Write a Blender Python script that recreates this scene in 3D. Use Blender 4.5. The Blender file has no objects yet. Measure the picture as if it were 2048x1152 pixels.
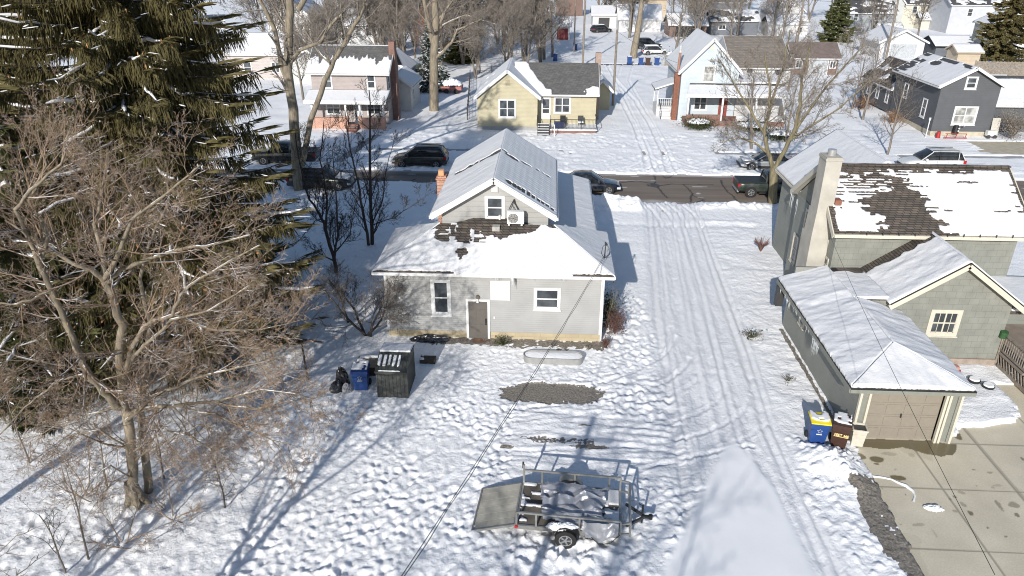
import bpy, math, random
import numpy as np
from mathutils import Vector, Matrix
S = bpy.context.scene
COL = S.collection
R = math.radians
# ---------------------------------------------------------------- camera, sky, sun, exposure
F, PITCH, YAW, H = 1450.0, R(25.3), R(3.0), 17.05
cam = bpy.data.cameras.new('camera'); co = bpy.data.objects.new('camera', cam); COL.objects.link(co)
cam.sensor_width = 36.0; cam.lens = 36.0 * F / 2048; cam.clip_end = 2000; cam.clip_start = 0.1
co.location = (0, 0, H); co.rotation_euler = (R(90) - PITCH, 0, YAW)
S.camera = co
SUN_EL, SUN_AZ = R(24.5), R(15.0)      # light travels towards +Y, leaning to +X
w = bpy.data.worlds.new('World'); S.world = w; w.use_nodes = True
nt = w.node_tree; bg = nt.nodes['Background']
sky = nt.nodes.new('ShaderNodeTexSky'); sky.sky_type = 'NISHITA'; sky.sun_disc = False
sky.sun_elevation = SUN_EL; sky.sun_rotation = math.pi + SUN_AZ
sky.altitude = 200; sky.air_density = 1.0; sky.dust_density = 0.6; sky.ozone_density = 1.6
nt.links.new(sky.outputs[0], bg.inputs[0]); bg.inputs[1].default_value = 0.105
sl = bpy.data.lights.new('sun', 'SUN'); so = bpy.data.objects.new('sun', sl); COL.objects.link(so)
sl.energy = 4.4; sl.angle = R(0.55); sl.color = (1.0, 0.955, 0.89)
d = Vector((math.sin(SUN_AZ) * math.cos(SUN_EL), math.cos(SUN_AZ) * math.cos(SUN_EL), -math.sin(SUN_EL)))
so.rotation_euler = d.to_track_quat('-Z', 'Y').to_euler(); so.location = (-20, -40, 40)
S.view_settings.view_transform = 'Standard'; S.view_settings.look = 'None'
S.view_settings.exposure = 0.28; S.view_settings.gamma = 1.0
S.render.engine = 'CYCLES'
S.cycles.pixel_filter_type = 'BLACKMAN_HARRIS'; S.cycles.filter_width = 1.05
S.cycles.max_bounces = 6; S.cycles.transparent_max_bounces = 8

# ---------------------------------------------------------------- helpers: camera geometry used for measuring
cp_, sp_ = math.cos(PITCH), math.sin(PITCH)
def ray(x, y):
    u = (x - 1024) / F; v = (576 - y) / F
    a, b, c = u, cp_ + v * sp_, -sp_ + v * cp_
    cc, ss = math.cos(YAW), math.sin(YAW)
    return (a * cc - b * ss, a * ss + b * cc, c)
def G(x, y, z=0.0):
    d = ray(x, y); t = (z - H) / d[2]; return Vector((d[0] * t, d[1] * t, z))
def AY(x, y, Y):
    d = ray(x, y); t = Y / d[1]; return Vector((d[0] * t, Y, H + d[2] * t))

# ---------------------------------------------------------------- noise
_rs = np.random.RandomState(7)
_perm = _rs.permutation(4096)
def _h(ix, iy):
    return _perm[(_perm[ix & 4095] + iy) & 4095] / 4095.0
def vnoise(x, y):
    x = np.asarray(x, float); y = np.asarray(y, float)
    ix = np.floor(x).astype(int); iy = np.floor(y).astype(int)
    fx = x - ix; fy = y - iy
    fx = fx * fx * (3 - 2 * fx); fy = fy * fy * (3 - 2 * fy)
    a = _h(ix, iy); b = _h(ix + 1, iy); c = _h(ix, iy + 1); e = _h(ix + 1, iy + 1)
    return (a + (b - a) * fx) * (1 - fy) + (c + (e - c) * fx) * fy
def fbm(x, y, o=3):
    s = 0; a = 0.5; t = 0
    for i in range(o):
        s = s + a * vnoise(x * 2 ** i + 17.3 * i, y * 2 ** i - 9.1 * i); t += a; a *= 0.5
    return s / t
def sstep(a, b, x):
    t = np.clip((x - a) / (b - a), 0, 1); return t * t * (3 - 2 * t)

# ---------------------------------------------------------------- materials
MATS = {}
def newmat(name):
    m = bpy.data.materials.new(name); m.use_nodes = True; MATS[name] = m
    n = m.node_tree; return m, n, n.nodes['Principled BSDF']
def N(n, t, **k):
    x = n.nodes.new(t)
    for a, b in k.items(): setattr(x, a, b)
    return x
def mathn(n, op, a, b=None):
    x = n.nodes.new('ShaderNodeMath'); x.operation = op
    for i, v in enumerate((a, b)):
        if v is None: continue
        if isinstance(v, (int, float)): x.inputs[i].default_value = v
        else: n.links.new(v, x.inputs[i])
    return x.outputs[0]
def ramp(n, fac, pts):
    r = n.nodes.new('ShaderNodeValToRGB'); e = r.color_ramp.elements
    while len(e) < len(pts): e.new(0.5)
    for i, (p, c) in enumerate(pts):
        e[i].position = p; e[i].color = (c[0], c[1], c[2], 1) if not isinstance(c, (int, float)) else (c, c, c, 1)
    n.links.new(fac, r.inputs[0]); return r.outputs[0]
def bump(n, b, hgt, strength=0.5, dist=0.02):
    x = n.nodes.new('ShaderNodeBump'); x.inputs['Strength'].default_value = strength; x.inputs['Distance'].default_value = dist
    n.links.new(hgt, x.inputs['Height']); n.links.new(x.outputs[0], b.inputs['Normal'])
def noise(n, vec, scale, detail=4):
    x = n.nodes.new('ShaderNodeTexNoise'); x.inputs['Scale'].default_value = scale; x.inputs['Detail'].default_value = detail
    n.links.new(vec, x.inputs['Vector']); return x.outputs['Fac']
def coords(n):
    g = n.nodes.new('ShaderNodeNewGeometry'); return g.outputs['Position']
def lerpc(c, k): return tuple(max(0, min(1, v * k)) for v in c)
def plain(name, c, rough=0.7, var=0.18, scale=6, bs=0.0, bscale=30, metal=0, spec=0.4):
    if name in MATS: return MATS[name]
    m, n, b = newmat(name)
    tc = n.nodes.new('ShaderNodeTexCoord').outputs['Object']
    f = noise(n, tc, scale)
    n.links.new(ramp(n, f, [(0.3, lerpc(c, 1 - var)), (0.7, lerpc(c, 1 + var))]), b.inputs['Base Color'])
    b.inputs['Roughness'].default_value = rough; b.inputs['Metallic'].default_value = metal
    b.inputs['Specular IOR Level'].default_value = spec
    if bs: bump(n, b, noise(n, tc, bscale), bs, 0.01)
    return m
def siding(name, c, pitch=0.12, rough=0.6, depth=0.014):
    if name in MATS: return MATS[name]
    m, n, b = newmat(name)
    P = coords(n); sx = N(n, 'ShaderNodeSeparateXYZ'); n.links.new(P, sx.inputs[0])
    z = mathn(n, 'DIVIDE', sx.outputs[2], pitch)
    fr = mathn(n, 'FRACT', z)
    f = noise(n, P, 1.2)
    base = ramp(n, f, [(0.3, lerpc(c, 0.92)), (0.7, lerpc(c, 1.06))])
    # thin darker line along each lap edge
    edge = ramp(n, fr, [(0.0, 0.80), (0.10, 1.0)])
    mx = N(n, 'ShaderNodeMix', data_type='RGBA', blend_type='MULTIPLY'); mx.inputs[0].default_value = 1
    n.links.new(base, mx.inputs[6]); n.links.new(edge, mx.inputs[7]); n.links.new(mx.outputs[2], b.inputs['Base Color'])
    b.inputs['Roughness'].default_value = rough
    bump(n, b, mathn(n, 'SUBTRACT', 1.0, fr), 0.6, depth)
    return m
def coursed(name, c1, c2, mortar, bw, bh, rough=0.85, off=0.5, msize=0.012, zscale=1.0, stain=None):
    """brick / shingle / shake courses laid by height, columns by x+y"""
    if name in MATS: return MATS[name]
    m, n, b = newmat(name)
    P = coords(n); sx = N(n, 'ShaderNodeSeparateXYZ'); n.links.new(P, sx.inputs[0])
    cx = N(n, 'ShaderNodeCombineXYZ')
    n.links.new(mathn(n, 'ADD', sx.outputs[0], sx.outputs[1]), cx.inputs[0])
    n.links.new(mathn(n, 'MULTIPLY', sx.outputs[2], zscale), cx.inputs[1])
    br = N(n, 'ShaderNodeTexBrick'); br.offset = off
    n.links.new(cx.outputs[0], br.inputs['Vector'])
    br.inputs['Color1'].default_value = (*c1, 1); br.inputs['Color2'].default_value = (*c2, 1); br.inputs['Mortar'].default_value = (*mortar, 1)
    br.inputs['Scale'].default_value = 1.0; br.inputs['Mortar Size'].default_value = msize
    br.inputs['Brick Width'].default_value = bw; br.inputs['Row Height'].default_value = bh
    nz = ramp(n, noise(n, P, 2.0, 6), [(0.25, 0.86), (0.75, 1.14)])
    mx = N(n, 'ShaderNodeMix', data_type='RGBA', blend_type='MULTIPLY'); mx.inputs[0].default_value = 1
    n.links.new(br.outputs['Color'], mx.inputs[6]); n.links.new(nz, mx.inputs[7])
    out = mx.outputs[2]
    n.links.new(out, b.inputs['Base Color'])
    b.inputs['Roughness'].default_value = rough
    bump(n, b, br.outputs['Fac'], -0.4, 0.01)
    return m
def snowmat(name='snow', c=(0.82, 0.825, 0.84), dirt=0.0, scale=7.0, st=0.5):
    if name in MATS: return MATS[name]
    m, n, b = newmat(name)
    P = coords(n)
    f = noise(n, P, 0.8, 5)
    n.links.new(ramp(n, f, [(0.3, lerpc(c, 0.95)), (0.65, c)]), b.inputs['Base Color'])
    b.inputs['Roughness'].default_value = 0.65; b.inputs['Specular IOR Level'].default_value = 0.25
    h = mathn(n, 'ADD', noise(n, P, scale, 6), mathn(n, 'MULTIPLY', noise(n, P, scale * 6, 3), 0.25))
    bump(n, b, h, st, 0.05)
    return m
def glassmat(name, c=(0.035, 0.04, 0.045), rough=0.08):
    if name in MATS: return MATS[name]
    m, n, b = newmat(name)
    P = coords(n)
    n.links.new(ramp(n, noise(n, P, 1.7, 2), [(0.4, c), (0.62, lerpc(c, 2.2))]), b.inputs['Base Color'])
    b.inputs['Roughness'].default_value = rough; b.inputs['Specular IOR Level'].default_value = 0.6
    return m
def paint(name, c, rough=0.28, metal=0.3):
    if name in MATS: return MATS[name]
    m, n, b = newmat(name)
    P = n.nodes.new('ShaderNodeTexCoord').outputs['Object']
    dirt = ramp(n, noise(n, P, 2.5, 5), [(0.4, c), (0.75, tuple(0.75 * v + 0.06 for v in c))])
    n.links.new(dirt, b.inputs['Base Color'])
    b.inputs['Roughness'].default_value = rough; b.inputs['Metallic'].default_value = metal
    b.inputs['Coat Weight'].default_value = 0.3
    return m
def barkmat(name, c, snow=True, rough=0.9, thr=0.62):
    if name in MATS: return MATS[name]
    m, n, b = newmat(name)
    P = coords(n)
    mp = N(n, 'ShaderNodeMapping'); mp.inputs['Scale'].default_value = (9, 9, 1.6); n.links.new(P, mp.inputs[0])
    f = noise(n, mp.outputs[0], 1.0, 6)
    col = ramp(n, f, [(0.3, lerpc(c, 0.6)), (0.7, lerpc(c, 1.35))])
    if snow:
        g = n.nodes.new('ShaderNodeNewGeometry'); sx = N(n, 'ShaderNodeSeparateXYZ'); n.links.new(g.outputs['Normal'], sx.inputs[0])
        a = mathn(n, 'GREATER_THAN', sx.outputs[2], thr)
        k = mathn(n, 'GREATER_THAN', noise(n, P, 1.6, 2), 0.52)
        mx = N(n, 'ShaderNodeMix', data_type='RGBA'); n.links.new(mathn(n, 'MULTIPLY', a, k), mx.inputs[0])
        n.links.new(col, mx.inputs[6]); mx.inputs[7].default_value = (0.85, 0.87, 0.9, 1); col = mx.outputs[2]
    n.links.new(col, b.inputs['Base Color']); b.inputs['Roughness'].default_value = rough
    bump(n, b, f, 0.6, 0.03)
    return m
SNOW = snowmat('snow')
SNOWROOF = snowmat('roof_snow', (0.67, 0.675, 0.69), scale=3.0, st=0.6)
WHITE = plain('white_trim', (0.62, 0.62, 0.62), 0.5, 0.05)
CREAM = plain('cream_trim', (0.52, 0.49, 0.41), 0.55, 0.06)
GLASS = glassmat('window_glass'); CURT = glassmat('curtained_glass', (0.20, 0.20, 0.19), 0.2)
BLACK = plain('black_plastic', (0.015, 0.016, 0.017), 0.5)
DARK = plain('dark_metal', (0.04, 0.04, 0.042), 0.5)
TYRE = plain('tyre_rubber', (0.018, 0.018, 0.018), 0.85)
RIM = plain('alloy_rim', (0.55, 0.56, 0.57), 0.35, 0.05, metal=0.7)
SHD = coursed('brown_shingles', (0.062, 0.053, 0.045), (0.13, 0.105, 0.085), (0.02, 0.017, 0.015), 0.33, 0.14, msize=0.02, zscale=1.9)
SHG = coursed('grey_shingles', (0.085, 0.083, 0.08), (0.13, 0.125, 0.12), (0.05, 0.05, 0.05), 0.33, 0.14, zscale=1.9)
SHK = coursed('charcoal_shingles', (0.05, 0.05, 0.052), (0.085, 0.083, 0.085), (0.03, 0.03, 0.03), 0.33, 0.14, zscale=1.9)
BRICK = coursed('red_brick', (0.36, 0.13, 0.07), (0.45, 0.19, 0.10), (0.45, 0.42, 0.38), 0.24, 0.085)
BRICKD = coursed('dark_brick', (0.16, 0.06, 0.045), (0.22, 0.09, 0.06), (0.2, 0.18, 0.16), 0.24, 0.085)
CONC = plain('concrete_block', (0.40, 0.36, 0.28), 0.9, 0.15, 2, 0.4)
CONCG = plain('grey_foundation', (0.30, 0.30, 0.30), 0.9, 0.1, 2, 0.4)
WOOD = plain('weathered_wood', (0.22, 0.19, 0.155), 0.85, 0.3, 5, 0.3)
POLE = plain('pole_wood', (0.20, 0.17, 0.14), 0.9, 0.25, 5, 0.3)

# ---------------------------------------------------------------- object helpers
ORG = {}
def thing(name, label, cat, loc=(0, 0, 0), group=None, kind=None):
    o = bpy.data.objects.new(name, None); COL.objects.link(o); o.empty_display_size = 0.2
    o.location = loc; o['label'] = label; o['category'] = cat
    if group: o['group'] = group
    if kind: o['kind'] = kind
    ORG[o.name] = Vector(loc); return o
def tag(o, label=None, cat=None, group=None, kind=None, category=None):
    cat = cat or category
    if label: o['label'] = label
    if cat: o['category'] = cat
    if group: o['group'] = group
    if kind: o['kind'] = kind
    return o
class MB:
    def __init__(s): s.v = []; s.f = []; s.m = []; s.mats = []; s.sm = []
    def _mi(s, mat):
        if mat not in s.mats: s.mats.append(mat)
        return s.mats.index(mat)
    def add(s, vs, fs, mat, smooth=False):
        o = len(s.v); s.v += [tuple(x) for x in vs]; i = s._mi(mat)
        for f in fs: s.f.append(tuple(o + k for k in f)); s.m.append(i); s.sm.append(smooth)
        return s
    def box(s, a, b, mat, rz=0, c=None, M=None):
        x0, y0, z0 = a; x1, y1, z1 = b
        vs = [Vector(p) for p in ((x0, y0, z0), (x1, y0, z0), (x1, y1, z0), (x0, y1, z0), (x0, y0, z1), (x1, y0, z1), (x1, y1, z1), (x0, y1, z1))]
        if M is not None: vs = [M @ v for v in vs]
        return s.add(vs, [(3, 2, 1, 0), (4, 5, 6, 7), (0, 1, 5, 4), (1, 2, 6, 5), (2, 3, 7, 6), (3, 0, 4, 7)], mat)
    def obox(s, o, r, u, n, a0, a1, b0, b1, d0, d1, mat):
        vs = [o + r * a + u * b + n * d for d in (d0, d1) for (a, b) in ((a0, b0), (a1, b0), (a1, b1), (a0, b1))]
        return s.add(vs, [(3, 2, 1, 0), (4, 5, 6, 7), (0, 1, 5, 4), (1, 2, 6, 5), (2, 3, 7, 6), (3, 0, 4, 7)], mat)
    def beam(s, p, q, w, h, mat, up=(0, 0, 1)):
        p = Vector(p); q = Vector(q); t = (q - p); L = t.length; t.normalize(); up = Vector(up)
        if abs(t.dot(up)) > 0.99: up = Vector((0, 1, 0))
        r = t.cross(up).normalized(); u = r.cross(t).normalized()
        return s.obox(p, t, u, r, 0, L, -h / 2, h / 2, -w / 2, w / 2, mat)
    def prism(s, poly, vec, mat, smooth=False):
        n = len(poly); vec = Vector(vec); P = [Vector(p) for p in poly]
        return s.add(P + [p + vec for p in P], [tuple(reversed(range(n))), tuple(range(n, 2 * n))] + [(i, (i + 1) % n, n + (i + 1) % n, n + i) for i in range(n)], mat, smooth)
    def cyl(s, p, q, r, mat, k=10, r2=None, smooth=True):
        p = Vector(p); q = Vector(q); t = (q - p).normalized(); a = t.orthogonal().normalized(); b = t.cross(a); r2 = r if r2 is None else r2
        vs = [p + (a * math.cos(i * 2 * math.pi / k) + b * math.sin(i * 2 * math.pi / k)) * r for i in range(k)] + [q + (a * math.cos(i * 2 * math.pi / k) + b * math.sin(i * 2 * math.pi / k)) * r2 for i in range(k)]
        s.add(vs, [(i, (i + 1) % k, k + (i + 1) % k, k + i) for i in range(k)], mat, smooth)
        return s.add(vs, [tuple(reversed(range(k))), tuple(range(k, 2 * k))], mat)
    def tube(s, pts, r, mat, k=6):
        for a, b in zip(pts, pts[1:]): s.cyl(a, b, r, mat, k)
        return s
    def build(s, name, parent=None, **tags):
        me = bpy.data.meshes.new(name)
        off = ORG.get(parent.name, Vector()) if parent else Vector()
        V = np.array(s.v, dtype=float).reshape(-1, 3) - np.array(off)
        me.from_pydata(V.tolist(), [], s.f)
        for m in s.mats: me.materials.append(m)
        me.polygons.foreach_set('material_index', s.m); me.polygons.foreach_set('use_smooth', s.sm); me.update()
        o = bpy.data.objects.new(name, me); COL.objects.link(o)
        if parent: o.parent = parent
        ORG[o.name] = off
        tag(o, **tags); return o
def npmesh(name, V, Fq, mats, parent=None, smooth=True, midx=None, tri=None, **tags):
    me = bpy.data.meshes.new(name); off = ORG.get(parent.name, Vector()) if parent else Vector()
    V = np.asarray(V, dtype=np.float32) - np.array(off, dtype=np.float32); Fq = np.asarray(Fq, dtype=np.int32); nf, k = Fq.shape
    me.vertices.add(len(V)); me.vertices.foreach_set('co', V.ravel())
    me.loops.add(nf * k); me.loops.foreach_set('vertex_index', Fq.ravel())
    me.polygons.add(nf); me.polygons.foreach_set('loop_start', np.arange(0, nf * k, k, dtype=np.int32))
    me.polygons.foreach_set('loop_total', np.full(nf, k, dtype=np.int32))
    me.polygons.foreach_set('use_smooth', np.full(nf, smooth, dtype=bool))
    for m in mats: me.materials.append(m)
    if midx is not None: me.polygons.foreach_set('material_index', np.asarray(midx, dtype=np.int32))
    me.update(calc_edges=True)
    o = bpy.data.objects.new(name, me); COL.objects.link(o)
    if parent: o.parent = parent
    ORG[o.name] = off
    tag(o, **tags); return o
def grid_faces(mask, nx, ny):
    """mask (ny-1, nx-1) cells; vertex index = j*nx+i"""
    j, i = np.nonzero(mask); b = j * nx + i
    return np.stack([b, b + 1, b + nx + 1, b + nx], 1)
def snow_patch(parent, A, B, C, D, mask=None, th=0.07, res=0.08, seed=0, wav=0.02, name='snow_cover', mat=None, lift=0.004, ribs=None, curl=0.0):
    """Snow lying on the roof plane A-B (eave) / D-C (ridge).  mask(s,t,L,T) says where it still lies."""
    A, B, C, D = map(Vector, (A, B, C, D))
    L = max((B - A).length, (C - D).length); T = max((D - A).length, (C - B).length)
    nx = max(3, int(L / res) + 1); ny = max(3, int(T / res) + 1)
    u, v = np.meshgrid(np.linspace(0, 1, nx), np.linspace(0, 1, ny))
    a, b, c, dd = [np.array(p) for p in (A, B, C, D)]
    U = u[..., None]; W = v[..., None]
    P = a * (1 - U) * (1 - W) + b * U * (1 - W) + c * U * W + dd * (1 - U) * W
    nrm = (B - A).cross(D - A)
    if nrm.length < 1e-6: nrm = (B - A).cross(C - A)
    nrm.normalize()
    if nrm.z < 0: nrm = -nrm
    e = np.array((B - A).normalized()); sd = (P - a) @ e
    tdir = np.array(nrm.cross((B - A).normalized())); td = (P - a) @ tdir
    if td.mean() < 0: td = -td
    if mask is not None:
        inner = np.zeros((ny, nx)); inner[1:-1, 1:-1] = 1
        j1 = (vnoise(np.arange(nx)[None, :] * 1.7 + seed, np.arange(ny)[:, None] * 1.7) - .5) * res * 1.1 * inner; j2 = (vnoise(np.arange(nx)[None, :] * 1.7 + 31 + seed, np.arange(ny)[:, None] * 1.7 + 9) - .5) * res * 1.1 * inner
        wloc = np.clip(np.linalg.norm(P[:, -1] - P[:, 0], axis=1)[:, None] / (nx - 1) / res, 0, 1) ** 1.5
        P = P + e * (j1 * wloc)[..., None] * .8 + tdir * (j2 * wloc)[..., None] * .8
    if mask is None: M = np.ones((ny, nx), bool)
    else: M = mask(sd, td, L, T)
    cell = M[:-1, :-1] & M[1:, :-1] & M[:-1, 1:] & M[1:, 1:]
    if not cell.any(): return None
    dist = M.astype(float)
    for _ in range(3):
        p = np.pad(dist, 1, mode='edge'); dist = np.minimum(dist, (p[:-2, 1:-1] + p[2:, 1:-1] + p[1:-1, :-2] + p[1:-1, 2:] + 4 * p[1:-1, 1:-1]) / 8)
    hgt = th * (0.35 + 0.65 * sstep(0.4, 1, dist)) + wav * (fbm(sd * 1.7 + seed * 3.1, td * 0.8 + seed, 3) - 0.5) * 2
    if ribs: hgt = hgt + ribs[1] * np.sin(sd * 2 * math.pi / ribs[0]) + ribs[1] * 0.5 * np.sin(td * 2 * math.pi / 0.36)
    hgt = np.maximum(hgt, 0.012)
    nn = np.array(nrm)
    Pt = P + nn * (hgt + lift)[..., None]
    if curl: Pt[..., 2] -= 0
    V = np.concatenate([Pt.reshape(-1, 3), (P + nn * lift).reshape(-1, 3)])
    n0 = nx * ny
    F1 = grid_faces(cell, nx, ny)
    cc = np.pad(cell, 1)
    sk = []
    j, i = np.nonzero(cell & ~cc[:-2, 1:-1]); q = j * nx + i; sk.append(np.stack([q + 1, q, q + n0, q + 1 + n0], 1))
    j, i = np.nonzero(cell & ~cc[2:, 1:-1]); q = (j + 1) * nx + i; sk.append(np.stack([q, q + 1, q + 1 + n0, q + n0], 1))
    j, i = np.nonzero(cell & ~cc[1:-1, :-2]); q = j * nx + i; sk.append(np.stack([q, q + nx, q + nx + n0, q + n0], 1))
    j, i = np.nonzero(cell & ~cc[1:-1, 2:]); q = j * nx + i + 1; sk.append(np.stack([q + nx, q, q + n0, q + nx + n0], 1))
    Fa = np.concatenate([F1] + sk)
    used = np.unique(Fa); rem = np.full(2 * n0, -1); rem[used] = np.arange(len(used))
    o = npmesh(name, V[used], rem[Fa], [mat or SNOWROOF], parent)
    return o
def tubes(polys, name, mat, parent=None, sides=4, **tags):
    """polys: list of (pts[n,3], radii[n]) -> one mesh"""
    groups = {}
    for p, r in polys: groups.setdefault(len(p), []).append((p, r))
    VV = []; FF = []; off = 0
    for n, lst in groups.items():
        P = np.array([p for p, _ in lst], dtype=float); Rr = np.array([r for _, r in lst], dtype=float); m = len(lst)
        T = np.zeros_like(P); T[:, 1:-1] = P[:, 2:] - P[:, :-2]; T[:, 0] = P[:, 1] - P[:, 0]; T[:, -1] = P[:, -1] - P[:, -2]
        T /= np.linalg.norm(T, axis=2, keepdims=True) + 1e-9
        mean = P[:, -1] - P[:, 0]; ref = np.zeros((m, 3)); k = np.argmin(np.abs(mean), axis=1); ref[np.arange(m), k] = 1
        A = np.cross(T, ref[:, None, :]); A /= np.linalg.norm(A, axis=2, keepdims=True) + 1e-9
        B = np.cross(T, A)
        ang = np.arange(sides) * 2 * math.pi / sides
        ring = P[:, :, None, :] + Rr[:, :, None, None] * (A[:, :, None, :] * np.cos(ang)[None, None, :, None] + B[:, :, None, :] * np.sin(ang)[None, None, :, None])
        VV.append(ring.reshape(-1, 3))
        i = np.arange(m)[:, None, None]; s = np.arange(n - 1)[None, :, None]; q = np.arange(sides)[None, None, :]
        a = (i * n + s) * sides + q; b2 = (i * n + s) * sides + (q + 1) % sides
        FF.append((np.stack([a, b2, b2 + sides, a + sides], -1).reshape(-1, 4)) + off); off += m * n * sides
    return npmesh(name, np.concatenate(VV), np.concatenate(FF), [mat], parent, True, **tags)
# ---------------------------------------------------------------- ground: one snow sheet with real relief
def spaced(lo, hi, segs):
    out = [lo]
    x = lo
    while x < hi:
        for (a, b, d) in segs:
            if a <= x < b: x += d; break
        else: x += 6.0
        out.append(x)
    return np.array(out)
gx = spaced(-300, 300, [(-300, -80, 12), (-80, -40, 1.6), (-40, -20, 0.28), (-20, 16, 0.065), (16, 30, 0.2), (30, 80, 0.8), (80, 300, 12)])
gy = spaced(4, 700, [(4, 14, 0.5), (14, 31, 0.065), (31, 52, 0.11), (52, 76, 0.2), (76, 130, 0.5), (130, 260, 2.5), (260, 700, 20)])
X, Y = np.meshgrid(gx, gy)
near = 1 - sstep(60, 110, Y)
Z = 0.05 + 0.10 * (fbm(X * 0.25, Y * 0.25) - 0.5) + 0.035 * (fbm(X * 2.2, Y * 1.6, 4) - 0.5)
Z = Z + near * 0.03 * (vnoise(X * 6.3, Y * 5.1) - 0.5)
def band(x, y, x0, x1, y0, y1, s=0.5):
    return sstep(x0 - s, x0 + s, x) * (1 - sstep(x1 - s, x1 + s, x)) * sstep(y0 - s, y0 + s, y) * (1 - sstep(y1 - s, y1 + s, y))
# driveway band
yk = np.array([12, 16.5, 23.7, 29.6, 37.5, 51.2, 53]); lk = np.array([3.2, 4.4, 4.8, 5.0, 5.82, 7.0, 7.0]); rk = np.array([9.9, 9.3, 9.2, 9.7, 10.05, 10.9, 10.9])
Lx = np.interp(Y, yk, lk); Rx = np.interp(Y, yk, rk)
T = (X - Lx) / (Rx - Lx); drive = sstep(-0.06, 0.03, T) * (1 - sstep(0.97, 1.06, T)) * (1 - sstep(51.5, 53, Y)) * sstep(13, 14, Y)
smooth = sstep(0, .35, (X - np.interp(Y, [14, 16.15, 22.9], [2.4, 3.44, 6.9])) / 1.0) * (1 - sstep(-.3, 0, (X - np.interp(Y, [14, 16.4, 20.2, 22.9], [8.9, 8.38, 8.2, 7.5])) / 1.0)) * (1 - sstep(22.3, 23.2, Y))
Z = Z * (1 - 0.5 * drive) - 0.02 * drive
rut = 0
for tk, wd, dp, fr in ((0.07, .026, .05, 1), (0.17, .02, .035, 2), (0.30, .05, .03, 3), (0.41, .02, .03, 4), (0.50, .03, .035, 5), (0.62, .022, .045, 6), (0.73, .05, .035, 7), (0.85, .025, .05, 8), (0.94, .02, .05, 9)):
    tt = T - tk - 0.025 * (vnoise(Y * 0.11, fr * 7.7) - 0.5) * 2
    rut = rut - dp * np.exp(-(tt / wd) ** 2) + dp * 0.5 * np.exp(-((tt - wd * 2.1) / (wd * .7)) ** 2)
Z = Z + drive * (rut * 1.35 + 0.035 * (vnoise(T * 38, Y * 0.4) - 0.5) + 0.025 * (vnoise(T * 75 + .6 * Y, Y * .7) - .5) + 0.03 * (vnoise(X * 7, Y * 3) - 0.5)) * (1 - smooth)
def groove(Z, pts, wd, dp, lug=0.012):
    pts = np.array(pts, float); x0, y0 = pts.min(0) - 1; x1, y1 = pts.max(0) + 1
    i0, i1 = np.searchsorted(gx, [x0, x1]); j0, j1 = np.searchsorted(gy, [y0, y1])
    xs = X[j0:j1, i0:i1]; ys = Y[j0:j1, i0:i1]; best = np.full(xs.shape, 9.0); sgn = np.zeros(xs.shape)
    for (a, b) in zip(pts[:-1], pts[1:]):
        dv = b - a; L2 = (dv ** 2).sum() + 1e-9
        t = np.clip(((xs - a[0]) * dv[0] + (ys - a[1]) * dv[1]) / L2, 0, 1)
        ds = np.hypot(xs - a[0] - t * dv[0], ys - a[1] - t * dv[1]); best = np.minimum(best, ds)
    best = best + 0.05 * (vnoise(xs * 2.1, ys * 2.1) - .5)
    Z[j0:j1, i0:i1] += -dp * np.exp(-(best / wd) ** 4) + dp * 0.55 * np.exp(-((best - wd * 1.7) / (wd * 0.5)) ** 2) + lug * (vnoise(xs * 9, ys * 9) - .5) * np.exp(-(best / wd) ** 2)
def bez(p0, p1, p2, n=14):
    t = np.linspace(0, 1, n)[:, None]; return (1 - t) ** 2 * np.array(p0) + 2 * t * (1 - t) * np.array(p1) + t * t * np.array(p2)
# cars turning from the drive into the parking bays
for p0, p1, p2 in [((6.6, 31), (5.6, 25.6), (-1.6, 24.4)), ((7.6, 31), (6.6, 24.9), (-1.4, 23.6)), ((6.2, 34), (5.4, 27.8), (2.4, 27.2)), ((7.9, 29), (7, 23.3), (-1.2, 22.5)), ((8.6, 28), (7.5, 22.4), (0, 21.9)),
                   ((6.3, 33), (5.2, 27.0), (-1.4, 25.1)), ((7.2, 33), (6.4, 26.2), (2.3, 25.4)), ((8.8, 26), (6.4, 21.6), (2.5, 21.3)), ((7.9, 24.6), (6, 22.2), (2.9, 20.6)),
                   ((4.8, 29.4), (4.2, 26.9), (2.2, 26.3)), ((6.9, 21.8), (5.0, 20.6), (3.6, 18.9)), ((6.4, 21.0), (5.2, 19.9), (4.2, 18.4))]:
    groove(Z, bez((p0[0], p0[1] - 2.0), p1, p2), 0.10, random.Random(int(p1[0] * 100)).uniform(.015, .04))
park = band(X, Y, -1.6, 5.4, 20.2, 27.2, 0.6)
Z = Z + park * (0.085 * (vnoise(X * 0.5, Y * 4.6 + .5 * X) - 0.5) + 0.05 * (vnoise(X * 1.1 + 7, Y * 8 - .6 * X) - 0.5))
# tracks leaving the drive over the road edge, and the drive across the street
for x0 in (7.6, 8.5, 9.3, 10.3):
    groove(Z, bez((x0, 46), (x0 + .2, 50), (x0 - 1.6, 53)), 0.12, 0.05); groove(Z, bez((x0, 46), (x0 + .3, 50), (x0 + 1.8, 53)), 0.1, 0.04)
for k, x0 in enumerate((8.6, 10.3)):
    groove(Z, [(x0 - .4, 59), (x0, 66), (x0 + .2, 76), (x0 - .1, 90), (x0 - 1.3, 105), (x0 - 1.5, 119)], 0.2, 0.09)
    groove(Z, [(x0 + .3, 59), (x0 + .5, 66), (x0 + .5, 80), (x0 + .5, 104), (x0 + 2.5, 119)], 0.15, 0.05)
    groove(Z, bez((x0, 66), (x0 + .3, 61), (x0 - 3.5, 59.3)), 0.16, 0.05); groove(Z, bez((x0, 66), (x0 + .3, 61), (x0 + 3.5, 59.3)), 0.16, 0.05)
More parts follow.
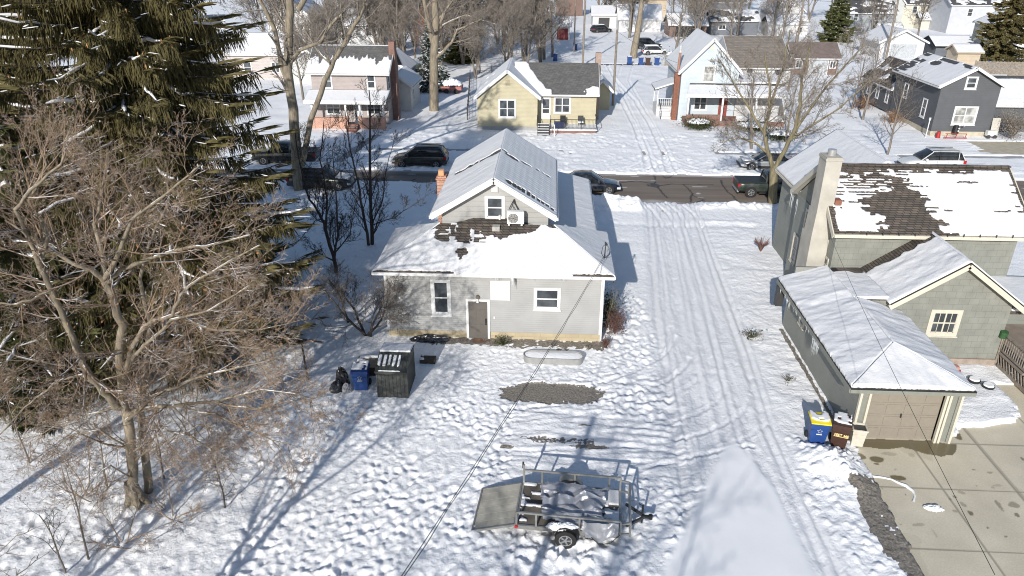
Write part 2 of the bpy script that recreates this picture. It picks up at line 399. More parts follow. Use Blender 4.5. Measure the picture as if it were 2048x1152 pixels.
# footprints in the yard
def dents(Z, P, rad, dep):
    for (px, py) in P:
        r = rad * (0.75 + 0.6 * random.random()); k = 3.2 * r
        i0, i1 = np.searchsorted(gx, [px - k, px + k]); j0, j1 = np.searchsorted(gy, [py - k, py + k])
        if i1 <= i0 or j1 <= j0: continue
        xs = X[j0:j1, i0:i1] - px; ys = Y[j0:j1, i0:i1] - py
        a = random.uniform(-.8, .8); xr = xs * math.cos(a) + ys * math.sin(a); yr = -xs * math.sin(a) + ys * math.cos(a)
        q = (xr / r) ** 2 + (yr / (r * 1.7)) ** 2; dd = dep * random.uniform(.55, 1.25)
        Z[j0:j1, i0:i1] += -dd * np.exp(-q ** 1.5) + dd * 0.38 * np.exp(-((np.sqrt(q) - 1.55) / .42) ** 2)
random.seed(5)
def scatter(n, x0, x1, y0, y1, keep=lambda x, y: True):
    out = []
    while len(out) < n:
        x = random.uniform(x0, x1); y = random.uniform(y0, y1)
        if keep(x, y) and (n < 300 or float(vnoise(x * .55, y * .55)) + float(vnoise(x * 1.7, y * 1.7)) * .4 > random.uniform(.3, .85)): out.append((x, y))
    return out
yard = lambda x, y: not (4.8 < x < 10 and y > 22) and not (-1.2 < x < 4 and 20.3 < y < 24.3) and not (x > 3 and y < 22.5) and not (-8 < x < -5 and 24.5 < y < 28)
dents(Z, scatter(2300, -9.5, -0.6, 14.5, 24.5, yard), 0.085, 0.029)
dents(Z, scatter(200, -9.5, -0.6, 14.5, 24.5, yard), 0.14, 0.03)
Z = Z + band(X, Y, -14, 5, 14, 30, 1) * (.022 * (fbm(X * 7, Y * 5, 3) - .5))
dents(Z, scatter(600, -17, -8.5, 14.5, 25, yard), 0.11, 0.03)
dents(Z, scatter(620, -7, 5, 24, 30, yard), 0.09, 0.028)
dents(Z, scatter(330, 2.9, 5.2, 24, 35, lambda x, y: True), 0.11, 0.035)
dents(Z, scatter(160, -1, 4, 14.5, 18, yard), 0.14, 0.05)
dents(Z, scatter(160, -16, -9, 26, 40, yard), 0.15, 0.03)
# wind-rippled side yard right of the drive
side = band(X, Y, 9.9, 14.0, 24.5, 48, 0.5)
Z = Z + side * (0.075 * (fbm(X * 0.9 + Y * 0.25, Y * 2.6, 3) - 0.5) + 0.02 * (vnoise(X * 5, Y * 7) - .5))
Z = Z + band(X, Y, 15.5, 19.6, 24.3, 29, .3) * (0.10 + 0.10 * (fbm(X * 1.1, Y * 2.4, 3) - .5))
Z = Z + band(X, Y, -60, 80, 59.5, 75, 1) * 0.13 * (fbm(X * 1.2, Y * 1.7, 4) - 0.5) + band(X, Y, -80, 90, 75, 160, 2) * .22 * (fbm(X * .5, Y * .45, 3) - .5)
dents(Z, scatter(500, -20, 36, 60, 72), .2, .05)
# clods and ploughed ridges
def lumps(Z, P, r0, h0):
    for (px, py) in P:
        r = r0 * random.uniform(.5, 1.4); k = 2.2 * r
        i0, i1 = np.searchsorted(gx, [px - k, px + k]); j0, j1 = np.searchsorted(gy, [py - k, py + k])
        if i1 <= i0 or j1 <= j0: continue
        q = ((X[j0:j1, i0:i1] - px) ** 2 + (Y[j0:j1, i0:i1] - py) ** 2) / (r * r)
        Z[j0:j1, i0:i1] += h0 * random.uniform(.5, 1.4) * np.exp(-q ** 1.6)
lumps(Z, [(random.gauss(x, .22), y) for y in np.arange(15, 23.3, .07) for x in [np.interp(y, [15, 18, 21, 23.3], [10.9, 10.2, 9.75, 9.7])]], .10, .045)
lumps(Z, [(random.gauss(x, .12), y) for y in np.arange(15, 20, .12) for x in [np.interp(y, [15, 20], [10.2, 9.0])]], .09, .05)
lumps(Z, scatter(120, -1.0, 1.6, 16.4, 17.6), .08, .06); lumps(Z, scatter(130, 2.4, 4.9, 17.4, 20.6), .08, .055); lumps(Z, scatter(70, -2.6, -1.2, 17.4, 21), .08, .055)
lumps(Z, scatter(160, 9.6, 11.4, 20.4, 22.6), .09, .05); lumps(Z, scatter(45, 1.6, 5, 15.5, 17), .16, .05)
Z = Z + 0.42 * np.exp(-(((X - 10.35) / .75) ** 2 + ((Y - 21.75) / .8) ** 2))
Z = Z + 0.16 * np.exp(-(((X - 11.0) / .6) ** 2 + ((Y - 20.6) / .9) ** 2))
lumps(Z, scatter(70, 9.0, 12, 20, 22.6), .07, .05)
lumps(Z, scatter(160, -9, 4, 14.5, 24), .07, .035)
bank = np.exp(-((Y - 50.6) / .55) ** 2); edge = (vnoise(X * .9, Y * 0 + 3) * .6 + vnoise(X * 3.1, Y * 2) * .5)
edge = .35 + .9 * fbm(X * 1.1, Y * 1.3, 3)
Z = Z + bank * edge * (0.42 * band(X, Y, 2.5, 6.6, 48, 53, .6) + 0.12) * (1 - 0.8 * band(X, Y, 7.2, 10.6, 48, 53, .5))
lumps(Z, scatter(160, 2.6, 6.6, 49.3, 51.2), .26, .07); lumps(Z, scatter(240, 11, 30, 49.9, 51.1), .18, .07); lumps(Z, scatter(240, -24, 30, 59.0, 60.1), .2, .06); lumps(Z, scatter(50, 30, 40, 60, 62.5), .3, .2)
Z = Z + 0.06 * np.exp(-((Y - 47.2) / .25) ** 2) * band(X, Y, 10.6, 14, 46, 49, .4) - 0.05 * np.exp(-((Y - 46.4) / .4) ** 2) * band(X, Y, 3, 14, 45, 48, .4)
# soften the untouched wedge by the trailer
Z = Z * (1 - smooth) + smooth * (0.055 + 0.012 * (fbm(X * .6, Y * .6) - .5))
# openings where the paving shows
def inpoly(x, y, poly):
    c = np.zeros(x.shape, bool); n = len(poly)
    for i in range(n):
        (xa, ya), (xb, yb) = poly[i], poly[(i + 1) % n]
        k = ((ya > y) != (yb > y)) & (x < (xb - xa) * (y - ya) / (yb - ya + 1e-12) + xa); c ^= k
    return c
wob = 0.16 * (vnoise(X * 2.3, Y * 2.3) - .5) + 0.1 * (vnoise(X * 7, Y * 7) - .5)
ynear = np.interp(X, [-8.5, -4.5, -3, 300], [55.4, 55.2, 51.3, 51.3]) + 0.5 * (vnoise(X * .8, X * 0) - .5) + wob
yfar = np.interp(X, [-60, 0, 60], [58.5, 58.7, 58.6]) + 0.4 * (vnoise(X * .6, X * 0 + 9) - .5) + wob
road = (Y > ynear) & (Y < yfar) & ~((Y < 54.5) & (X > 24) & (vnoise(X * .5, Y) > 2))
conc = (X > np.interp(Y, [10, 16.5, 20.8, 22.7], [11.3, 11.5, 11.66, 11.8]) + wob) & (Y < np.interp(X, [11, 11.7, 12.2, 15.9, 16.3, 17.4, 18.6, 19.2, 19.4, 24], [22.5, 22.7, 23.6, 23.7, 24.2, 24.35, 24.7, 25.3, 27.5, 27.5]) + wob * .5)
openm = road | conc
walk = ((np.abs(Y - 65.6) < 0.42 + wob * 1.2) & (((X > -16) & (X < -5.2)) | ((X > 15) & (X < 23)) | (X > 31))) | ((np.abs(Y - 119.5) < 0.6 + wob) & (X > -4) & (X < 16)) | ((np.abs(X + 17.9 - (Y - 65) * .12) < .5 + wob) & (Y > 60.5) & (Y < 71)) | ((X > 38) & (Y > 66.5) & (Y < 71.5) & (X > 39.5 + wob * 4))
Z = np.where(openm, -0.22, Z)
Z = np.where(walk, np.minimum(Z, -0.10), Z)
# bare ground colour mask
def ell(cx, cy, rx, ry, p=2): return ((np.abs(X - cx) / rx) ** p + (np.abs(Y - cy) / ry) ** p)
nz = 0.5 * (fbm(X * 3.2, Y * 3.2, 3) - .5) + .25 * (vnoise(X * 11, Y * 11) - .5)
bare = 1 - sstep(.9, 1.06, ell(.3, 25.72, 2.08, .74, 3) + nz * 2.6)
bare = np.maximum(bare, (1 - sstep(.8, 1.1, ell(1.75, 22.15, .75, .16) + nz * 3)) * .9)
bare = np.maximum(bare, (1 - sstep(.8, 1.1, ell(.5, 22.5, 1.5, .22) + nz * 4)) * .55)
bare = np.maximum(bare, (1 - sstep(.8, 1.1, ell(1.55, 23.5, .35, .07) + nz * 3)) * .8)
bare = np.maximum(bare, (1 - sstep(.8, 1.1, ell(-1.35, 22.0, .32, .12) + nz * 3)) * .9)
bare = np.maximum(bare, (1 - sstep(.15, .30, np.abs(Y - 29.9) / 1.6 + nz * .9)) * ((X > -6.3) & (X < 2.9)))
gs = (X > np.interp(Y, [14, 16.5, 18.6, 20.6], [10.75, 10.85, 10.55, 10.75]) + wob * 1.5) & (X < 11.9) & (Y < 20.9 + wob)
bare = np.where(gs & (nz < .14), 1.0, bare)
bare = np.maximum(bare, (1 - sstep(.05, .13, np.abs(X - 11.52) + nz * .2)) * ((Y > 23.4) & (Y < 32)))
pm = np.clip(bare, 0, 1) * (Y > 24.5) * (Y < 27)
Z = Z * (1 - pm) + pm * (-.01 + .012 * (vnoise(X * 5, Y * 5) - .5))
V = np.stack([X, Y, Z], -1).reshape(-1, 3)
nxg, nyg = len(gx), len(gy)
ground = npmesh('ground', V, grid_faces(np.ones((nyg - 1, nxg - 1), bool), nxg, nyg), [], None, True, kind='structure')
at = ground.data.attributes.new('bare', 'FLOAT', 'POINT'); at.data.foreach_set('value', np.clip(bare, 0, 1).ravel().astype(np.float32))
at = ground.data.attributes.new('calm', 'FLOAT', 'POINT'); at.data.foreach_set('value', np.clip(smooth, 0, 1).ravel().astype(np.float32))
packd = np.clip(drive * (1 - smooth) * (0.5 + .5 * (vnoise(T * 14, Y * .4))), 0, 1) * .9 + park * .55 + .8 * smooth * 0
at = ground.data.attributes.new('packed', 'FLOAT', 'POINT'); at.data.foreach_set('value', np.clip(packd, 0, 1).ravel().astype(np.float32))
m, n, b = newmat('snow_ground')
P = coords(n)
ab = N(n, 'ShaderNodeAttribute', attribute_name='bare'); ap = N(n, 'ShaderNodeAttribute', attribute_name='packed')
c0 = ramp(n, noise(n, P, 0.5, 5), [(0.3, (.77, .775, .785)), (0.65, (.83, .835, .845))])
cp2 = ramp(n, noise(n, P, 5, 6), [(0.3, (.64, .645, .66)), (0.7, (.77, .775, .79))])
mx = N(n, 'ShaderNodeMix', data_type='RGBA'); n.links.new(ap.outputs['Fac'], mx.inputs[0]); n.links.new(c0, mx.inputs[6]); n.links.new(cp2, mx.inputs[7])
cb = ramp(n, noise(n, P, 14, 8), [(0.25, (.075, .065, .05)), (0.5, (.20, .18, .155)), (0.75, (.30, .275, .24))])
# grit showing through in small specks where the snow is thin
thr = mathn(n, 'GREATER_THAN', mathn(n, 'ADD', ab.outputs['Fac'], mathn(n, 'MULTIPLY', mathn(n, 'SUBTRACT', noise(n, P, 9, 6), 0.5), 0.9)), 0.5)
mx2 = N(n, 'ShaderNodeMix', data_type='RGBA'); n.links.new(thr, mx2.inputs[0]); n.links.new(mx.outputs[2], mx2.inputs[6]); n.links.new(cb, mx2.inputs[7])
n.links.new(mx2.outputs[2], b.inputs['Base Color']); b.inputs['Roughness'].default_value = .6; b.inputs['Specular IOR Level'].default_value = .25
am = N(n, 'ShaderNodeAttribute', attribute_name='calm')
bump(n, b, mathn(n, 'MULTIPLY', mathn(n, 'ADD', noise(n, P, 9, 7), mathn(n, 'MULTIPLY', noise(n, P, 30, 3), .3)), mathn(n, 'SUBTRACT', 1.0, mathn(n, 'MULTIPLY', am.outputs['Fac'], .93))), .6, .06)
ground.data.materials.append(m)

# asphalt street
def sheet(name, x0, x1, y0, y1, z, dx, dy, mat, attrs=None, kind='structure', slope=None):
    xs = np.linspace(x0, x1, int((x1 - x0) / dx) + 2); ys = np.linspace(y0, y1, int((y1 - y0) / dy) + 2)
    xx, yy = np.meshgrid(xs, ys); zz = np.full(xx.shape, z) + (slope(xx, yy) if slope else 0)
    o = npmesh(name, np.stack([xx, yy, zz], -1).reshape(-1, 3), grid_faces(np.ones((len(ys) - 1, len(xs) - 1), bool), len(xs), len(ys)), [mat], None, True, kind=kind)
    for k, f in (attrs or {}).items():
        a = o.data.attributes.new(k, 'FLOAT', 'POINT'); a.data.foreach_set('value', np.clip(f(xx, yy), 0, 1).ravel().astype(np.float32))
    return o
m, n, b = newmat('asphalt')
P = coords(n); aa = N(n, 'ShaderNodeAttribute', attribute_name='crack'); a2 = N(n, 'ShaderNodeAttribute', attribute_name='slush')
mp = N(n, 'ShaderNodeMapping'); mp.inputs['Scale'].default_value = (.12, 1.3, 1); n.links.new(P, mp.inputs[0])
base = ramp(n, noise(n, mp.outputs[0], 1, 5), [(0.3, (.13, .104, .083)), (0.7, (.20, .163, .132))])
mx = N(n, 'ShaderNodeMix', data_type='RGBA'); n.links.new(aa.outputs['Fac'], mx.inputs[0]); n.links.new(base, mx.inputs[6]); mx.inputs[7].default_value = (.02, .019, .018, 1)
mx2 = N(n, 'ShaderNodeMix', data_type='RGBA'); n.links.new(a2.outputs['Fac'], mx2.inputs[0]); n.links.new(mx.outputs[2], mx2.inputs[6]); mx2.inputs[7].default_value = (.75, .75, .77, 1)
n.links.new(mx2.outputs[2], b.inputs['Base Color']); b.inputs['Roughness'].default_value = .8; bump(n, b, noise(n, P, 40, 4), .3, .01)
def segd(x, y, pts):
    best = np.full(x.shape, 99.)
    for (a, c) in zip(pts[:-1], pts[1:]):
        a = np.array(a, float); c = np.array(c, float); dv = c - a
        t = np.clip(((x - a[0]) * dv[0] + (y - a[1]) * dv[1]) / (dv @ dv), 0, 1); best = np.minimum(best, np.hypot(x - a[0] - t * dv[0], y - a[1] - t * dv[1]))
    return best
def gp(*p): return [tuple(G(*q)[:2]) for q in p]
Cz = lambda x, y: (1000 + x / 3.657, 250 + y / 3.657)
CR = [gp(*[Cz(*q) for q in c]) for c in (((840, 425), (1000, 400), (1130, 425)), ((1130, 360), (1135, 400), (1120, 430), (1230, 525)), ((1080, 430), (1170, 440), (1260, 425), (1340, 430), (1560, 430)), ((1340, 430), (1390, 470), (1410, 510), (1390, 555)), ((1410, 510), (1490, 540), (1440, 555)), ((1180, 360), (1220, 385), (1270, 360)), ((1620, 400), (1640, 460), (1740, 550)), ((700, 360), (720, 380), (700, 390)), ((1120, 430), (1080, 440), (1150, 455), (1170, 440)))]
rr = random.Random(3)
for k in range(26):
    x = rr.uniform(-45, 60); y = rr.uniform(52, 58); c = [(x, y)]
    for j in range(5): x += rr.uniform(-.4, 1.1); y += rr.uniform(-.9, .9); c.append((x, y))
    CR.append(c)
def crackf(x, y):
    wx = x + .18 * (vnoise(x * 1.9, y * 1.9) - .5); wy = y + .25 * (vnoise(x * 1.3 + 40, y * 1.3) - .5); v = np.zeros(x.shape)
    for c in CR: v = np.maximum(v, 1 - sstep(.03, .11, segd(wx, wy, c)))
    return v * .9
def slushf(x, y):
    e = np.minimum(y - 51.2, 58.7 - y); return (1 - sstep(.0, .8, e + 1.2 * (fbm(x * .5, y * 2) - .5))) * .35 + .5 * (vnoise(x * .7, y * 2.2) > .93)
sheet('street', -90, 90, 49.5, 60.5, -.06, .09, .09, m, {'crack': crackf, 'slush': slushf}, slope=lambda x, y: -.0014 * (y - 55) ** 2)
sheet('sidewalk', -60, 75, 64.9, 66.4, -.04, 5, 1, CONCG)
sheet('front_path', -19.5, -15.5, 60.2, 72, -.045, 4, 3, CONCG)
sheet('neighbour_driveway', 37, 60, 66.6, 72, -.05, 4, 3, CONC)
sheet('far_street', -30, 40, 118, 121, -.045, 5, 3, plain('dark_asphalt', (.07, .068, .065), .9))
# concrete driveway by the garage
m, n, b = newmat('concrete')
P = coords(n); aw = N(n, 'ShaderNodeAttribute', attribute_name='wet'); aj = N(n, 'ShaderNodeAttribute', attribute_name='joint')
c1 = ramp(n, noise(n, P, .7, 6), [(.3, (.50, .45, .345)), (.7, (.60, .545, .425))])
mx = N(n, 'ShaderNodeMix', data_type='RGBA', blend_type='MULTIPLY'); mx.inputs[0].default_value = .5; n.links.new(c1, mx.inputs[6]); n.links.new(ramp(n, noise(n, P, 18, 6), [(.3, .8), (.7, 1.1)]), mx.inputs[7])
mw = N(n, 'ShaderNodeMix', data_type='RGBA'); n.links.new(aw.outputs['Fac'], mw.inputs[0]); n.links.new(mx.outputs[2], mw.inputs[6]); mw.inputs[7].default_value = (.15, .125, .07, 1)
mj = N(n, 'ShaderNodeMix', data_type='RGBA'); n.links.new(aj.outputs['Fac'], mj.inputs[0]); n.links.new(mw.outputs[2], mj.inputs[6]); mj.inputs[7].default_value = (.16, .14, .11, 1)
n.links.new(mj.outputs[2], b.inputs['Base Color'])
n.links.new(ramp(n, aw.outputs['Fac'], [(.2, .85), (.8, .28)]), b.inputs['Roughness']); bump(n, b, noise(n, P, 30, 5), .25, .01)
Sz = lambda x, y: (1488 + x / 3.657, 780 + y / 3.657)
ST = [(975, 500, 55, 22, 1), (965, 530, 25, 9, .9), (1128, 632, 55, 20, 1), (850, 475, 45, 25, .9), (860, 535, 30, 18, .9), (1555, 325, 38, 32, 1), (1060, 458, 60, 14, .35), (1660, 893, 22, 18, .9), (1548, 775, 14, 9, .7), (1512, 792, 12, 8, .7), (2000, 908, 20, 18, .8), (1870, 830, 18, 40, .6), (1980, 835, 40, 22, .6), (1590, 740, 25, 14, .45), (1610, 830, 22, 25, .5), (1280, 978, 55, 12, .4), (1185, 758, 9, 6, .8), (1800, 592, 22, 9, .5), (1778, 995, 9, 9, .8), (1920, 1068, 14, 7, .7), (1680, 577, 12, 6, .6), (1700, 690, 6, 5, .6), (1010, 710, 8, 10, .5), (2038, 495, 14, 12, .8), (1550, 880, 20, 10, .5), (1820, 700, 12, 8, .4), (1105, 574, 14, 4, .4), (1230, 470, 24, 16, .3), (1860, 690, 40, 10, .3), (1400, 1040, 12, 30, .25), (1150, 980, 10, 5, .6), (1900, 875, 14, 8, .5)]
def wetf(x, y):
    v = np.zeros(x.shape); wx = x + .14 * (fbm(x * 3, y * 3) - .5); wy = y + .14 * (fbm(x * 3 + 9, y * 3) - .5)
    for (cx, cy, rx, ry, s) in ST:
        c = G(*Sz(cx, cy)); ex = G(*Sz(cx + rx, cy)); ey = G(*Sz(cx, cy + ry))
        q = ((wx - c.x) / abs(ex.x - c.x)) ** 2 + ((wy - c.y) / abs(ey.y - c.y)) ** 2
        v = np.maximum(v, s * (1 - sstep(.75, 1.05, q)))
    poly = gp(*[Sz(*q) for q in ((860, 350), (1370, 362), (1400, 380), (1550, 385), (1552, 420), (1530, 465), (1440, 478), (1330, 460), (1240, 430), (1160, 408), (1050, 425), (880, 412))])
    v = np.maximum(v, inpoly(wx, wy, poly) * 1.0)
    dr = (fbm(x * .9, y * .35, 3) > .66) * .12
    return np.maximum(v, dr)
JT = [[(13.93, 23.2), (13.92, 8)], [(16.42, 26), (16.42, 8)], [(11, 20.58), (26, 20.5)], [(11, 17.7), (26, 17.6)], [(11, 23.2), (26, 23.2)], [(19.0, 26), (19.0, 8)]]
def jointf(x, y):
    v = np.zeros(x.shape)
    for c in JT: v = np.maximum(v, (1 - sstep(.012, .04, segd(x, y, c))) * .75)
    return np.maximum(v, (1 - sstep(.05, .11, segd(x, y, [(16.45, 26), (16.45, 8)]))) * .45)
sheet('driveway', 10.2, 24, 10, 28.5, -.05, .04, .04, m, {'wet': wetf, 'joint': jointf})
# rag of snow and the thin snow ridge left on the concrete
def blob(name, poly_c, r, h, mat, seedv, label, cat, squash=1.0, group=None):
    mb = []; xs = np.linspace(-1, 1, 40); xx, yy = np.meshgrid(xs, xs); q = np.hypot(xx, yy) + .35 * (fbm(xx * 2.2 + seedv, yy * 2.2, 3) - .5)
    z = h * np.sqrt(np.clip(1 - q ** 2, 0, 1)) * (.7 + .6 * vnoise(xx * 5 + seedv, yy * 5)); M = q < 1
    Vv = np.stack([poly_c[0] + xx * r[0], poly_c[1] + yy * r[1], poly_c[2] + z], -1).reshape(-1, 3)
    cell = M[:-1, :-1] & M[1:, :-1] & M[:-1, 1:] & M[1:, 1:]
    return npmesh(name, Vv, grid_faces(cell, 40, 40), [mat], None, True, label=label, category=cat) if label else (Vv, grid_faces(cell, 40, 40))
c = G(*Sz(1385, 868), -.05); blob('snow_lump', (c.x, c.y, -.055), (.34, .19), .10, SNOW, 3, 'melting patch of snow alone on the tan concrete driveway', 'snow patch')
pts = [G(*Sz(*q), -.05) for q in ((880, 622), (930, 632), (1010, 640), (1080, 655), (1130, 680), (1190, 705), (1240, 745), (1250, 780), (1235, 820))]
pl = [(np.array([tuple(p) for p in pts]), np.array([.07, .05, .04, .035, .05, .07, .05, .03, .04]))]
tubes(pl, 'snow_ridge', SNOW, None, 8, label='thin curved ridge of snow left across the concrete driveway', category='snow ridge')
# ---------------------------------------------------------------- building helpers
FACE = {'-y': (Vector((1, 0, 0)), Vector((0, -1, 0))), '-x': (Vector((0, -1, 0)), Vector((-1, 0, 0))), '+x': (Vector((0, 1, 0)), Vector((1, 0, 0)))}
UP = Vector((0, 0, 1))
def window(par, face, o, w, h, style='dh', trim=.1, mat=None, glass=None, sill=True):
    """o = centre of the opening on the wall face"""
    mat = mat or WHITE; glass = glass or GLASS
    r, n = FACE[face]; o = Vector(o); a, bb = w / 2, h / 2; B = MB()
    for (a0, a1, b0, b1) in ((-a - trim, a + trim, bb, bb + trim), (-a - trim, a + trim, -bb - trim, -bb), (-a - trim, -a, -bb, bb), (a, a + trim, -bb, bb)):
        B.obox(o, r, UP, n, a0, a1, b0, b1, -.02, .045, mat)
    if style in ('dh', 'pair', 'grid'): B.obox(o, r, UP, n, -a, a, -.03, .03, 0, .035, mat)
    if style in ('pair', 'mull'): B.obox(o, r, UP, n, -.05, .05, -bb, bb, 0, .038, mat)
    if style == 'grid':
        B.obox(o, r, UP, n, -.03, .03, -bb, bb, 0, .038, mat)
        for k in (-.5, .5): B.obox(o, r, UP, n, k * a - .012, k * a + .012, -bb, bb, 0, .03, mat)
    B.obox(o, r, UP, n, -a, a, -bb, -bb + .035, 0, .03, mat); B.obox(o, r, UP, n, -a, -a + .03, -bb, bb, 0, .03, mat); B.obox(o, r, UP, n, a - .03, a, -bb, bb, 0, .03, mat)
    f = B.build('window', par)
    g = MB(); g.obox(o, r, UP, n, -a, a, -bb, bb, -.01, .012, glass); g.build('pane', f)
    if sill:
        s = MB(); s.obox(o, r, UP, n, -a - trim - .04, a + trim + .04, -bb - trim - .05, -bb - trim, -.01, .08, mat); s.build('sill', f)
    return f
def gable_walls(par, x0, x1, y0, y1, zw, zr, axis, mat, z0=0.0, name='wall'):
    B = MB()
    if axis == 'y':
        xm = (x0 + x1) / 2; B.prism([(x0, y0, z0), (x1, y0, z0), (x1, y0, zw), (xm, y0, zr), (x0, y0, zw)], (0, y1 - y0, 0), mat)
    else:
        ym = (y0 + y1) / 2; B.prism([(x0, y0, z0), (x0, y0, zw), (x0, ym, zr), (x0, y1, zw), (x0, y1, z0)], (x1 - x0, 0, 0), mat)
    return B.build(name, par)
def slab(B, q, th, mat):
    q = [Vector(p) for p in q]; dn = Vector((0, 0, -th)); n = (q[1] - q[0]).cross(q[3] - q[0])
    if n.z < 0: q = q[::-1]
    return B.prism([p + dn for p in q], (0, 0, th), mat)
def gable_roof(par, x0, x1, y0, y1, zw, zr, axis, mat, trim, oh=.35, th=.12, masks=(None, None), snow=True, res=.12, sth=.07, seed=0, ribs=None, gutter=True):
    """walls rectangle + overhang; masks = (low side towards -x / -y, other side)"""
    B = MB(); T = MB()
    if axis == 'y':
        xm = (x0 + x1) / 2; sl = (zr - zw) / (xm - x0); ze = zw - oh * sl + th; zt = zr + th; a, b, c, d = x0 - oh, x1 + oh, y0 - oh, y1 + oh
        S1 = [(a, d, ze), (a, c, ze), (xm, c, zt), (xm, d, zt)]; S2 = [(b, c, ze), (b, d, ze), (xm, d, zt), (xm, c, zt)]
        for y in (c - .02, d + .02):
            for xe in (a, b): T.beam((xe, y, ze - th * .85), (xm, y, zt - th * .85), .04, .2, trim)
        for xe in (a - .03, b + .03): T.beam((xe, c, ze - .09), (xe, d, ze - .09), .09, .13, trim)
    else:
        ym = (y0 + y1) / 2; sl = (zr - zw) / (ym - y0); ze = zw - oh * sl + th; zt = zr + th; a, b, c, d = x0 - oh, x1 + oh, y0 - oh, y1 + oh
        S1 = [(a, c, ze), (b, c, ze), (b, ym, zt), (a, ym, zt)]; S2 = [(b, d, ze), (a, d, ze), (a, ym, zt), (b, ym, zt)]
        for x in (a - .02, b + .02):
            for yy in (c, d): T.beam((x, yy, ze - th * .85), (x, ym, zt - th * .85), .04, .2, trim)
        for yy in (c - .03, d + .03): T.beam((a, yy, ze - .09), (b, yy, ze - .09), .09, .13, trim)
    slab(B, S1, th, mat); slab(B, S2, th, mat)
    rf = B.build('roof', par); T.build('fascia', rf)
    if snow:
        for k, q in enumerate((S1, S2)):
            if masks[k] == 'none': continue
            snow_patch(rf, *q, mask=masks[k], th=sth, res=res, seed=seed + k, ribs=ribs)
    return rf
def hip_roof(par, a, b, c, d, ze, pitch, mat, trim, th=.12, masks={}, res=.12, sth=.07, seed=0, name='roof', skip=(), along='x'):
    """a,b = x extents, c,d = y extents of the eaves; ridge along the longer side"""
    if along == 'x': hh = (d - c) / 2; r0, r1 = (a + hh, c + hh), (b - hh, c + hh)
    else: hh = (b - a) / 2; r0, r1 = (a + hh, c + hh), (a + hh, d - hh)
    zr = ze + hh * pitch; A, Bq, Cq, D = (a, c, ze), (b, c, ze), (b, d, ze), (a, d, ze); P0, P1 = (*r0, zr), (*r1, zr)
    if along == 'x': fs = {'s': [A, Bq, P1, P0], 'e': [Bq, Cq, P1, P1], 'n': [Cq, D, P0, P1], 'w': [D, A, P0, P0]}
    else: fs = {'s': [A, Bq, P0, P0], 'e': [Bq, Cq, P1, P0], 'n': [Cq, D, P1, P1], 'w': [D, A, P0, P1]}
    B = MB(); dn = -th
    low = [(x, y, z + dn) for (x, y, z) in (A, Bq, Cq, D)]
    for k, q in fs.items():
        vs = q[:3] if q[2] == q[3] else q; B.add(vs, [tuple(range(len(vs)))], mat)
    B.add(low, [(3, 2, 1, 0)], trim)
    rf = B.build(name, par)
    T = MB()
    for p, q in ((A, Bq), (Bq, Cq), (Cq, D), (D, A)): T.beam(Vector(p) + Vector((0, 0, -.07)), Vector(q) + Vector((0, 0, -.07)), .1, .14, trim)
    T.build('fascia', rf)
    for k, q in fs.items():
        if k in skip: continue
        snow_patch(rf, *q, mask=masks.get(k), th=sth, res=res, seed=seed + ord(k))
    return rf
def blobs(*L, wob=.25, inv=False, sx=1.5, sy=3.5):
    """mask with bare ellipses (s,t,rs,rt)"""
    def f(s, t, Ln, Tn):
        b = np.zeros(s.shape, bool); nn = (fbm(s * sx + 5, t * sy, 3) - .5) * 2 * wob
        nn = nn + .25 * wob * (vnoise(s * 7, np.floor(t / .15) * 3.3) - .5) * 4
        for (cs, ct, rs, rt) in L: b |= (((s - cs) / rs) ** 2 + ((t - ct) / rt) ** 2) < (1 + nn * 2)
        return ~b
    return f
def patchy(amount, row=.15, sx=.6, sy=.9, seed=0, grad=0.0):
    def f(s, t, Ln, Tn):
        rowi = np.floor(t / row); v = fbm(s * sx + seed * 7.7, t * sy + seed, 3) + .22 * (vnoise(s * 3 + seed, rowi * 5.3) - .5) + grad * (t / Tn - .5)
        return v > amount
    return f
def streaks(top, seed=0, per=.8):
    """bare band under the ridge, melting into vertical fingers"""
    def f(s, t, Ln, Tn):
        lim = Tn * (1 - top) + .9 * (vnoise(s / per * 2 + seed, s * 0) - .5) * Tn * .35 + .25 * np.sin(s * 2 * math.pi / .45)
        return t < lim
    return f

# ---------------------------------------------------------------- the grey house in the middle
GREYSID = siding('pale_grey_siding', (.325, .325, .32), .11, depth=.008); GREYSIDB = siding('pale_grey_wide_siding', (.325, .325, .315), .26, depth=.02)
h = thing('grey_house', 'light grey cottage with hipped back wing and snowy roof, in the centre', 'house', (-2.5, 30.25, 0))
WX0, WX1, WY = -7.52, 2.6, 30.2
MB().box((WX0, WY, .42), (WX1, 35.0, 3.6), GREYSID).build('wall', h, label='plain grey rear wing wall with door and two windows')
MB().box((WX0 + .03, WY + .03, -.3), (WX1 - .03, 34.9, .42), coursed('sand_block', (.36, .30, .19), (.42, .35, .23), (.30, .26, .19), .6, .2)).build('foundation', h)
for x in (WX0 - .01, WX1 - .09): MB().box((x, WY - .02, .42), (x + .10, WY + .1, 3.5), WHITE).build('corner_board', h)
MB().box((WX1 - .03, WY - .06, .1), (WX1 + .05, WY + .02, 3.5), WHITE).build('downspout', h)
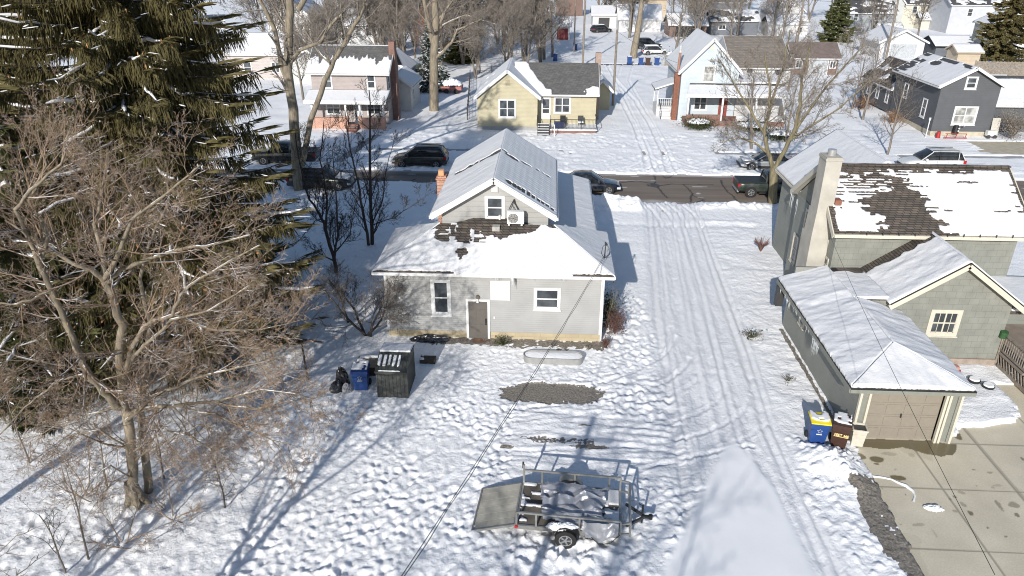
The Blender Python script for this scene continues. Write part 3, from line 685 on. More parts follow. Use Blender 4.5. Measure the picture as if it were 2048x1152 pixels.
# body with the tall gable
gable_walls(h, -5.12, .02, 33.0, 42.4, 5.28, 7.12, 'y', GREYSIDB, 0)
def mL(s, t, L, T):
    # s runs far->near on the left slope ; bare line where an old course shows, about y = 38
    y = 42.75 - s; b = (np.abs(y - (38.1 + .35 * (t / T - .5) * -2) + .25 * (vnoise(t * 4, s * 0) - .5)) < .10 + .30 * vnoise(t * 3.2, t * 0 + 4)) & (t > .6) & ((t < 2.1) | (t > 2.3))
    return ~b
def mR(s, t, L, T):
    y = 32.65 + s; b = np.zeros(s.shape, bool)
    for (cy, ct, ry, rt) in ((37.7, 2.85, .20, .42), (38.05, 3.3, .1, .16), (38.05, 2.05, .13, .20), (38.15, 1.75, .1, .12), (38.3, 1.2, .12, .08), (38.35, .85, .07, .05), (38.4, .55, .12, .11)):
        b |= ((y - cy) / ry) ** 2 + ((t - ct) / rt) ** 2 < 1 + (vnoise(s * 6, t * 6) - .5)
    k = np.round(t / .27) * .27; ph = (vnoise(k * 9.1, k * 0) - .5) * .3
    b |= (np.abs(t - k) < .075) & (np.abs(y - 33.42 - ph * .5) < .16 + .28 * vnoise(k * 5, k * 0 + 2) * (t > 1.2)) & (t > .15) & (t < 2.9)
    b |= (t > 2.0) & (t < 2.9) & (np.abs(y - 33.45) < .10 + .06 * vnoise(t * 5, s * 5))
    return ~b
def two_tone(par):
    B = MB(); T = MB(); xm, zt, th, oh = -2.57, 7.24, .12, .45; a, b = -5.62, .42; ze = 5.38; c, d = 32.62, 42.8
    S1 = [(a, d, ze), (a, c, ze), (xm, c, zt), (xm, d, zt)]; S2 = [(b, c, ze), (b, d, ze), (xm, d, zt), (xm, c, zt)]
    slab(B, S1, th, SHK); slab(B, S2, th, SHK); rf = B.build('roof', par)
    for y in (c - .03, d + .03):
        for xe in (a, b): T.beam((xe, y, ze - .13), (xm, y, zt - .13), .05, .22, WHITE)
    for xe in (a - .03, b + .03): T.beam((xe, c, ze - .12), (xe, d, ze - .12), .1, .14, WHITE)
    T.build('fascia', rf)
    snow_patch(rf, *S1, mask=mL, th=.035, res=.06, seed=1, wav=.03)
    snow_patch(rf, *S2, mask=mR, th=.03, res=.05, seed=2, wav=.008, ribs=(.33, .007))
    return rf
two_tone(h)
# soffit strip under the gable rake
B = MB()
for xe, sgn in ((-5.5, 1), (.35, -1)): B.beam((xe, 32.82, 5.28), (-2.57, 32.82, 7.06), .34, .03, WHITE)
B.build('soffit', h)
window(h, '-y', (-2.555, 33.0, 5.68), .72, .92, 'dh', .12, sill=False)
B = MB(); B.obox(Vector((-2.56, 33.0, 6.60)), *[Vector(v) for v in ((1, 0, 0), (0, 0, 1), (0, -1, 0))], -.19, .19, -.17, .17, 0, .03, GREYSID)
for k in range(6): B.obox(Vector((-2.56, 33.0, 6.47 + k * .055)), Vector((1, 0, 0)), UP, Vector((0, -1, 0)), -.15, .15, 0, .03, .03, .05, WHITE)
B.build('gable_vent', h)
# back hip roof: bare shingles under the gable wall
def mB(s, t, L, T):
    x = -7.92 + s; y = 29.75 + t * .894
    x = x + .12 * (fbm(s * 5, t * 5 + 3, 2) - .5); t = t + .10 * (fbm(s * 4 + 7, t * 4, 2) - .5)
    n1 = .45 * (fbm(x * 2.3, y * 3.2, 3) - .5) + .16 * (vnoise(x * 9, np.floor(t / .15) * 3.1) - .5)
    low = np.interp(x, [-5.75, -5.5, -4.4, -4.15, -3.05, -2.95, -2.2, -1.5, -.6, -.35, -.1, .55, .6], [32.5, 32.25, 32.62, 32.65, 32.0, 31.9, 31.75, 31.95, 32.2, 32.6, 32.5, 32.3, 32.9])
    b = (y > low + n1 * .8) & (x > -5.7) & (x < .5)
    rowi = np.floor(t / .15)
    fing = (x > -5.35 + .2 * (vnoise(rowi * 3.1, 0 * x) - .5)) & (x < -3.0 + .7 * (vnoise(rowi * 4.7, 0 * x + 2) - .7)) & (y > 31.45 + .35 * (fbm(x * 3, t * 4, 2) - .5)) & (y > 31.45 + .5 * np.clip(-(x + 4.9), 0, 1))
    fing &= ~((np.abs(x + 4.55 - .15 * vnoise(0 * x, rowi)) < .18) & (vnoise(x * 4, rowi * 2) > .42)) & ~((np.abs(x + 3.55) < .1) & (vnoise(x * 9, rowi * 3) > .3)) & ~((x < -4.7) & (y > 31.85) & (y < 32.15) & (vnoise(x * 5, t * 6) > .6))
    b |= fing & (y < 32.8)
    thin = (y > 31.0) & (y < 31.45) & (x > -5.1) & (x < -2.7) & (vnoise(x * 1.6, rowi * 6.3) > .70)
    b |= thin & (((t / .15) % 1) < .6)
    b |= (((x + 3.95) / .27) ** 2 + ((y - 30.9) / .22) ** 2 < 1 + 1.3 * (vnoise(x * 6, rowi * 3) - .5))
    b |= ((x + 3.97) ** 2 + (y - 30.55) ** 2 < .004) | (((x + 4.02) / .08) ** 2 + ((y - 30.68) / .04) ** 2 < 1)
    e = t < .07 + .05 * vnoise(x * 2, x * 0)
    b |= e & ((x < -4.2) | (x > 1.2))
    return ~b
hip_roof(h, -7.92, 3.05, 29.75, 35.3, 3.62, .5, SHD, WHITE, masks={'s': mB}, res=.035, sth=.055, skip=('n',))
# low shingle saddle against the gable wall
B = MB(); B.prism([(-4.6, 33.0, 4.86), (-.7, 33.0, 4.86), (-1.9, 33.0, 5.12), (-3.5, 33.0, 5.12)], (0, -.01, 0), SHD)
B.add([(-4.9, 32.35, 4.92), (-.4, 32.35, 4.92), (-1.9, 33.0, 5.14), (-3.6, 33.0, 5.14)], [(0, 1, 2, 3)], SHD); B.build('roof_saddle', h)
MB().box((-2.62, 32.1, 4.80), (-2.27, 32.45, 5.02), plain('vent_grey', (.33, .32, .30), .6)).build('roof_vent', h)
MB().cyl((-2.32, 32.93, 5.05), (-2.32, 32.93, 5.32), .055, WHITE).build('vent_pipe', h)
# side porch roof beyond, along the right
B = MB(); q = [(2.62, 35.0, 3.12), (2.62, 46.2, 3.12), (0.0, 46.2, 3.75), (0.0, 35.0, 3.75)]; slab(B, q, .16, SHK)
rf = B.build('porch_roof', h); snow_patch(rf, *q, th=.10, res=.1, seed=9, wav=.03)
MB().beam((2.66, 35, 3.04), (2.66, 46.2, 3.04), .08, .18, WHITE).build('fascia', rf)
B = MB(); B.box((.02, 35, 0), (2.3, 42.4, 3.1), GREYSID)
for y in (43.2, 45.9): B.box((2.2, y, 0), (2.35, y + .15, 3.1), WHITE)
B.box((.0, 42.4, 0), (2.4, 46.1, .5), WOOD); B.build('porch', h)
# brick chimney on the left slope
B = MB(); B.box((-6.25, 38.9, 0), (-5.72, 39.5, 5.42), BRICK); B.box((-6.30, 38.85, 5.2), (-5.67, 39.55, 5.30), BRICK); B.box((-6.16, 39.0, 5.42), (-5.86, 39.35, 5.72), plain('clay_pot', (.55, .30, .16), .8)); B.build('chimney', h)
# door
d0 = MB(); DOORC = plain('taupe_door', (.105, .095, .085), .5, .05)
o = Vector((-3.18, WY, 1.02)); rx, nn_ = FACE['-y']
for (a0, a1, b0, b1) in ((-.56, -.45, -1.05, 1.13), (.45, .56, -1.05, 1.13), (-.45, .45, 1.02, 1.13)): d0.obox(o, rx, UP, nn_, a0, a1, b0, b1, -.02, .05, WHITE)
fr = d0.build('door_frame', h)
B = MB(); B.obox(o, rx, UP, nn_, -.45, .45, -1.02, 1.02, -.02, .02, DOORC)
for i in (-1, 1):
    for (b0, b1) in ((.72, .92), (-.02, .60), (-.88, -.2)): B.obox(o, rx, UP, nn_, i * .21 - .14, i * .21 + .14, b0, b1, .02, .032, DOORC)
dr = B.build('door', h)
B = MB(); B.obox(o, rx, UP, nn_, .33, .40, -.10, .12, .02, .07, BLACK); B.cyl(o + Vector((.365, -.02, -.16)), o + Vector((.365, -.09, -.16)), .035, BLACK); B.build('handle', dr)
MB().box((-3.75, 29.75, -.05), (-2.62, WY, .07), plain('brown_step', (.16, .09, .06), .9)).build('doorstep', h)
window(h, '-y', (-4.90, WY, 2.18), .64, 1.56, 'dh', .15)
window(h, '-y', (.05, WY, 2.24), 1.0, .88, 'dh', .12)
B = MB(); B.obox(Vector((-2.12, WY, 2.62)), rx, UP, nn_, -.46, .46, -.49, .49, -.01, .05, WHITE)
for k in range(7): B.obox(Vector((-2.12, WY, 2.18 + k * .14)), rx, UP, nn_, -.40, .44, 0, .012, .05, .056, plain('panel_line', (.6, .6, .58), .6, .03))
B.build('covered_window', h)
B = MB(); B.cyl((-3.18, WY, 2.28), (-3.18, WY - .14, 2.30), .09, plain('bronze', (.10, .08, .06), .4)); B.cyl((-3.18, WY - .10, 2.24), (-3.18, WY - .10, 2.02), .04, WHITE, r2=.07); B.build('porch_light', h)
MB().obox(Vector((-2.42, WY, 1.2)), rx, UP, nn_, -.03, .03, -.06, .06, 0, .03, WHITE).build('outlet_box', h)
# icicles at the eave
def icicles(par, pts, n, lo, hi, rng, mat=None):
    P = []
    for _ in range(n):
        i = rng.randrange(len(pts) - 1); f = rng.random(); p = Vector(pts[i]).lerp(Vector(pts[i + 1]), f); L = rng.uniform(lo, hi) * rng.random() ** .5
        P.append((np.array([tuple(p), (p.x + rng.uniform(-.02, .02), p.y, p.z - L * .5), (p.x + rng.uniform(-.03, .03), p.y, p.z - L)]), np.array([.016, .010, .002])))
    return tubes(P, 'icicles', mat or ICE, par, 4)
ICE = plain('ice', (.55, .58, .60), .15, .05, spec=.6)
rng = random.Random(2)
icicles(h, [(-1.62, 29.72, 3.5), (-1.5, 29.72, 3.5)], 9, .3, .75, rng); icicles(h, [(-7.8, 29.72, 3.5), (3, 29.72, 3.5)], 26, .1, .28, rng)
# heat pump standing on the roof
hp = thing('heat_pump', 'white outdoor heat pump unit on metal legs under the gable of the light grey cottage', 'heat pump', (-1.5, 32.55, 4.9))
BEI = plain('heatpump_white', (.66, .65, .62), .5, .05)
hx0, hx1, hy, hz0, hz1 = -1.93, -1.13, 32.35, 5.1, 5.66
MB().box((hx0, hy, hz0), (hx1, hy + .34, hz1), BEI).build('casing', hp)
B = MB(); fc = Vector((hx0 + .29, hy - .005, (hz0 + hz1) / 2)); B.cyl(fc, fc + Vector((0, -.012, 0)), .235, DARK, 28)
for k in range(4):
    rr_ = .05 + .05 * k
    for j in range(20):
        a1_, a2_ = j * math.pi / 10, (j + 1) * math.pi / 10; B.beam(fc + Vector((rr_ * math.cos(a1_), -.02, rr_ * math.sin(a1_))), fc + Vector((rr_ * math.cos(a2_), -.02, rr_ * math.sin(a2_))), .008, .012, BEI)
B.build('fan_grille', hp)
B = MB()
for x in (hx0 + .08, hx1 - .12):
    for y in (hy + .02, hy + .28): B.box((x, y, 4.72), (x + .045, y + .045, hz0), DARK)
    B.box((x - .03, hy - .1, hz0 - .05), (x + .06, hy + .4, hz0), BEI)
B.box((hx0, hy - .02, 4.84), (hx1, hy + .0, 4.88), BEI); B.build('stand', hp)
tubes([(np.array([(-1.62, 32.9, 6.15), (-1.75, 32.85, 5.9), (-1.85, 32.8, 5.7), (-1.88, 32.75, 5.45)]), np.full(4, .02)), (np.array([(-1.62, 32.9, 6.15), (-1.58, 32.85, 5.95), (-1.45, 32.8, 5.7), (-1.4, 32.7, 5.6)]), np.full(4, .022)), (np.array([(-1.62, 32.9, 6.15), (-1.7, 32.8, 5.85), (-1.62, 32.8, 5.7), (-1.6, 32.7, 5.62)]), np.full(4, .016))], 'cable', BLACK, hp, 6)
snow_patch(hp, (hx0, hy, hz1), (hx1, hy, hz1), (hx1, hy + .34, hz1), (hx0, hy + .34, hz1), th=.03, res=.05)
# service mast and drop wires
sm_ = thing('service_mast', 'grey electric service mast rising through the right eave of the light grey cottage', 'service mast', (2.72, 31.6, 2.0))
B = MB(); B.cyl((2.72, 31.3, 2.2), (2.72, 31.3, 4.55), .035, plain('galv', (.4, .4, .4), .5)); B.cyl((2.72, 31.3, 4.55), (2.66, 31.25, 4.7), .07, DARK, r2=.03); B.build('mast', sm_)
tubes([(np.array([(2.7, 31.28, 4.6), (2.56, 31.2, 4.5), (2.5, 31.1, 4.2), (2.62, 31.1, 3.98)]), np.full(4, .014)), (np.array([(2.7, 31.28, 4.6), (2.84, 31.2, 4.45), (2.88, 31.1, 4.15), (2.66, 31.1, 3.98)]), np.full(4, .014)), (np.array([(2.7, 31.25, 4.62), (2.66, 31.1, 4.4), (2.64, 31.05, 4.1), (2.64, 31.1, 3.95)]), np.full(4, .018))], 'cable_loop', BLACK, sm_, 5)
def wire(p, q, sag, r, name, label, mat=BLACK, n=24, extra=None, group=None):
    P = []
    for dx in (extra or [(0, 0)]):
        pts = []
        for i in range(n + 1):
            t = i / n; v = Vector(p).lerp(Vector(q), t); v.z -= sag * 4 * t * (1 - t)
            tw = math.sin(t * 60) * .02; pts.append((v.x + dx[0] + tw * (dx[0] != 0), v.y, v.z + dx[1]))
        P.append((np.array(pts), np.full(n + 1, r)))
    return tubes(P, name, mat, None, 5, label=label, category='overhead wire', **({'group': group} if group else {}))
wire((2.66, 31.2, 4.1), (-3.75, 3.0, 8.4), .35, .008, 'service_wire', 'black twisted service cable running from the cottage mast down to the bottom edge', extra=[(0, 0), (.035, -.03)])
up_ = thing('utility_pole', 'wooden utility pole just behind the viewpoint carrying the service cable', 'utility pole', (-3.75, 2.6, 0))
B = MB(); B.cyl((-3.75, 2.6, -.3), (-3.75, 2.6, 10.2), .17, POLE, 12, .12); B.build('pole', up_); MB().box((-4.8, 2.5, 9.4), (-2.7, 2.62, 9.54), POLE).build('crossarm', up_)

# ---------------------------------------------------------------- the grey-green house on the right
SHAKE = coursed('sage_shakes', (.195, .20, .178), (.21, .215, .19), (.15, .155, .138), .42, .30, msize=.009)
LAP = siding('sage_wide_lap', (.20, .21, .19), .30, depth=.02); LAPV = siding('sage_board', (.21, .215, .195), .16, depth=.012)
g = thing('sage_house', 'large grey-green shingled house with a cream chimney and snowy garage wing at the right edge', 'house', (16, 30, 0))
MB().box((13.5, 32.4, -.2), (21.7, 38.3, 4.95), SHAKE).build('wall', g)
gable_walls(g, 13.5, 21.7, 32.4, 38.3, 4.95, 7.20, 'x', SHAKE, 4.9, 'gable_wall')
def mG(s, t, L, T):
    # bare shingle field through the middle of the slope
    s0 = s; s = s + .10 * (fbm(s * 5, t * 5, 2) - .5); t = t + .08 * (fbm(s0 * 4 + 7, t * 5, 2) - .5)
    rowi = np.floor(t / .14); f = t / T; x = s / L
    left = np.interp(f, [0, .18, .35, .5, .62, .75, .85, 1], [.25, .25, .21, .19, .27, .24, .20, .0]); right = np.interp(f, [0, .12, .3, .45, .62, .8, .92, 1], [.57, .55, .53, .50, .46, .43, .20, .0])
    n1 = .10 * (vnoise(s * 1.2, rowi * 3.7) - .5) + .09 * (fbm(s * 2, t * 2.4, 3) - .5)
    b = (x > left + n1) & (x < right + n1 * .8)
    b &= ~((f > .60) & (f < .9) & (x > .22) & (x < .36) & (vnoise(s * 2.2, rowi * 2.9) > .40))
    b |= (f > .95) | ((f > .88) & (((t / .14) % 1) < .5) & (vnoise(s * 1.5, rowi * 9.1) > .42)) & (x < .8)
    b |= (f > .30) & (((t / .14) % 1) < .28) & (vnoise(s * .9, rowi * 7.7) > .74)
    b |= (f > .55) & (x < .45) & (((t / .14) % 1) < .35) & (vnoise(s * 1.8, rowi * 4.4) > .45)
    b |= (t < .12) & (x < .62)
    b |= (x < .02) | (x > .988)
    return ~b
GR = dict(x0=13.2, x1=22.2)
B = MB(); zt, ze = 7.36, 5.05; S1 = [(13.2, 32.0, ze), (22.2, 32.0, ze), (22.2, 35.35, zt), (13.2, 35.35, zt)]; S2 = [(22.2, 38.7, ze), (13.2, 38.7, ze), (13.2, 35.35, zt), (22.2, 35.35, zt)]
slab(B, S1, .14, SHD); slab(B, S2, .14, SHD); B.beam((13.2, 35.35, zt + .04), (22.2, 35.35, zt + .04), .3, .06, SHD); rf = B.build('roof', g)
T_ = MB(); T_.beam((13.2, 31.96, ze - .10), (22.2, 31.96, ze - .10), .12, .16, CREAM)
for x in (13.17, 22.23):
    for (ya, yb) in ((32.0, 35.35), (38.7, 35.35)): T_.beam((x, ya, ze - .16), (x, yb, zt - .16), .05, .26, CREAM)
for (ya, yb) in ((32.1, 35.3), (38.6, 35.4)): T_.beam((13.34, ya, ze - .2), (13.34, yb, zt - .2), .28, .03, CREAM)
for k in range(11): T_.box((14.6 + k * .72, 31.86, ze - .02), (14.63 + k * .72, 31.9, ze + .12), DARK)
T_.build('fascia', rf)
snow_patch(rf, *S1, mask=mG, th=.055, res=.05, seed=4, wav=.01, ribs=None); snow_patch(rf, *S2, th=.09, res=.2, seed=5)
# front block, ridge along the street-to-yard direction
MB().box((14.05, 37.5, -.2), (19.65, 43.0, 5.1), LAP).build('wall', g, label='lap-sided front block wall')
gable_roof(g, 14.05, 19.65, 36.6, 42.9, 5.05, 7.15, 'y', SHK, CREAM, oh=.38, res=.12, sth=.10, seed=11, masks=(None, None))
MB().box((13.9, 31.9, -.2), (13.92, 38.3, .0), LAP).build('foundation', g)
MB().box((13.46, 32.35, 0), (13.50, 38.35, 4.95), LAP).build('side_wall', g)
for (y, z) in ((36.2, 3.9), (37.4, 2.1), (35.0, 1.3)): window(g, '-x', (13.46, y, z), .62, 1.35, 'dh', .12, CREAM)
window(g, '-x', (13.46, 33.0, 3.1), .5, .6, 'dh', .1, CREAM)
rng = random.Random(4); icicles(g, [(13.16, 38.6, 4.9), (13.16, 37.2, 4.9)], 14, .3, 1.3, rng)
STUC = plain('cream_stucco', (.40, .38, .335), .9, .12, 1.5, .5, 14)
B = MB(); B.box((12.72, 33.3, -.2), (13.44, 34.25, 8.25), STUC); B.box((12.68, 33.26, 8.1), (13.48, 34.29, 8.2), STUC)
ch = B.build('chimney', g); B = MB(); B.cyl((13.08, 33.78, 8.2), (13.08, 33.78, 8.52), .2, plain('galv_cap', (.5, .5, .5), .35, .05, metal=.6), 14); B.build('flue', ch)
B = MB(); B.box((12.60, 33.1, -.2), (13.46, 34.45, 4.4), STUC); B.prism([(12.60, 33.1, 4.4), (13.46, 33.1, 4.4), (13.44, 33.3, 5.6), (12.72, 33.3, 5.6)], (0, 1.1, 0), STUC); B.build('chimney_base', ch)
MB().box((13.45, 33.2, 6.0), (13.75, 34.3, 6.25), plain('rust_flashing', (.22, .09, .06), .7)).build('flashing', ch)
# garage wing: low hip
def zg(p): return p
EAX0, EAX1, EY0, EZ = 11.12, 15.55, 22.85, 2.5
B = MB(); RX, RZ, HY = 13.33, 3.18, 25.0
A_, B_, C_, D_ = (EAX0, EY0, EZ), (EAX1, EY0, EZ), (EAX1, 29.0, EZ), (EAX0, 32.35, EZ)
P0, P1, P2 = (RX, HY, RZ), (RX, 32.35, RZ), (RX, 29.0, RZ)
B.add([A_, B_, P0], [(0, 1, 2)], SHD); B.add([B_, C_, P2, P0], [(0, 1, 2, 3)], SHD); B.add([D_, A_, P0, P1], [(0, 1, 2, 3)], SHD)
B.add([(EAX0, EY0, EZ - .12), (EAX1, EY0, EZ - .12), (EAX1, 29, EZ - .12), (EAX1, 32.35, EZ - .12), (EAX0, 32.35, EZ - .12)], [(4, 3, 2, 1, 0)], LAP)
rf = B.build('garage_roof', g)
T_ = MB(); SAGE = plain('sage_paint', (.20, .21, .185), .6, .05); T_.beam((EAX0, EY0, EZ - .09), (EAX1, EY0, EZ - .09), .08, .17, SAGE); T_.beam((EAX0, EY0, EZ - .09), (EAX0, 32.35, EZ - .09), .08, .17, SAGE); T_.beam((EAX1, EY0, EZ - .09), (EAX1, 29, EZ - .09), .08, .17, SAGE); T_.beam((EAX0, EY0 - .02, EZ + .0), (EAX1, EY0 - .02, EZ + .0), .05, .05, BLACK); T_.build('fascia', rf)
for sd, q in enumerate(([A_, B_, P0, P0], [B_, C_, P2, P0], [D_, A_, P0, P1])): snow_patch(rf, *q, th=.15, res=.06, seed=20 + sd, wav=.07, mask=(lambda s, t, L, T: t > .04))
B = MB(); B.box((11.72, 23.25, -.2), (11.86, 32.4, 2.45), LAPV); B.box((11.86, 32.3, -.2), (13.5, 32.42, 3.2), LAPV); B.build('garage_side_wall', g)
B = MB(); B.box((15.28, 23.25, -.2), (15.42, 29, 2.45), LAPV); B.box((11.86, 23.3, 2.12), (15.3, 23.45, 2.45), SAGE); B.box((11.86, 23.3, -.2), (12.1, 23.45, 2.12), SAGE); B.box((14.9, 23.3, -.2), (15.28, 23.45, 2.12), SAGE); B.build('garage_front_wall', g)
for x in (11.70, 12.02, 14.80, 14.93, 15.34): MB().box((x, 23.18, -.06), (x + .085, 23.30, 2.14), CREAM).build('trim_board', g)
DOORT = plain('tan_garage_door', (.225, .20, .165), .55, .04); B = MB()
B.box((12.1, 23.40, -.05), (14.8, 23.46, 2.12), DOORT)
for r_ in range(4):
    for c_ in range(4): B.box((12.18 + c_ * .67, 23.385, .05 + r_ * .53), (12.74 + c_ * .67, 23.40, .44 + r_ * .53), DOORT)
for r_ in range(1, 4): B.box((12.1, 23.395, r_ * .53 - .005), (14.8, 23.399, r_ * .53 + .005), plain('door_seam', (.16, .14, .12), .7))
gd = B.build('garage_door', g); MB().box((13.42, 23.33, .95), (13.46, 23.38, 1.12), DARK).build('handle', gd)
window(g, '-x', (11.72, 30.0, 1.75), .5, .75, 'dh', .1, CREAM)
icicles(g, [(EAX0 - .03, 26.2, 2.45), (EAX0 - .03, 27.0, 2.4)], 26, .3, .95, random.Random(6)); icicles(g, [(EAX0 - .03, 31.8, 2.45), (EAX0 - .03, 29.6, 2.4)], 22, .1, .6, random.Random(7)); icicles(g, [(EAX0 - .03, 29.6, 2.45), (EAX0 - .03, 27, 2.4)], 22, .1, .35, random.Random(8))
# middle gable wing
MGX0, MGX1, MGY, MXM, MZ = 15.15, 20.08, 29.02, 17.6, 5.0
B = MB(); B.prism([(MGX0 - .0, MGY, -.2), (MGX1, MGY, -.2), (MGX1, MGY, 3.0), (MXM, MGY, 4.86), (MGX0, MGY, 3.08)], (0, 3.4, 0), SHAKE); B.prism([(13.0, MGY, 2.3), (15.15, MGY, 2.3), (15.15, MGY, 3.12), (13.6, MGY, 3.12)], (0, .2, 0), SHAKE); B.build('wing_wall', g)
B = MB(); th = .12
SL = [(14.75, 32.4, 3.10), (14.75, 28.65, 3.10), (MXM, 28.65, MZ + .1), (MXM, 32.4, MZ + .1)]; SR = [(20.5, 28.65, 3.0), (20.5, 32.4, 3.0), (MXM, 32.4, MZ + .1), (MXM, 28.65, MZ + .1)]
LO = [(RX, 32.4, 3.17), (RX, 29.0, 3.17), (14.8, 28.95, 3.20), (14.8, 32.4, 3.20)]
slab(B, SL, th, SHD); slab(B, SR, th, SHD); slab(B, LO, .06, SHD); rf = B.build('wing_roof', g)
T_ = MB()
for xe, ze_ in ((14.75, 3.10), (20.5, 3.0)):
    T_.beam((xe, 28.62, ze_ - .13), (MXM, 28.62, MZ - .03), .05, .24, CREAM); T_.beam((xe, 28.84, ze_ - .14), (MXM, 28.84, MZ - .05), .36, .03, CREAM); T_.beam((xe, 28.60, ze_ + .02), (MXM, 28.60, MZ + .12), .03, .05, BLACK)
T_.build('fascia', rf)
mw_ = lambda s, t, L, T: (s > .62 + .22 * vnoise(t * 3, s * 0)) | (s > 1.2)
snow_patch(rf, *SL, th=.10, res=.06, seed=31, wav=.07, mask=mw_); snow_patch(rf, *SR, th=.10, res=.12, seed=32)
snow_patch(rf, *LO, th=.12, res=.06, seed=33, wav=.05, mask=lambda s, t, L, T: (s > .5 + .25 * vnoise(t * 4, s * 0)))
window(g, '-y', (17.42, MGY, 2.1), 1.0, .95, 'grid', .17, CREAM)
B = MB(); B.box((20.1, 29.1, 2.55), (25, 32.6, 2.7), SHD); pr_ = B.build('porch_roof', g); snow_patch(pr_, (20.2, 29.1, 2.7), (25, 29.1, 2.7), (25, 32.5, 2.8), (20.2, 32.5, 2.8), th=.1, res=.15, seed=44)
B = MB(); B.box((20.08, 31.8, 0), (25, 32.6, 2.55), LAP); B.build('porch_wall', g)
MB().box((16.1, 28.98, .95), (16.3, 29.05, 1.25), WHITE).build('meter_box', g)
MB().box((15.45, 28.93, -.1), (20.05, 29.02, .35), plain('brown_foundation', (.28, .23, .19), .9, .2, 4)).build('foundation', g)
# deck with stair and rail
dk = thing('wooden_deck', 'weathered brown deck with baluster railing beside the grey-green house, cut by the right edge', 'deck', (21, 27.5, 0))
B = MB(); B.box((20.15, 27.2, .62), (25, 31.7, .72), plain('deck_boards', (.25, .21, .18), .8, .15, 3)); B.build('platform', dk)
B = MB(); lattice = WOOD; B.box((20.15, 25.7, .0), (20.22, 28.9, .18), WOOD)
for k in range(14): y = 25.9 + k * .22; B.beam((20.19, y, .0), (20.19, y + .35, .6), .03, .05, WOOD)
B.build('skirt', dk)
B = MB()
for y in (25.7, 29.0): B.box((20.1, y, 0), (20.24, y + .14, 1.75), WOOD)
B.beam((20.17, 25.75, 1.62), (20.17, 29.1, 1.62), .12, .06, WOOD); B.beam((20.17, 25.75, .86), (20.17, 29.1, .86), .06, .07, WOOD)
for k in range(21): y = 25.95 + k * .15; B.box((20.155, y, .86), (20.19, y + .04, 1.62), WOOD)
B.build('railing', dk)
for k in range(4): MB().box((20.3, 26.1 + k * .3, .0), (25, 26.42 + k * .3, .17 + k * .16), WOOD).build('step', dk)
MB().box((20.25, 27.18, .05), (25, 27.22, .62), WOOD).build('step', dk)
# ---------------------------------------------------------------- other houses
def house(name, label, x0, x1, y0, y1, zw, zr, axis, wallm, roofm, trim, masks=(None, None), wins=(), oh=.35, res=.25, sth=.09, seed=0, found=None, cat='house', group=None, snow=True):
    t = thing(name, label, cat, ((x0 + x1) / 2, y0, 0), group)
    gable_walls(t, x0, x1, y0, y1, zw, zr, axis, wallm, -.2)
    if found: MB().box((x0 - .03, y0 - .03, -.2), (x1 + .03, y1 + .03, found), CONCG).build('foundation', t)
    gable_roof(t, x0, x1, y0, y1, zw, zr, axis, roofm, trim, oh=oh, masks=masks, res=res, sth=sth, seed=seed, snow=snow)
    for (f, p, w, hh, st) in wins:
        o = (p[0], y0, p[1]) if f == '-y' else ((x0, p[0], p[1]) if f == '-x' else (x1, p[0], p[1]))
        window(t, f, o, w, hh, st, .11, trim if trim is not None else WHITE, sill=False)
    return t
YEL = siding('yellow_siding', (.43, .385, .26), .13)
yh = thing('yellow_house', 'pale yellow L-shaped bungalow with black-railed brick porch across the street', 'house', (-1.5, 75, 0))
gable_walls(yh, -7.35, -1.3, 73.5, 82, 3.45, 5.85, 'y', YEL, .4); MB().box((-7.38, 73.45, -.2), (-1.27, 82, .42), CONCG).build('foundation', yh)
ymL = blobs((3.0, 2.0, .35, .16), (5.2, 1.2, .3, .2), (6.2, .6, .2, .15), (1.4, 1.0, .25, .12))
gable_roof(yh, -7.35, -1.3, 73.5, 82, 3.4, 5.8, 'y', SHG, WHITE, oh=.3, masks=(ymL, None), res=.12, sth=.11, seed=50)
MB().box((-1.3, 75, .2), (4.65, 82, 3.45), YEL).build('wall', yh)
MB().prism([(4.6, 75, 3.4), (4.6, 78.5, 5.8), (4.6, 82, 3.4)], (.05, 0, 0), YEL).build('gable_wall', yh)
B = MB(); S1 = [(-3.9, 74.65, 3.42), (4.9, 74.65, 3.42), (4.9, 78.5, 6.0), (-3.9, 78.5, 6.0)]; slab(B, S1, .12, SHG); slab(B, [(4.9, 82.3, 3.42), (-3.9, 82.3, 3.42), (-3.9, 78.5, 6.0), (4.9, 78.5, 6.0)], .12, SHG); rf = B.build('roof', yh)
MB().beam((-1.0, 74.6, 3.34), (4.9, 74.6, 3.34), .1, .16, WHITE).beam((4.93, 74.6, 3.32), (4.93, 78.5, 5.9), .05, .2, WHITE).build('fascia', rf)
def mY(s, t, L, T):
    w_ = .35 * (fbm(s * 1.5, t * 1.5) - .5); a = (s < 3.9 - t * .55 + w_ + .5 * (t < .8)) & (s < 4.0); bb = (((s - 8.3) / (.8)) ** 2 + ((t - .3) / .9) ** 2 < 1 + w_ * 2); c = (s > 7.2) & (t < .9) & (vnoise(s * 4, np.floor(t / .14) * 3) > .55)
    return (a & (s > 0)) | bb | c
snow_patch(rf, *S1, mask=mY, th=.12, res=.09, seed=52)
window(yh, '-y', (-4.33, 73.5, 2.2), 1.5, 1.6, 'pair', .14, WHITE, GLASS); window(yh, '-y', (1.2, 75, 2.3), 1.45, 1.4, 'pair', .15, WHITE, GLASS)
MB().obox(Vector((-4.3, 73.5, 4.75)), Vector((1, 0, 0)), UP, Vector((0, -1, 0)), -.2, .2, -.26, .26, 0, .04, plain('vent_tan', (.35, .3, .2), .7)).build('gable_vent', yh)
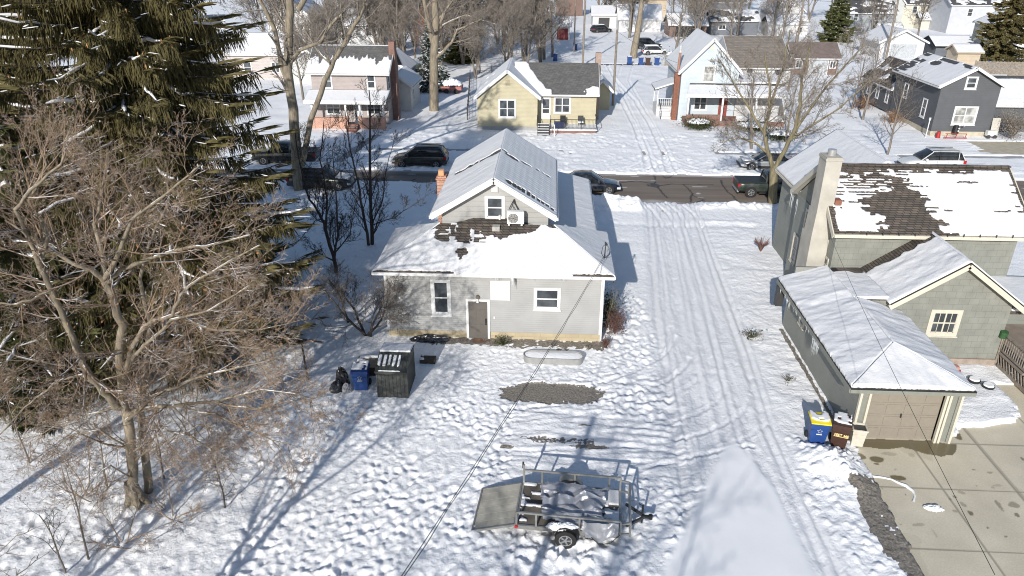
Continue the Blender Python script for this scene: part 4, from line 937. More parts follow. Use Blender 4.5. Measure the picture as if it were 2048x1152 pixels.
B = MB(); o = Vector((-.45, 75, 1.95)); B.obox(o, Vector((1, 0, 0)), UP, Vector((0, -1, 0)), -.48, .48, -1.05, 1.12, 0, .05, WHITE); dr = B.build('door', yh); B = MB(); B.obox(o, Vector((1, 0, 0)), UP, Vector((0, -1, 0)), -.33, .33, .05, .95, .05, .06, GLASS); B.obox(o, Vector((1, 0, 0)), UP, Vector((0, -1, 0)), -.33, .33, -.45, -.05, .05, .06, GLASS); B.build('pane', dr)
B = MB(); B.box((.0, 72.4, -.1), (4.6, 75, .34), BRICKD); B.box((-.05, 72.3, .34), (4.7, 75, .44), SNOW); B.build('porch', yh)
B = MB()
for x in (.05, 1.6, 3.1, 4.6): B.box((x - .03, 72.4, .44), (x + .03, 72.46, 1.4), BLACK)
B.beam((.05, 72.43, 1.4), (4.6, 72.43, 1.4), .05, .05, BLACK); B.beam((.05, 72.43, .58), (4.6, 72.43, .58), .04, .04, BLACK); B.beam((4.6, 72.4, 1.4), (4.6, 75, 1.4), .05, .05, BLACK)
for k in range(34): B.box((.15 + k * .13, 72.42, .55), (.17 + k * .13, 72.44, 1.4), BLACK)
B.beam((-1.3, 71.3, 1.0), (-1.3, 73.4, 1.6), .04, .04, BLACK); B.beam((.0, 71.3, 1.0), (.0, 73.4, 1.6), .04, .04, BLACK); B.box((-.02, 71.3, 0), (.02, 71.34, 1), BLACK); B.build('railing', yh)
for k in range(5): MB().box((-1.25, 71.4 + k * .35, 0), (-.05, 71.75 + k * .35, .12 + k * .18), BRICKD if 0 else DARK).box((-1.22, 71.43 + k * .35, .12 + k * .18), (-.1, 71.66 + k * .35, .15 + k * .18), SNOW).build('step', yh)
B = MB(); B.box((4.62, 79.0, 0), (5.2, 79.8, 6.9), plain('pale_brick', (.32, .24, .2), .9)); B.build('chimney', yh)
pc = thing('porch_chair', 'dark chair on the yellow house porch beside the windows', 'chair', (1.3, 74, .44))
def chair(par, x, y, z, m, cush=None):
    B = MB(); B.box((x - .28, y - .28, z + .38), (x + .28, y + .28, z + .46), cush or m); B.build('seat', par)
    B = MB(); B.box((x - .28, y + .22, z + .46), (x + .28, y + .3, z + .98), m); B.build('backrest', par)
    for a in (-.25, .22):
        for b_ in (-.25, .22): MB().box((x + a, y + b_, z), (x + a + .04, y + b_ + .04, z + .38), m).build('leg', par)
chair(pc, 1.3, 74, .44, BLACK)
pc2 = thing('porch_chair', 'snow-topped wicker chair near the right end of the yellow house porch', 'chair', (3.1, 74, .44)); chair(pc2, 3.1, 74, .44, DARK, SNOW)
B = MB(); B.prism([(.45, 72.7, .44), (1.35, 72.7, .44), (1.45, 72.7, 1.05), (.4, 72.7, 1.05)], (0, .55, 0), plain('navy_plastic', (.02, .03, .09), .5)); tag(B.build('storage_tub'), 'dark blue storage tub on the yellow house porch', 'tub')
house('yellow_shed', 'small pale yellow garage behind the right end of the yellow bungalow', 4.9, 6.7, 83.8, 88, 2.4, 3.3, 'y', YEL, SHG, WHITE, cat='shed', masks=(patchy(.4), None))
# pink house
PINK = siding('pink_siding', (.33, .285, .27), .13); ph = thing('pink_house', 'pale pink two-storey house with brick porch walls behind the street trees on the left', 'house', (-20.6, 75.3, 0))
gable_walls(ph, -24.6, -16.8, 75.3, 81.6, 5.4, 7.5, 'x', PINK, -.1)
gable_roof(ph, -24.6, -16.8, 75.3, 81.6, 5.4, 7.45, 'x', SHG, WHITE, oh=.4, masks=(streaks(.50, 3), None), res=.08, sth=.08, seed=60)
B = MB(); q = [(-24.9, 73.0, 2.75), (-16.5, 73.0, 2.75), (-16.5, 75.3, 3.5), (-24.9, 75.3, 3.5)]; slab(B, q, .12, SHG); pr_ = B.build('porch_roof', ph); snow_patch(pr_, *q, th=.12, res=.15, seed=62); MB().beam((-24.9, 72.96, 2.66), (-16.5, 72.96, 2.66), .08, .18, WHITE).build('fascia', pr_)
B = MB(); B.box((-24.4, 73.2, -.1), (-20.6, 73.45, 1.15), BRICK); B.box((-19.5, 73.2, -.1), (-17.1, 73.45, 1.15), BRICK)
for x in (-24.4, -20.9, -19.5, -17.1): B.box((x, 73.15, -.1), (x + .35, 73.5, 1.3), BRICK)
B.build('porch_wall', ph)
for x in (-24.3, -20.85, -19.4, -17.0): MB().box((x, 73.22, 1.3), (x + .2, 73.42, 2.65), WHITE).build('porch_post', ph)
B = MB()
for k in range(4): B.box((-20.55, 71.8 + k * .35, -.1), (-19.5, 72.15 + k * .35, .12 + k * .15), BRICKD)
B.build('steps', ph)
for x in (-22.9, -18.4): window(ph, '-y', (x, 75.3, 4.45), .7, 1.3, 'dh', .12, WHITE)
for x in (-22.6, -18.3): window(ph, '-y', (x, 75.3, 1.75), 1.3, 1.2, 'pair', .12, WHITE)
MB().obox(Vector((-20.0, 75.3, 1.1)), Vector((1, 0, 0)), UP, Vector((0, -1, 0)), -.45, .45, -1.0, 1.0, 0, .06, WHITE).build('door', ph)
MB().box((-16.8, 77.3, -.1), (-16.2, 78.4, 8.1), BRICKD).build('chimney', ph)
for y in (79.5, 76.3): window(ph, '+x', (-16.8, y, 4.2), .6, 1.2, 'dh', .1, WHITE); 
house('rear_cottage', 'pale low cottage with snowy roof close behind the pink house', -18.8, -15.7, 82.2, 88, 2.9, 4.0, 'y', siding('offwhite', (.55, .53, .5), .14), SHG, WHITE, wins=(('+x', (84, 1.6), .5, 1.1, 'dh'),), cat='cottage')
# pale blue house
BLUE = siding('pale_blue_siding', (.46, .52, .565), .13); WSID = siding('white_siding', (.52, .52, .52), .14)
bh = thing('blue_house', 'pale blue gabled two-storey house with a rusty chimney pipe across the street', 'house', (17, 79, 0))
gable_walls(bh, 13.65, 19.55, 79, 88.5, 5.25, 8.3, 'y', BLUE, -.1); gable_roof(bh, 13.65, 19.55, 79, 88.5, 5.25, 8.3, 'y', SHG, WHITE, oh=.35, res=.15, sth=.08, seed=70)
window(bh, '-y', (16.45, 79, 4.9), 1.05, 1.5, 'dh', .13, WHITE, CURT); MB().obox(Vector((16.5, 79, 7.5)), Vector((1, 0, 0)), UP, Vector((0, -1, 0)), -.2, .2, -.2, .2, 0, .04, CREAM).build('gable_vent', bh)
gable_walls(bh, 19.55, 26, 82.8, 94, 5.1, 7.6, 'x', WSID, -.1); gable_roof(bh, 19.9, 25.8, 82.8, 94, 5.1, 7.6, 'x', coursed('tan_shingles', (.16, .14, .12), (.22, .19, .16), (.1, .09, .08), .33, .14), WHITE, oh=.35, snow=False)
for x in (21.6, 24.6): window(bh, '-y', (x, 82.8, 4.2), .7, 1.3, 'dh', .1, WHITE)
B = MB(); q = [(13.9, 76.4, 3.15), (24.3, 76.4, 3.15), (24.3, 79.0, 3.95), (14.6, 79.0, 3.95)]; slab(B, q, .12, SHD); q2 = [(19.5, 79, 3.95), (24.3, 79, 3.95), (24.3, 82.8, 4.4), (19.5, 82.8, 4.4)]; slab(B, q2, .12, SHG)
pr_ = B.build('porch_roof', bh); snow_patch(pr_, *q, th=.12, res=.12, seed=72, mask=lambda s, t, L, T: t < T * (.86 - .1 * vnoise(s, s * 0))); snow_patch(pr_, *q2, th=.12, res=.2, seed=73); MB().beam((13.9, 76.36, 3.05), (24.3, 76.36, 3.05), .08, .2, WHITE).build('fascia', pr_)
B = MB()
for x in (14.1, 17.6, 21.0, 24.0): B.box((x, 76.5, .5), (x + .18, 76.68, 3.0), WHITE)
B.box((14.1, 76.45, -.1), (24.2, 79, .55), BRICKD); B.box((14.1, 76.45, .55), (17.6, 76.6, 1.2), BRICKD); B.box((19.2, 76.45, .55), (24.2, 76.6, 1.1), WSID); B.build('porch', bh)
window(bh, '-y', (15.9, 79, 1.9), 1.2, 1.3, 'pair', .12, WHITE); MB().obox(Vector((18.3, 79, 1.55)), Vector((1, 0, 0)), UP, Vector((0, -1, 0)), -.45, .45, -1.0, 1.05, 0, .06, plain('red_door', (.22, .05, .04), .5)).build('door', bh)
window(bh, '-y', (21.9, 79.02, 2.1), 2.6, 1.2, 'pair', .1, WHITE); MB().box((19.5, 79.0, .5), (24.2, 82.8, 3.9), WSID).build('wall', bh)
B = MB(); B.box((13.0, 79.1, -.1), (13.55, 79.6, 5.0), plain('rust_brick', (.20, .085, .055), .8)); B.build('chimney', bh); B = MB(); B.cyl((13.3, 79.35, 5.0), (13.5, 80.2, 6.9), .13, plain('flue_rust', (.28, .14, .1), .6)); B.cyl((13.5, 80.2, 6.7), (13.5, 80.2, 7.6), .15, plain('galv2', (.45, .45, .45), .4)); B.build('flue', bh)
B = MB(); B.box((11.6, 81.0, -.1), (13.6, 84.0, 1.1), WSID); B.box((11.6, 81.0, 1.1), (11.7, 81.1, 2.9), WHITE); B.box((11.6, 83.9, 1.1), (11.7, 84.0, 2.9), WHITE)
for k in range(8): B.box((11.75 + k * .22, 81.0, 1.15), (11.79 + k * .22, 81.04, 1.9), WHITE)
B.beam((11.6, 81.02, 1.95), (13.6, 81.02, 1.95), .06, .06, WHITE); B.build('side_porch', bh)
B = MB(); q = [(11.3, 84.2, 2.95), (11.3, 80.7, 2.95), (13.6, 80.7, 3.7), (13.6, 84.2, 3.7)]; slab(B, q, .1, SHG); pr_ = B.build('side_porch_roof', bh); snow_patch(pr_, *q, th=.12, res=.2)
for k in range(5): MB().box((11.9, 79.2 + k * .34, -.1), (13.0, 79.54 + k * .34, .1 + k * .2), WHITE).build('step', bh)
MB().beam((11.85, 79.1, .9), (11.85, 81, 1.9), .04, .05, BLACK).box((11.83, 79.1, 0), (11.88, 79.15, .9), BLACK).build('handrail', bh)
# charcoal house
CH = siding('charcoal_siding', (.085, .09, .098), .16, depth=.008); dh = thing('charcoal_house', 'charcoal gabled house with white window trim at the upper right', 'house', (40.2, 73.2, 0))
gable_walls(dh, 37.45, 43.0, 73.2, 83, 5.0, 6.5, 'y', CH, .35); MB().box((37.42, 73.17, -.1), (43.03, 83, .5), CONC).build('foundation', dh)
gable_roof(dh, 37.45, 43.0, 73.2, 83, 4.95, 6.5, 'y', SHK, WHITE, oh=.4, res=.1, sth=.07, seed=80, masks=(lambda s, t, L, T: ~(((s > .0) & (s < 1.5 + vnoise(t * 2, s)) & (t < 2.6)) & (vnoise(s * 1.1, np.floor(t / .2)) > .3) | ((t > T - .45) & (vnoise(s * 1.2, t) > .35)) | (((s - 4.2) / .9) ** 2 + ((t - 2.6) / .35) ** 2 < 1)), None))
window(dh, '-y', (40.13, 73.2, 5.15), .8, .9, 'dh', .15); window(dh, '-y', (40.3, 73.2, 2.05), 1.95, 1.5, 'pair', .15, WHITE, CURT)
window(dh, '-x', (75.6, 0, 0) and (37.45, 75.6, 2.3), .7, 1.6, 'dh', .13); window(dh, '-x', (37.45, 80.2, 3.2), .7, 1.3, 'dh', .13)
gable_walls(dh, 37.6, 43, 83, 92, 2.9, 5.0, 'y', CH, .2); gable_roof(dh, 37.6, 43, 83.4, 92, 2.9, 5.0, 'y', SHD, WHITE, oh=.3, res=.2, masks=(patchy(.55, seed=3), None))
for y in (84.6, 87.2, 89.8): window(dh, '-x', (37.6, y, 1.8), .6, 1.2, 'dh', .1)
MB().box((43.0, 75.2, -.1), (50.5, 80.5, 2.75), CH).build('wall', dh)
B = MB(); q = [(43.1, 74.9, 2.75), (50.9, 74.9, 2.75), (50.9, 79.5, 4.9), (43.1, 79.5, 4.9)]; slab(B, q, .12, SHK); pr_ = B.build('annex_roof', dh); snow_patch(pr_, *q, th=.12, res=.15, seed=84, mask=lambda s, t, L, T: t < T - .6); MB().beam((43.1, 74.86, 2.66), (50.9, 74.86, 2.66), .08, .17, WHITE).build('fascia', pr_)
# farther streets
WHT = siding('far_white_siding', (.56, .56, .56), .2); GRY = siding('far_grey_siding', (.30, .32, .34), .2); CRM = siding('far_cream_siding', (.52, .50, .42), .2)
BRN = siding('far_brown_siding', (.16, .10, .08), .2); SLT = siding('far_slate_siding', (.13, .14, .16), .2); TAN = siding('far_tan_siding', (.45, .37, .27), .2)
def garage_door(t, x0, x1, y, z0, z1, m):
    B = MB(); B.box((x0 - .1, y - .04, z0), (x1 + .1, y, z1 + .1), WHITE); B.box((x0, y - .07, z0), (x1, y - .04, z1), m); return B.build('garage_door', t)
LT = plain('grey_garage_door', (.38, .40, .42), .5)
t = house('white_garage', 'white two-car garage with a grey door in the upper right beyond the charcoal house', 54.3, 61.4, 128.6, 137, 2.7, 4.4, 'y', WHT, SHG, WHITE, oh=.5, cat='garage', seed=90); garage_door(t, 56, 60.2, 128.6, 0, 2.3, LT)
t = house('white_cottage', 'white gabled house with a low front porch at the top right of centre', 46.5, 53.0, 166, 176, 4.6, 7.4, 'y', WHT, SHG, WHITE, wins=(('-y', (49.7, 4.9), .6, 1.4, 'dh'),), seed=91)
MB().box((44.5, 160.5, -.1), (52.5, 166, 2.5), WHT).build('porch', t); gable_roof(t, 44.7, 52.3, 160.7, 166, 2.5, 4.0, 'x', SHG, WHITE, oh=.4, res=.3, seed=92); window(t, '-y', (50.9, 160.5, 1.3), .9, 1.0, 'dh', .12)
t = house('slate_grey_house', 'mid grey two-storey house with patchy snow on its roof, upper right', 61.0, 70.4, 162, 170, 4.6, 6.8, 'x', GRY, SHK, WHITE, masks=(patchy(.47, seed=5, sx=.5, sy=1.2, grad=-.2), None), wins=(('-y', (62.3, 3.7), .8, 1.1, 'dh'), ('-y', (66.5, 3.7), .8, 1.1, 'dh'), ('-y', (63.2, 1.3), 1.5, .7, 'mull'), ('-y', (68.4, 1.2), 1.6, .8, 'mull')), seed=93)
MB().box((66, 159.6, -.1), (71, 162, 2.0), GRY).build('wall', t); gable_roof(t, 66, 71, 159.8, 162, 2.0, 2.6, 'x', SHK, WHITE, oh=.3, res=.3)
t = house('cream_house', 'large cream two-storey house with a hipped porch at the top right', 79, 92, 179, 189, 5.2, 7.6, 'x', CRM, SHK, WHITE, masks=(patchy(.5, seed=8, sy=1.4), None), wins=(('-y', (81.5, 3.9), .9, 1.3, 'dh'), ('-y', (87.5, 3.9), .9, 1.3, 'dh'), ('-y', (83, 1.3), 1.2, 1.2, 'pair')), seed=94)
q = MB(); q.box((82, 176, -.1), (91, 179, 2.2), CRM); q.build('wall', t); gable_roof(t, 82, 91, 175.8, 180, 2.2, 3.4, 'x', SHG, WHITE, oh=.3, res=.4)
t = house('grey_gable_house', 'pale grey tall gabled house touching the cream house at the top right', 73.8, 78.6, 178, 188, 5.4, 8.0, 'y', siding('far_pale_grey', (.45, .46, .45), .2), SHG, WHITE, wins=(('-y', (76.2, 1.6), 1.1, 1.0, 'pair'),), seed=95)
t = house('ivory_house', 'ivory gabled house beside the camper at the right edge of the top', 80, 90, 141, 150, 4.0, 6.4, 'y', CRM, SHG, WHITE, wins=(('-y', (83, 1.6), 1.0, 1.3, 'dh'),), seed=96)
t = house('lavender_grey_house', 'pale grey house rising behind the tall spruce at the top right corner', 84, 98, 168, 178, 5.8, 8.2, 'x', siding('far_lav', (.48, .49, .52), .2), SHK, WHITE, masks=(patchy(.42, seed=2), None), wins=(('-y', (88, 4.2), .9, 1.4, 'dh'), ('-y', (94, 4.2), .9, 1.4, 'dh')), seed=97)
t = house('white_corner_house', 'white two-storey house cut by the top right corner', 99, 112, 176, 186, 5.6, 8.5, 'x', WHT, SHG, WHITE, wins=(('-y', (101, 4), 1, 1.4, 'dh'),), seed=98)
t = house('black_shed', 'long black shed with snowy roof in front of the tall spruce', 63.3, 69.2, 128.5, 134, 2.1, 3.3, 'x', SLT, SHG, BLACK, cat='shed', seed=99)
t = house('tan_shed', 'small tan shed with a blue tarp heap beside the plank fence', 63.2, 66.6, 121, 124.5, 2.1, 2.9, 'x', TAN, SHG, TAN, cat='shed', seed=100); 
B = MB(); B.prism([(66.8, 118.2, 0), (68.6, 118.2, 0), (68.2, 118.2, .8), (67.3, 118.2, 1.0)], (0, 1.6, 0), plain('blue_tarp', (.03, .08, .35), .5)); tag(B.build('tarp_heap'), 'bright blue tarp heap by the tan shed', 'tarp')
t = house('brown_garage', 'dark brown low building with white-framed doors behind the bare street tree on the right', 34.8, 41.2, 110.5, 116, 2.5, 4.2, 'x', BRN, plain('brown_roof', (.14, .11, .10), .9, .2, 2), WHITE, cat='garage', snow=False, seed=101)
garage_door(t, 37.2, 39.8, 110.5, 0, 2.1, LT); window(t, '-y', (35.7, 110.5, 1.5), .8, .9, 'mull', .12, WHITE, sill=False); window(t, '-y', (40.5, 110.5, 1.5), .7, .9, 'mull', .12, WHITE, sill=False)
t = house('garden_shed', 'small dark shed with a pyramid-like roof left of the brown garage', 32.4, 34.9, 122, 125, 2.0, 3.1, 'y', SLT, SHG, WHITE, cat='shed', seed=102)
t = house('slate_low_house', 'low slate-blue house with one white window at the top centre right', 33.2, 42.8, 162, 169, 2.9, 4.7, 'x', SLT, SHG, WHITE, masks=(patchy(.45, seed=6), None), wins=(('-y', (35.4, 1.6), 1.3, .8, 'mull'),), seed=103)
t = house('charcoal_roof_house', 'tall dark-roofed house behind the slate-blue one at the top', 32.5, 43, 176, 188, 5.6, 9.2, 'x', SLT, SHG, WHITE, snow=False, seed=104)
t = house('carport_house', 'low house with snow-covered roof over a dark open carport right of the black car', 24.0, 31.4, 158, 166, 2.4, 4.2, 'x', BRN, SHG, WHITE, seed=105); MB().box((25.2, 157.9, 0), (30.6, 158.0, 2.0), BLACK).build('carport_shade_panel', t)  # flat black panel stands in for the shade inside the carport
t = house('snow_roof_bungalow', 'bungalow with a lumpy snow roof behind the forked tree at the top centre', 14.5, 23.5, 168, 177, 2.6, 5.2, 'x', WHT, SHG, WHITE, seed=106)
t = house('tan_brick_house', 'tan wooden house front seen between branches at the top centre', 17.5, 28.5, 196, 206, 5.0, 7.4, 'x', TAN, SHG, WHITE, seed=107, wins=(('-y', (21, 3.6), 1.0, 1.3, 'dh'),))
t = house('red_door_garage', 'small white garage with a dark red door left of the utility poles', -3.6, 3.5, 152, 159, 2.6, 4.0, 'x', WHT, SHG, WHITE, cat='garage', seed=108); garage_door(t, 1.0, 3.2, 152, 0, 2.2, plain('maroon_door', (.16, .03, .03), .6))
t = house('left_white_house', 'beige house glimpsed behind the spruce tips at the upper left', -46, -37, 103, 112, 3.4, 5.6, 'x', siding('far_beige', (.42, .38, .36), .2), SHG, WHITE, seed=109, wins=(('-y', (-38.5, 1.6), 1.0, 1.3, 'pair'), ('-y', (-42.5, 1.6), 1.0, 1.3, 'dh')))
t = house('left_grey_garage', 'pale grey garage to the left of the pink house roof', -35.5, -30.5, 100, 106, 2.7, 4.3, 'y', siding('far_pale_grey', (.45, .46, .45), .2), SHG, WHITE, cat='garage', seed=110)
t = house('brick_porch_house', 'white house with red brick porch behind the pink house', -37, -29, 128, 136, 5.0, 7.0, 'x', WHT, SHG, WHITE, seed=111, wins=(('-y', (-35, 3.8), .9, 1.2, 'dh'), ('-y', (-31, 3.8), .9, 1.2, 'dh'))); B = MB(); B.box((-36, 126, 0), (-30, 128, 1.1), BRICK); B.build('porch_wall', t)
t = house('far_left_house', 'tall white gabled house at the top left between the branches', -52, -44, 138, 148, 5.4, 8.4, 'y', WHT, SHG, WHITE, seed=112, wins=(('-y', (-48, 4.2), 1, 1.3, 'dh'),))
t = house('far_blue_grey_house', 'blue-grey gabled house at the top edge left of the pink house', -42, -34, 158, 168, 5.4, 8.4, 'y', siding('far_blue_grey', (.42, .46, .52), .2), SHG, WHITE, seed=113)
t = house('far_salmon_house', 'salmon brick house hidden in the bare woods at the top', -16, -7, 186, 196, 4.6, 7.0, 'x', siding('far_salmon', (.42, .30, .25), .2), SHG, WHITE, seed=114)
t = house('top_snowy_house', 'house with a broad snow roof at the top edge above the small forked tree', -9, 0, 166, 174, 3.2, 5.6, 'x', GRY, SHG, WHITE, seed=115)
t = house('top_white_garage', 'white garage with dark door at the top edge beside the utility poles', 9.2, 15.5, 176, 184, 2.8, 4.4, 'x', WHT, SHG, WHITE, cat='garage', seed=116); garage_door(t, 10.5, 13, 176, 0, 2.2, DARK)
t = house('top_brown_house', 'brown-roofed house at the top edge between the yard poles', 1, 8, 206, 216, 4.8, 7.4, 'x', BRN, SHD, WHITE, snow=False, seed=117)
t = house('rear_snow_shed', 'low tan shed with snow roof beside the small blue spruce', -19.6, -17.4, 99, 103, 2.1, 2.9, 'y', TAN, SHG, TAN, cat='shed', seed=118)
t = house('snow_roof_rear_house', 'grey house with plain snow roof just behind the pink house roof, right end', -22.5, -17.9, 92, 98, 3.0, 4.8, 'y', GRY, SHG, WHITE, seed=119)
# camper
t = thing('camper', 'white travel trailer parked beside the ivory house at the right edge', 'camper', (83.5, 136, 0)); B = MB(); B.prism([(80.6, 136, .6), (90, 136, .6), (90, 136, 3.4), (81.4, 136, 3.4), (80.3, 136, 2.4)], (0, 2.4, 0), plain('camper_white', (.6, .6, .62), .4)); B.build('body', t); window(t, '-y', (82.6, 136, 2.1), .8, .8, 'dh', .08, DARK); B = MB(); B.box((80.9, 135.95, .7), (89.9, 136.0, 1.1), LT); B.build('stripe', t)
for x in (83.6, 84.6): MB().cyl((x, 136.1, .38), (x, 135.85, .38), .38, TYRE, 14).build('wheel', t)
# fences
def fence(label, p, q, hgt, mat, step=2.4, name='plank_fence', board=True, group=None):
    p = Vector(p); q = Vector(q); t = thing(name, label, 'fence', tuple(p), group); L = (q - p).length; B = MB(); nb = int(L / .16)
    dv = (q - p) / L
    if board:
        for k in range(nb):
            a = p + dv * (k * .16); B.beam(a + UP * .05, a + UP * (hgt - .03 * (k % 3)), .145, .025, mat, up=(dv.y, -dv.x, 0))
    else:
        for zz in (.3, hgt * .55, hgt): B.beam(p + UP * zz, q + UP * zz, .03, .03, mat)
        for k in range(int(L / .3)):
            a = p + dv * (k * .3); B.beam(a + UP * .1, a + dv * .3 + UP * hgt, .008, .008, mat)
    B.build('panel', t)
    k = 0
    while k * step <= L: a = p + dv * (k * step); MB().box((a.x - .05, a.y - .05, 0), (a.x + .05, a.y + .05, hgt + .08), mat).build('post', t); k += 1
    return t
fence('weathered plank fence at the right edge below the camper', (61.5, 112.5, 0), (72.5, 111.5, 0), 1.9, WOOD)
fence('second plank fence stepping down in front of the first at the right edge', (61.2, 103.5, 0), (69.5, 101.5, 0), 1.9, WOOD)
fence('grey board fence between the far white garage and the black shed', (61.6, 140, 0), (76, 145, 0), 1.8, WOOD)
fence('chain link fence running back beside the yellow bungalow', (-8.9, 78, 0), (-11.5, 106, 0), 1.2, DARK, board=False, name='wire_fence')
fence('chain link fence along the far edge of the bungalow yard', (-11, 108, 0), (5.5, 108, 0), 1.2, DARK, board=False, name='wire_fence')
B = thing('board_gate', 'grey board gate piece beside the far bare tree at the back alley', 'gate', (17.8, 118, 0)); MB().box((17.6, 118, 0), (20.4, 118.1, 1.6), WOOD).build('panel', B)
# ---------------------------------------------------------------- vehicles
def make_car(label, kind, body, loc, rot=0.0, L=4.6, W=1.84, Hc=1.7, snow=False, cat='car', name='parked_car', detail=True, group='vehicles parked in the neighbourhood'):
    t = thing(name, label, cat, (0, 0, 0), group)
    hw = W / 2; gc = .26; bl = Hc * (.60 if kind != 'truck' else .60)
    x1 = L / 2; x0 = -L / 2
    if kind == 'suv': st = [(x0, .42, bl * .80, .80), (x0 + .08, .30, bl * .98, .93), (x0 + .6, gc, bl, 1), (-.3, gc, bl * .98, 1), (.75, gc, bl * .96, 1), (1.25, gc, bl * .93, .99), (x1 - .35, gc, bl * .82, .95), (x1 - .06, .30, bl * .68, .85), (x1, .38, bl * .55, .76)]; gh = [(x0 + .10, bl * .97, bl + .12, .90, .80), (x0 + .42, bl * .98, Hc - .10, .93, .76), (x0 + .75, bl, Hc - .02, .95, .77), (-.2, bl * .98, Hc, .95, .78), (.35, bl * .97, Hc - .04, .95, .76), (1.22, bl * .92, bl + .06, .90, .82)]
    elif kind == 'sedan': st = [(x0, .42, bl * .86, .78), (x0 + .1, .30, bl * .96, .92), (x0 + .7, gc, bl * 1.0, 1), (-.3, gc, bl * .98, 1), (.8, gc, bl * .96, 1), (1.2, gc, bl * .92, .99), (x1 - .4, gc, bl * .80, .94), (x1 - .06, .30, bl * .66, .82), (x1, .38, bl * .52, .7)]; gh = [(x0 + .55, bl * .98, bl + .02, .88, .80), (x0 + 1.25, bl, Hc - .06, .92, .72), (-.3, bl * .98, Hc, .93, .74), (.15, bl * .97, Hc - .03, .93, .73), (1.1, bl * .92, bl * .96, .88, .8)]
    else: st = [(x0, .5, bl * .95, .9), (x0 + .05, .42, bl * 1.0, .96), (x0 + .5, gc + .14, bl, 1), (-.25, gc + .1, bl, 1), (.9, gc + .1, bl * .98, 1), (1.3, gc + .1, bl * .98, .99), (x1 - .3, gc + .1, bl * .93, .96), (x1 - .05, .38, bl * .82, .9), (x1, .45, bl * .65, .85)]; gh = [(-.62, bl * .99, bl + .04, .92, .84), (-.52, bl, Hc - .06, .94, .78), (.1, bl, Hc, .94, .78), (.75, bl * .98, Hc - .05, .94, .76), (1.35, bl * .96, bl, .9, .82)]
    def loft(rings, mat, cap=True, smooth=True):
        B = MB(); k = len(rings[0]); vs = [p for r in rings for p in r]; fs = [(i * k + j, i * k + (j + 1) % k, (i + 1) * k + (j + 1) % k, (i + 1) * k + j) for i in range(len(rings) - 1) for j in range(k)]
        B.add(vs, fs, mat, smooth)
        if cap: B.add(vs, [tuple(range(k))[::-1], tuple(range((len(rings) - 1) * k, len(rings) * k))], mat)
        return B
    rings = []
    for (x, zb, zt, k) in st:
        w_ = hw * k; hgt = zt - zb
        rings.append([(x, -w_ * .9, zb), (x, -w_ * .985, zb + hgt * .22), (x, -w_, zb + hgt * .55), (x, -w_ * .985, zt - .10), (x, -w_ * .93, zt - .015), (x, -w_ * .6, zt + .015), (x, 0, zt + .03), (x, w_ * .6, zt + .015), (x, w_ * .93, zt - .015), (x, w_ * .985, zt - .10), (x, w_, zb + hgt * .55), (x, w_ * .985, zb + hgt * .22), (x, w_ * .9, zb)])
    loft(rings, body).build('body', t)
    rg = [[(x, -hw * a, zb), (x, -hw * b, zt - .04), (x, -hw * b * .8, zt), (x, 0, zt + .015), (x, hw * b * .8, zt), (x, hw * b, zt - .04), (x, hw * a, zb)] for (x, zb, zt, a, b) in gh]
    loft(rg, glassmat('car_glass', (.012, .014, .016), .05)).build('windows', t)
    top = [g_ for g_ in gh if g_[2] > Hc - .2]
    B = loft([[(x, -hw * b - .012, zt - .055), (x, -hw * b * .8, zt + .018), (x, 0, zt + .035), (x, hw * b * .8, zt + .018), (x, hw * b + .012, zt - .055), (x, 0, zt - .02)] for (x, zb, zt, a, b) in top], body); 
    for s in (-1, 1):
        P = [Vector((x, s * hw * a * 1.005, zb)) for (x, zb, zt, a, b) in gh]; Q = [Vector((x, s * (hw * b + .012), zt - .04)) for (x, zb, zt, a, b) in gh]
        B.beam(P[-1], Q[-2], .05, .06, body); B.beam(P[0], Q[1], .10, .05, body)
        mid = len(gh) // 2; B.beam(P[mid], Q[mid], .04, .07, BLACK)
        if kind == 'suv':
            B.beam(P[1] + Vector((.25, 0, 0)), Q[1] + Vector((.22, 0, 0)), .04, .12, body); B.beam(Vector((x0 + .6, s * hw * .66, Hc + .03)), Vector((.4, s * hw * .66, Hc + .03)), .04, .04, BLACK)
    B.build('roof', t)
    wr = .335 if kind != 'truck' else .37; wx = (x0 + L * .185, x1 - L * .19)
    for s in (-1, 1):
        for x in wx:
            MB().cyl((x, s * (hw - .02), wr), (x, s * (hw + .004), wr), wr + .065, BLACK, 20).build('wheel_arch', t)
            wh = MB().cyl((x, s * (hw - .24), wr), (x, s * (hw + .012), wr), wr, TYRE, 20).build('wheel', t)
            B = MB(); B.cyl((x, s * (hw - .02), wr), (x, s * (hw + .014), wr), wr * .63, DARK, 16)
            for k in range(5):
                a = k * math.pi * .4; B.beam((x, s * (hw + .02), wr), (x + math.cos(a) * wr * .62, s * (hw + .02), wr + math.sin(a) * wr * .62), .02, .075, RIM, up=(0, 1, 0))
            for k in range(14):
                a, c = k * math.pi / 7, (k + 1) * math.pi / 7; B.beam((x + math.cos(a) * wr * .62, s * (hw + .02), wr + math.sin(a) * wr * .62), (x + math.cos(c) * wr * .62, s * (hw + .02), wr + math.sin(c) * wr * .62), .02, .03, RIM, up=(0, 1, 0))
            B.build('rim', wh)
        zl = st[-2][2] * .86; MB().box((x1 - .28, s * hw * .78 - .16, zl - .10), (x1 - .01, s * hw * .78 + .13, zl + .05), plain('headlamp', (.6, .62, .62), .15, .05)).build('headlight', t)
        zt_ = bl * .82; MB().box((x0 - .01, s * hw * .80 - .15, zt_ - .12), (x0 + .22, s * hw * .80 + .165, zt_ + .12), plain('tail_red', (.35, .015, .02), .25, .1)).build('taillight', t)
        MB().box((gh[-2][0] + .45, s * (hw + .0), bl - .03), (gh[-2][0] + .62, s * (hw + .17), bl + .12), body).build('mirror', t)
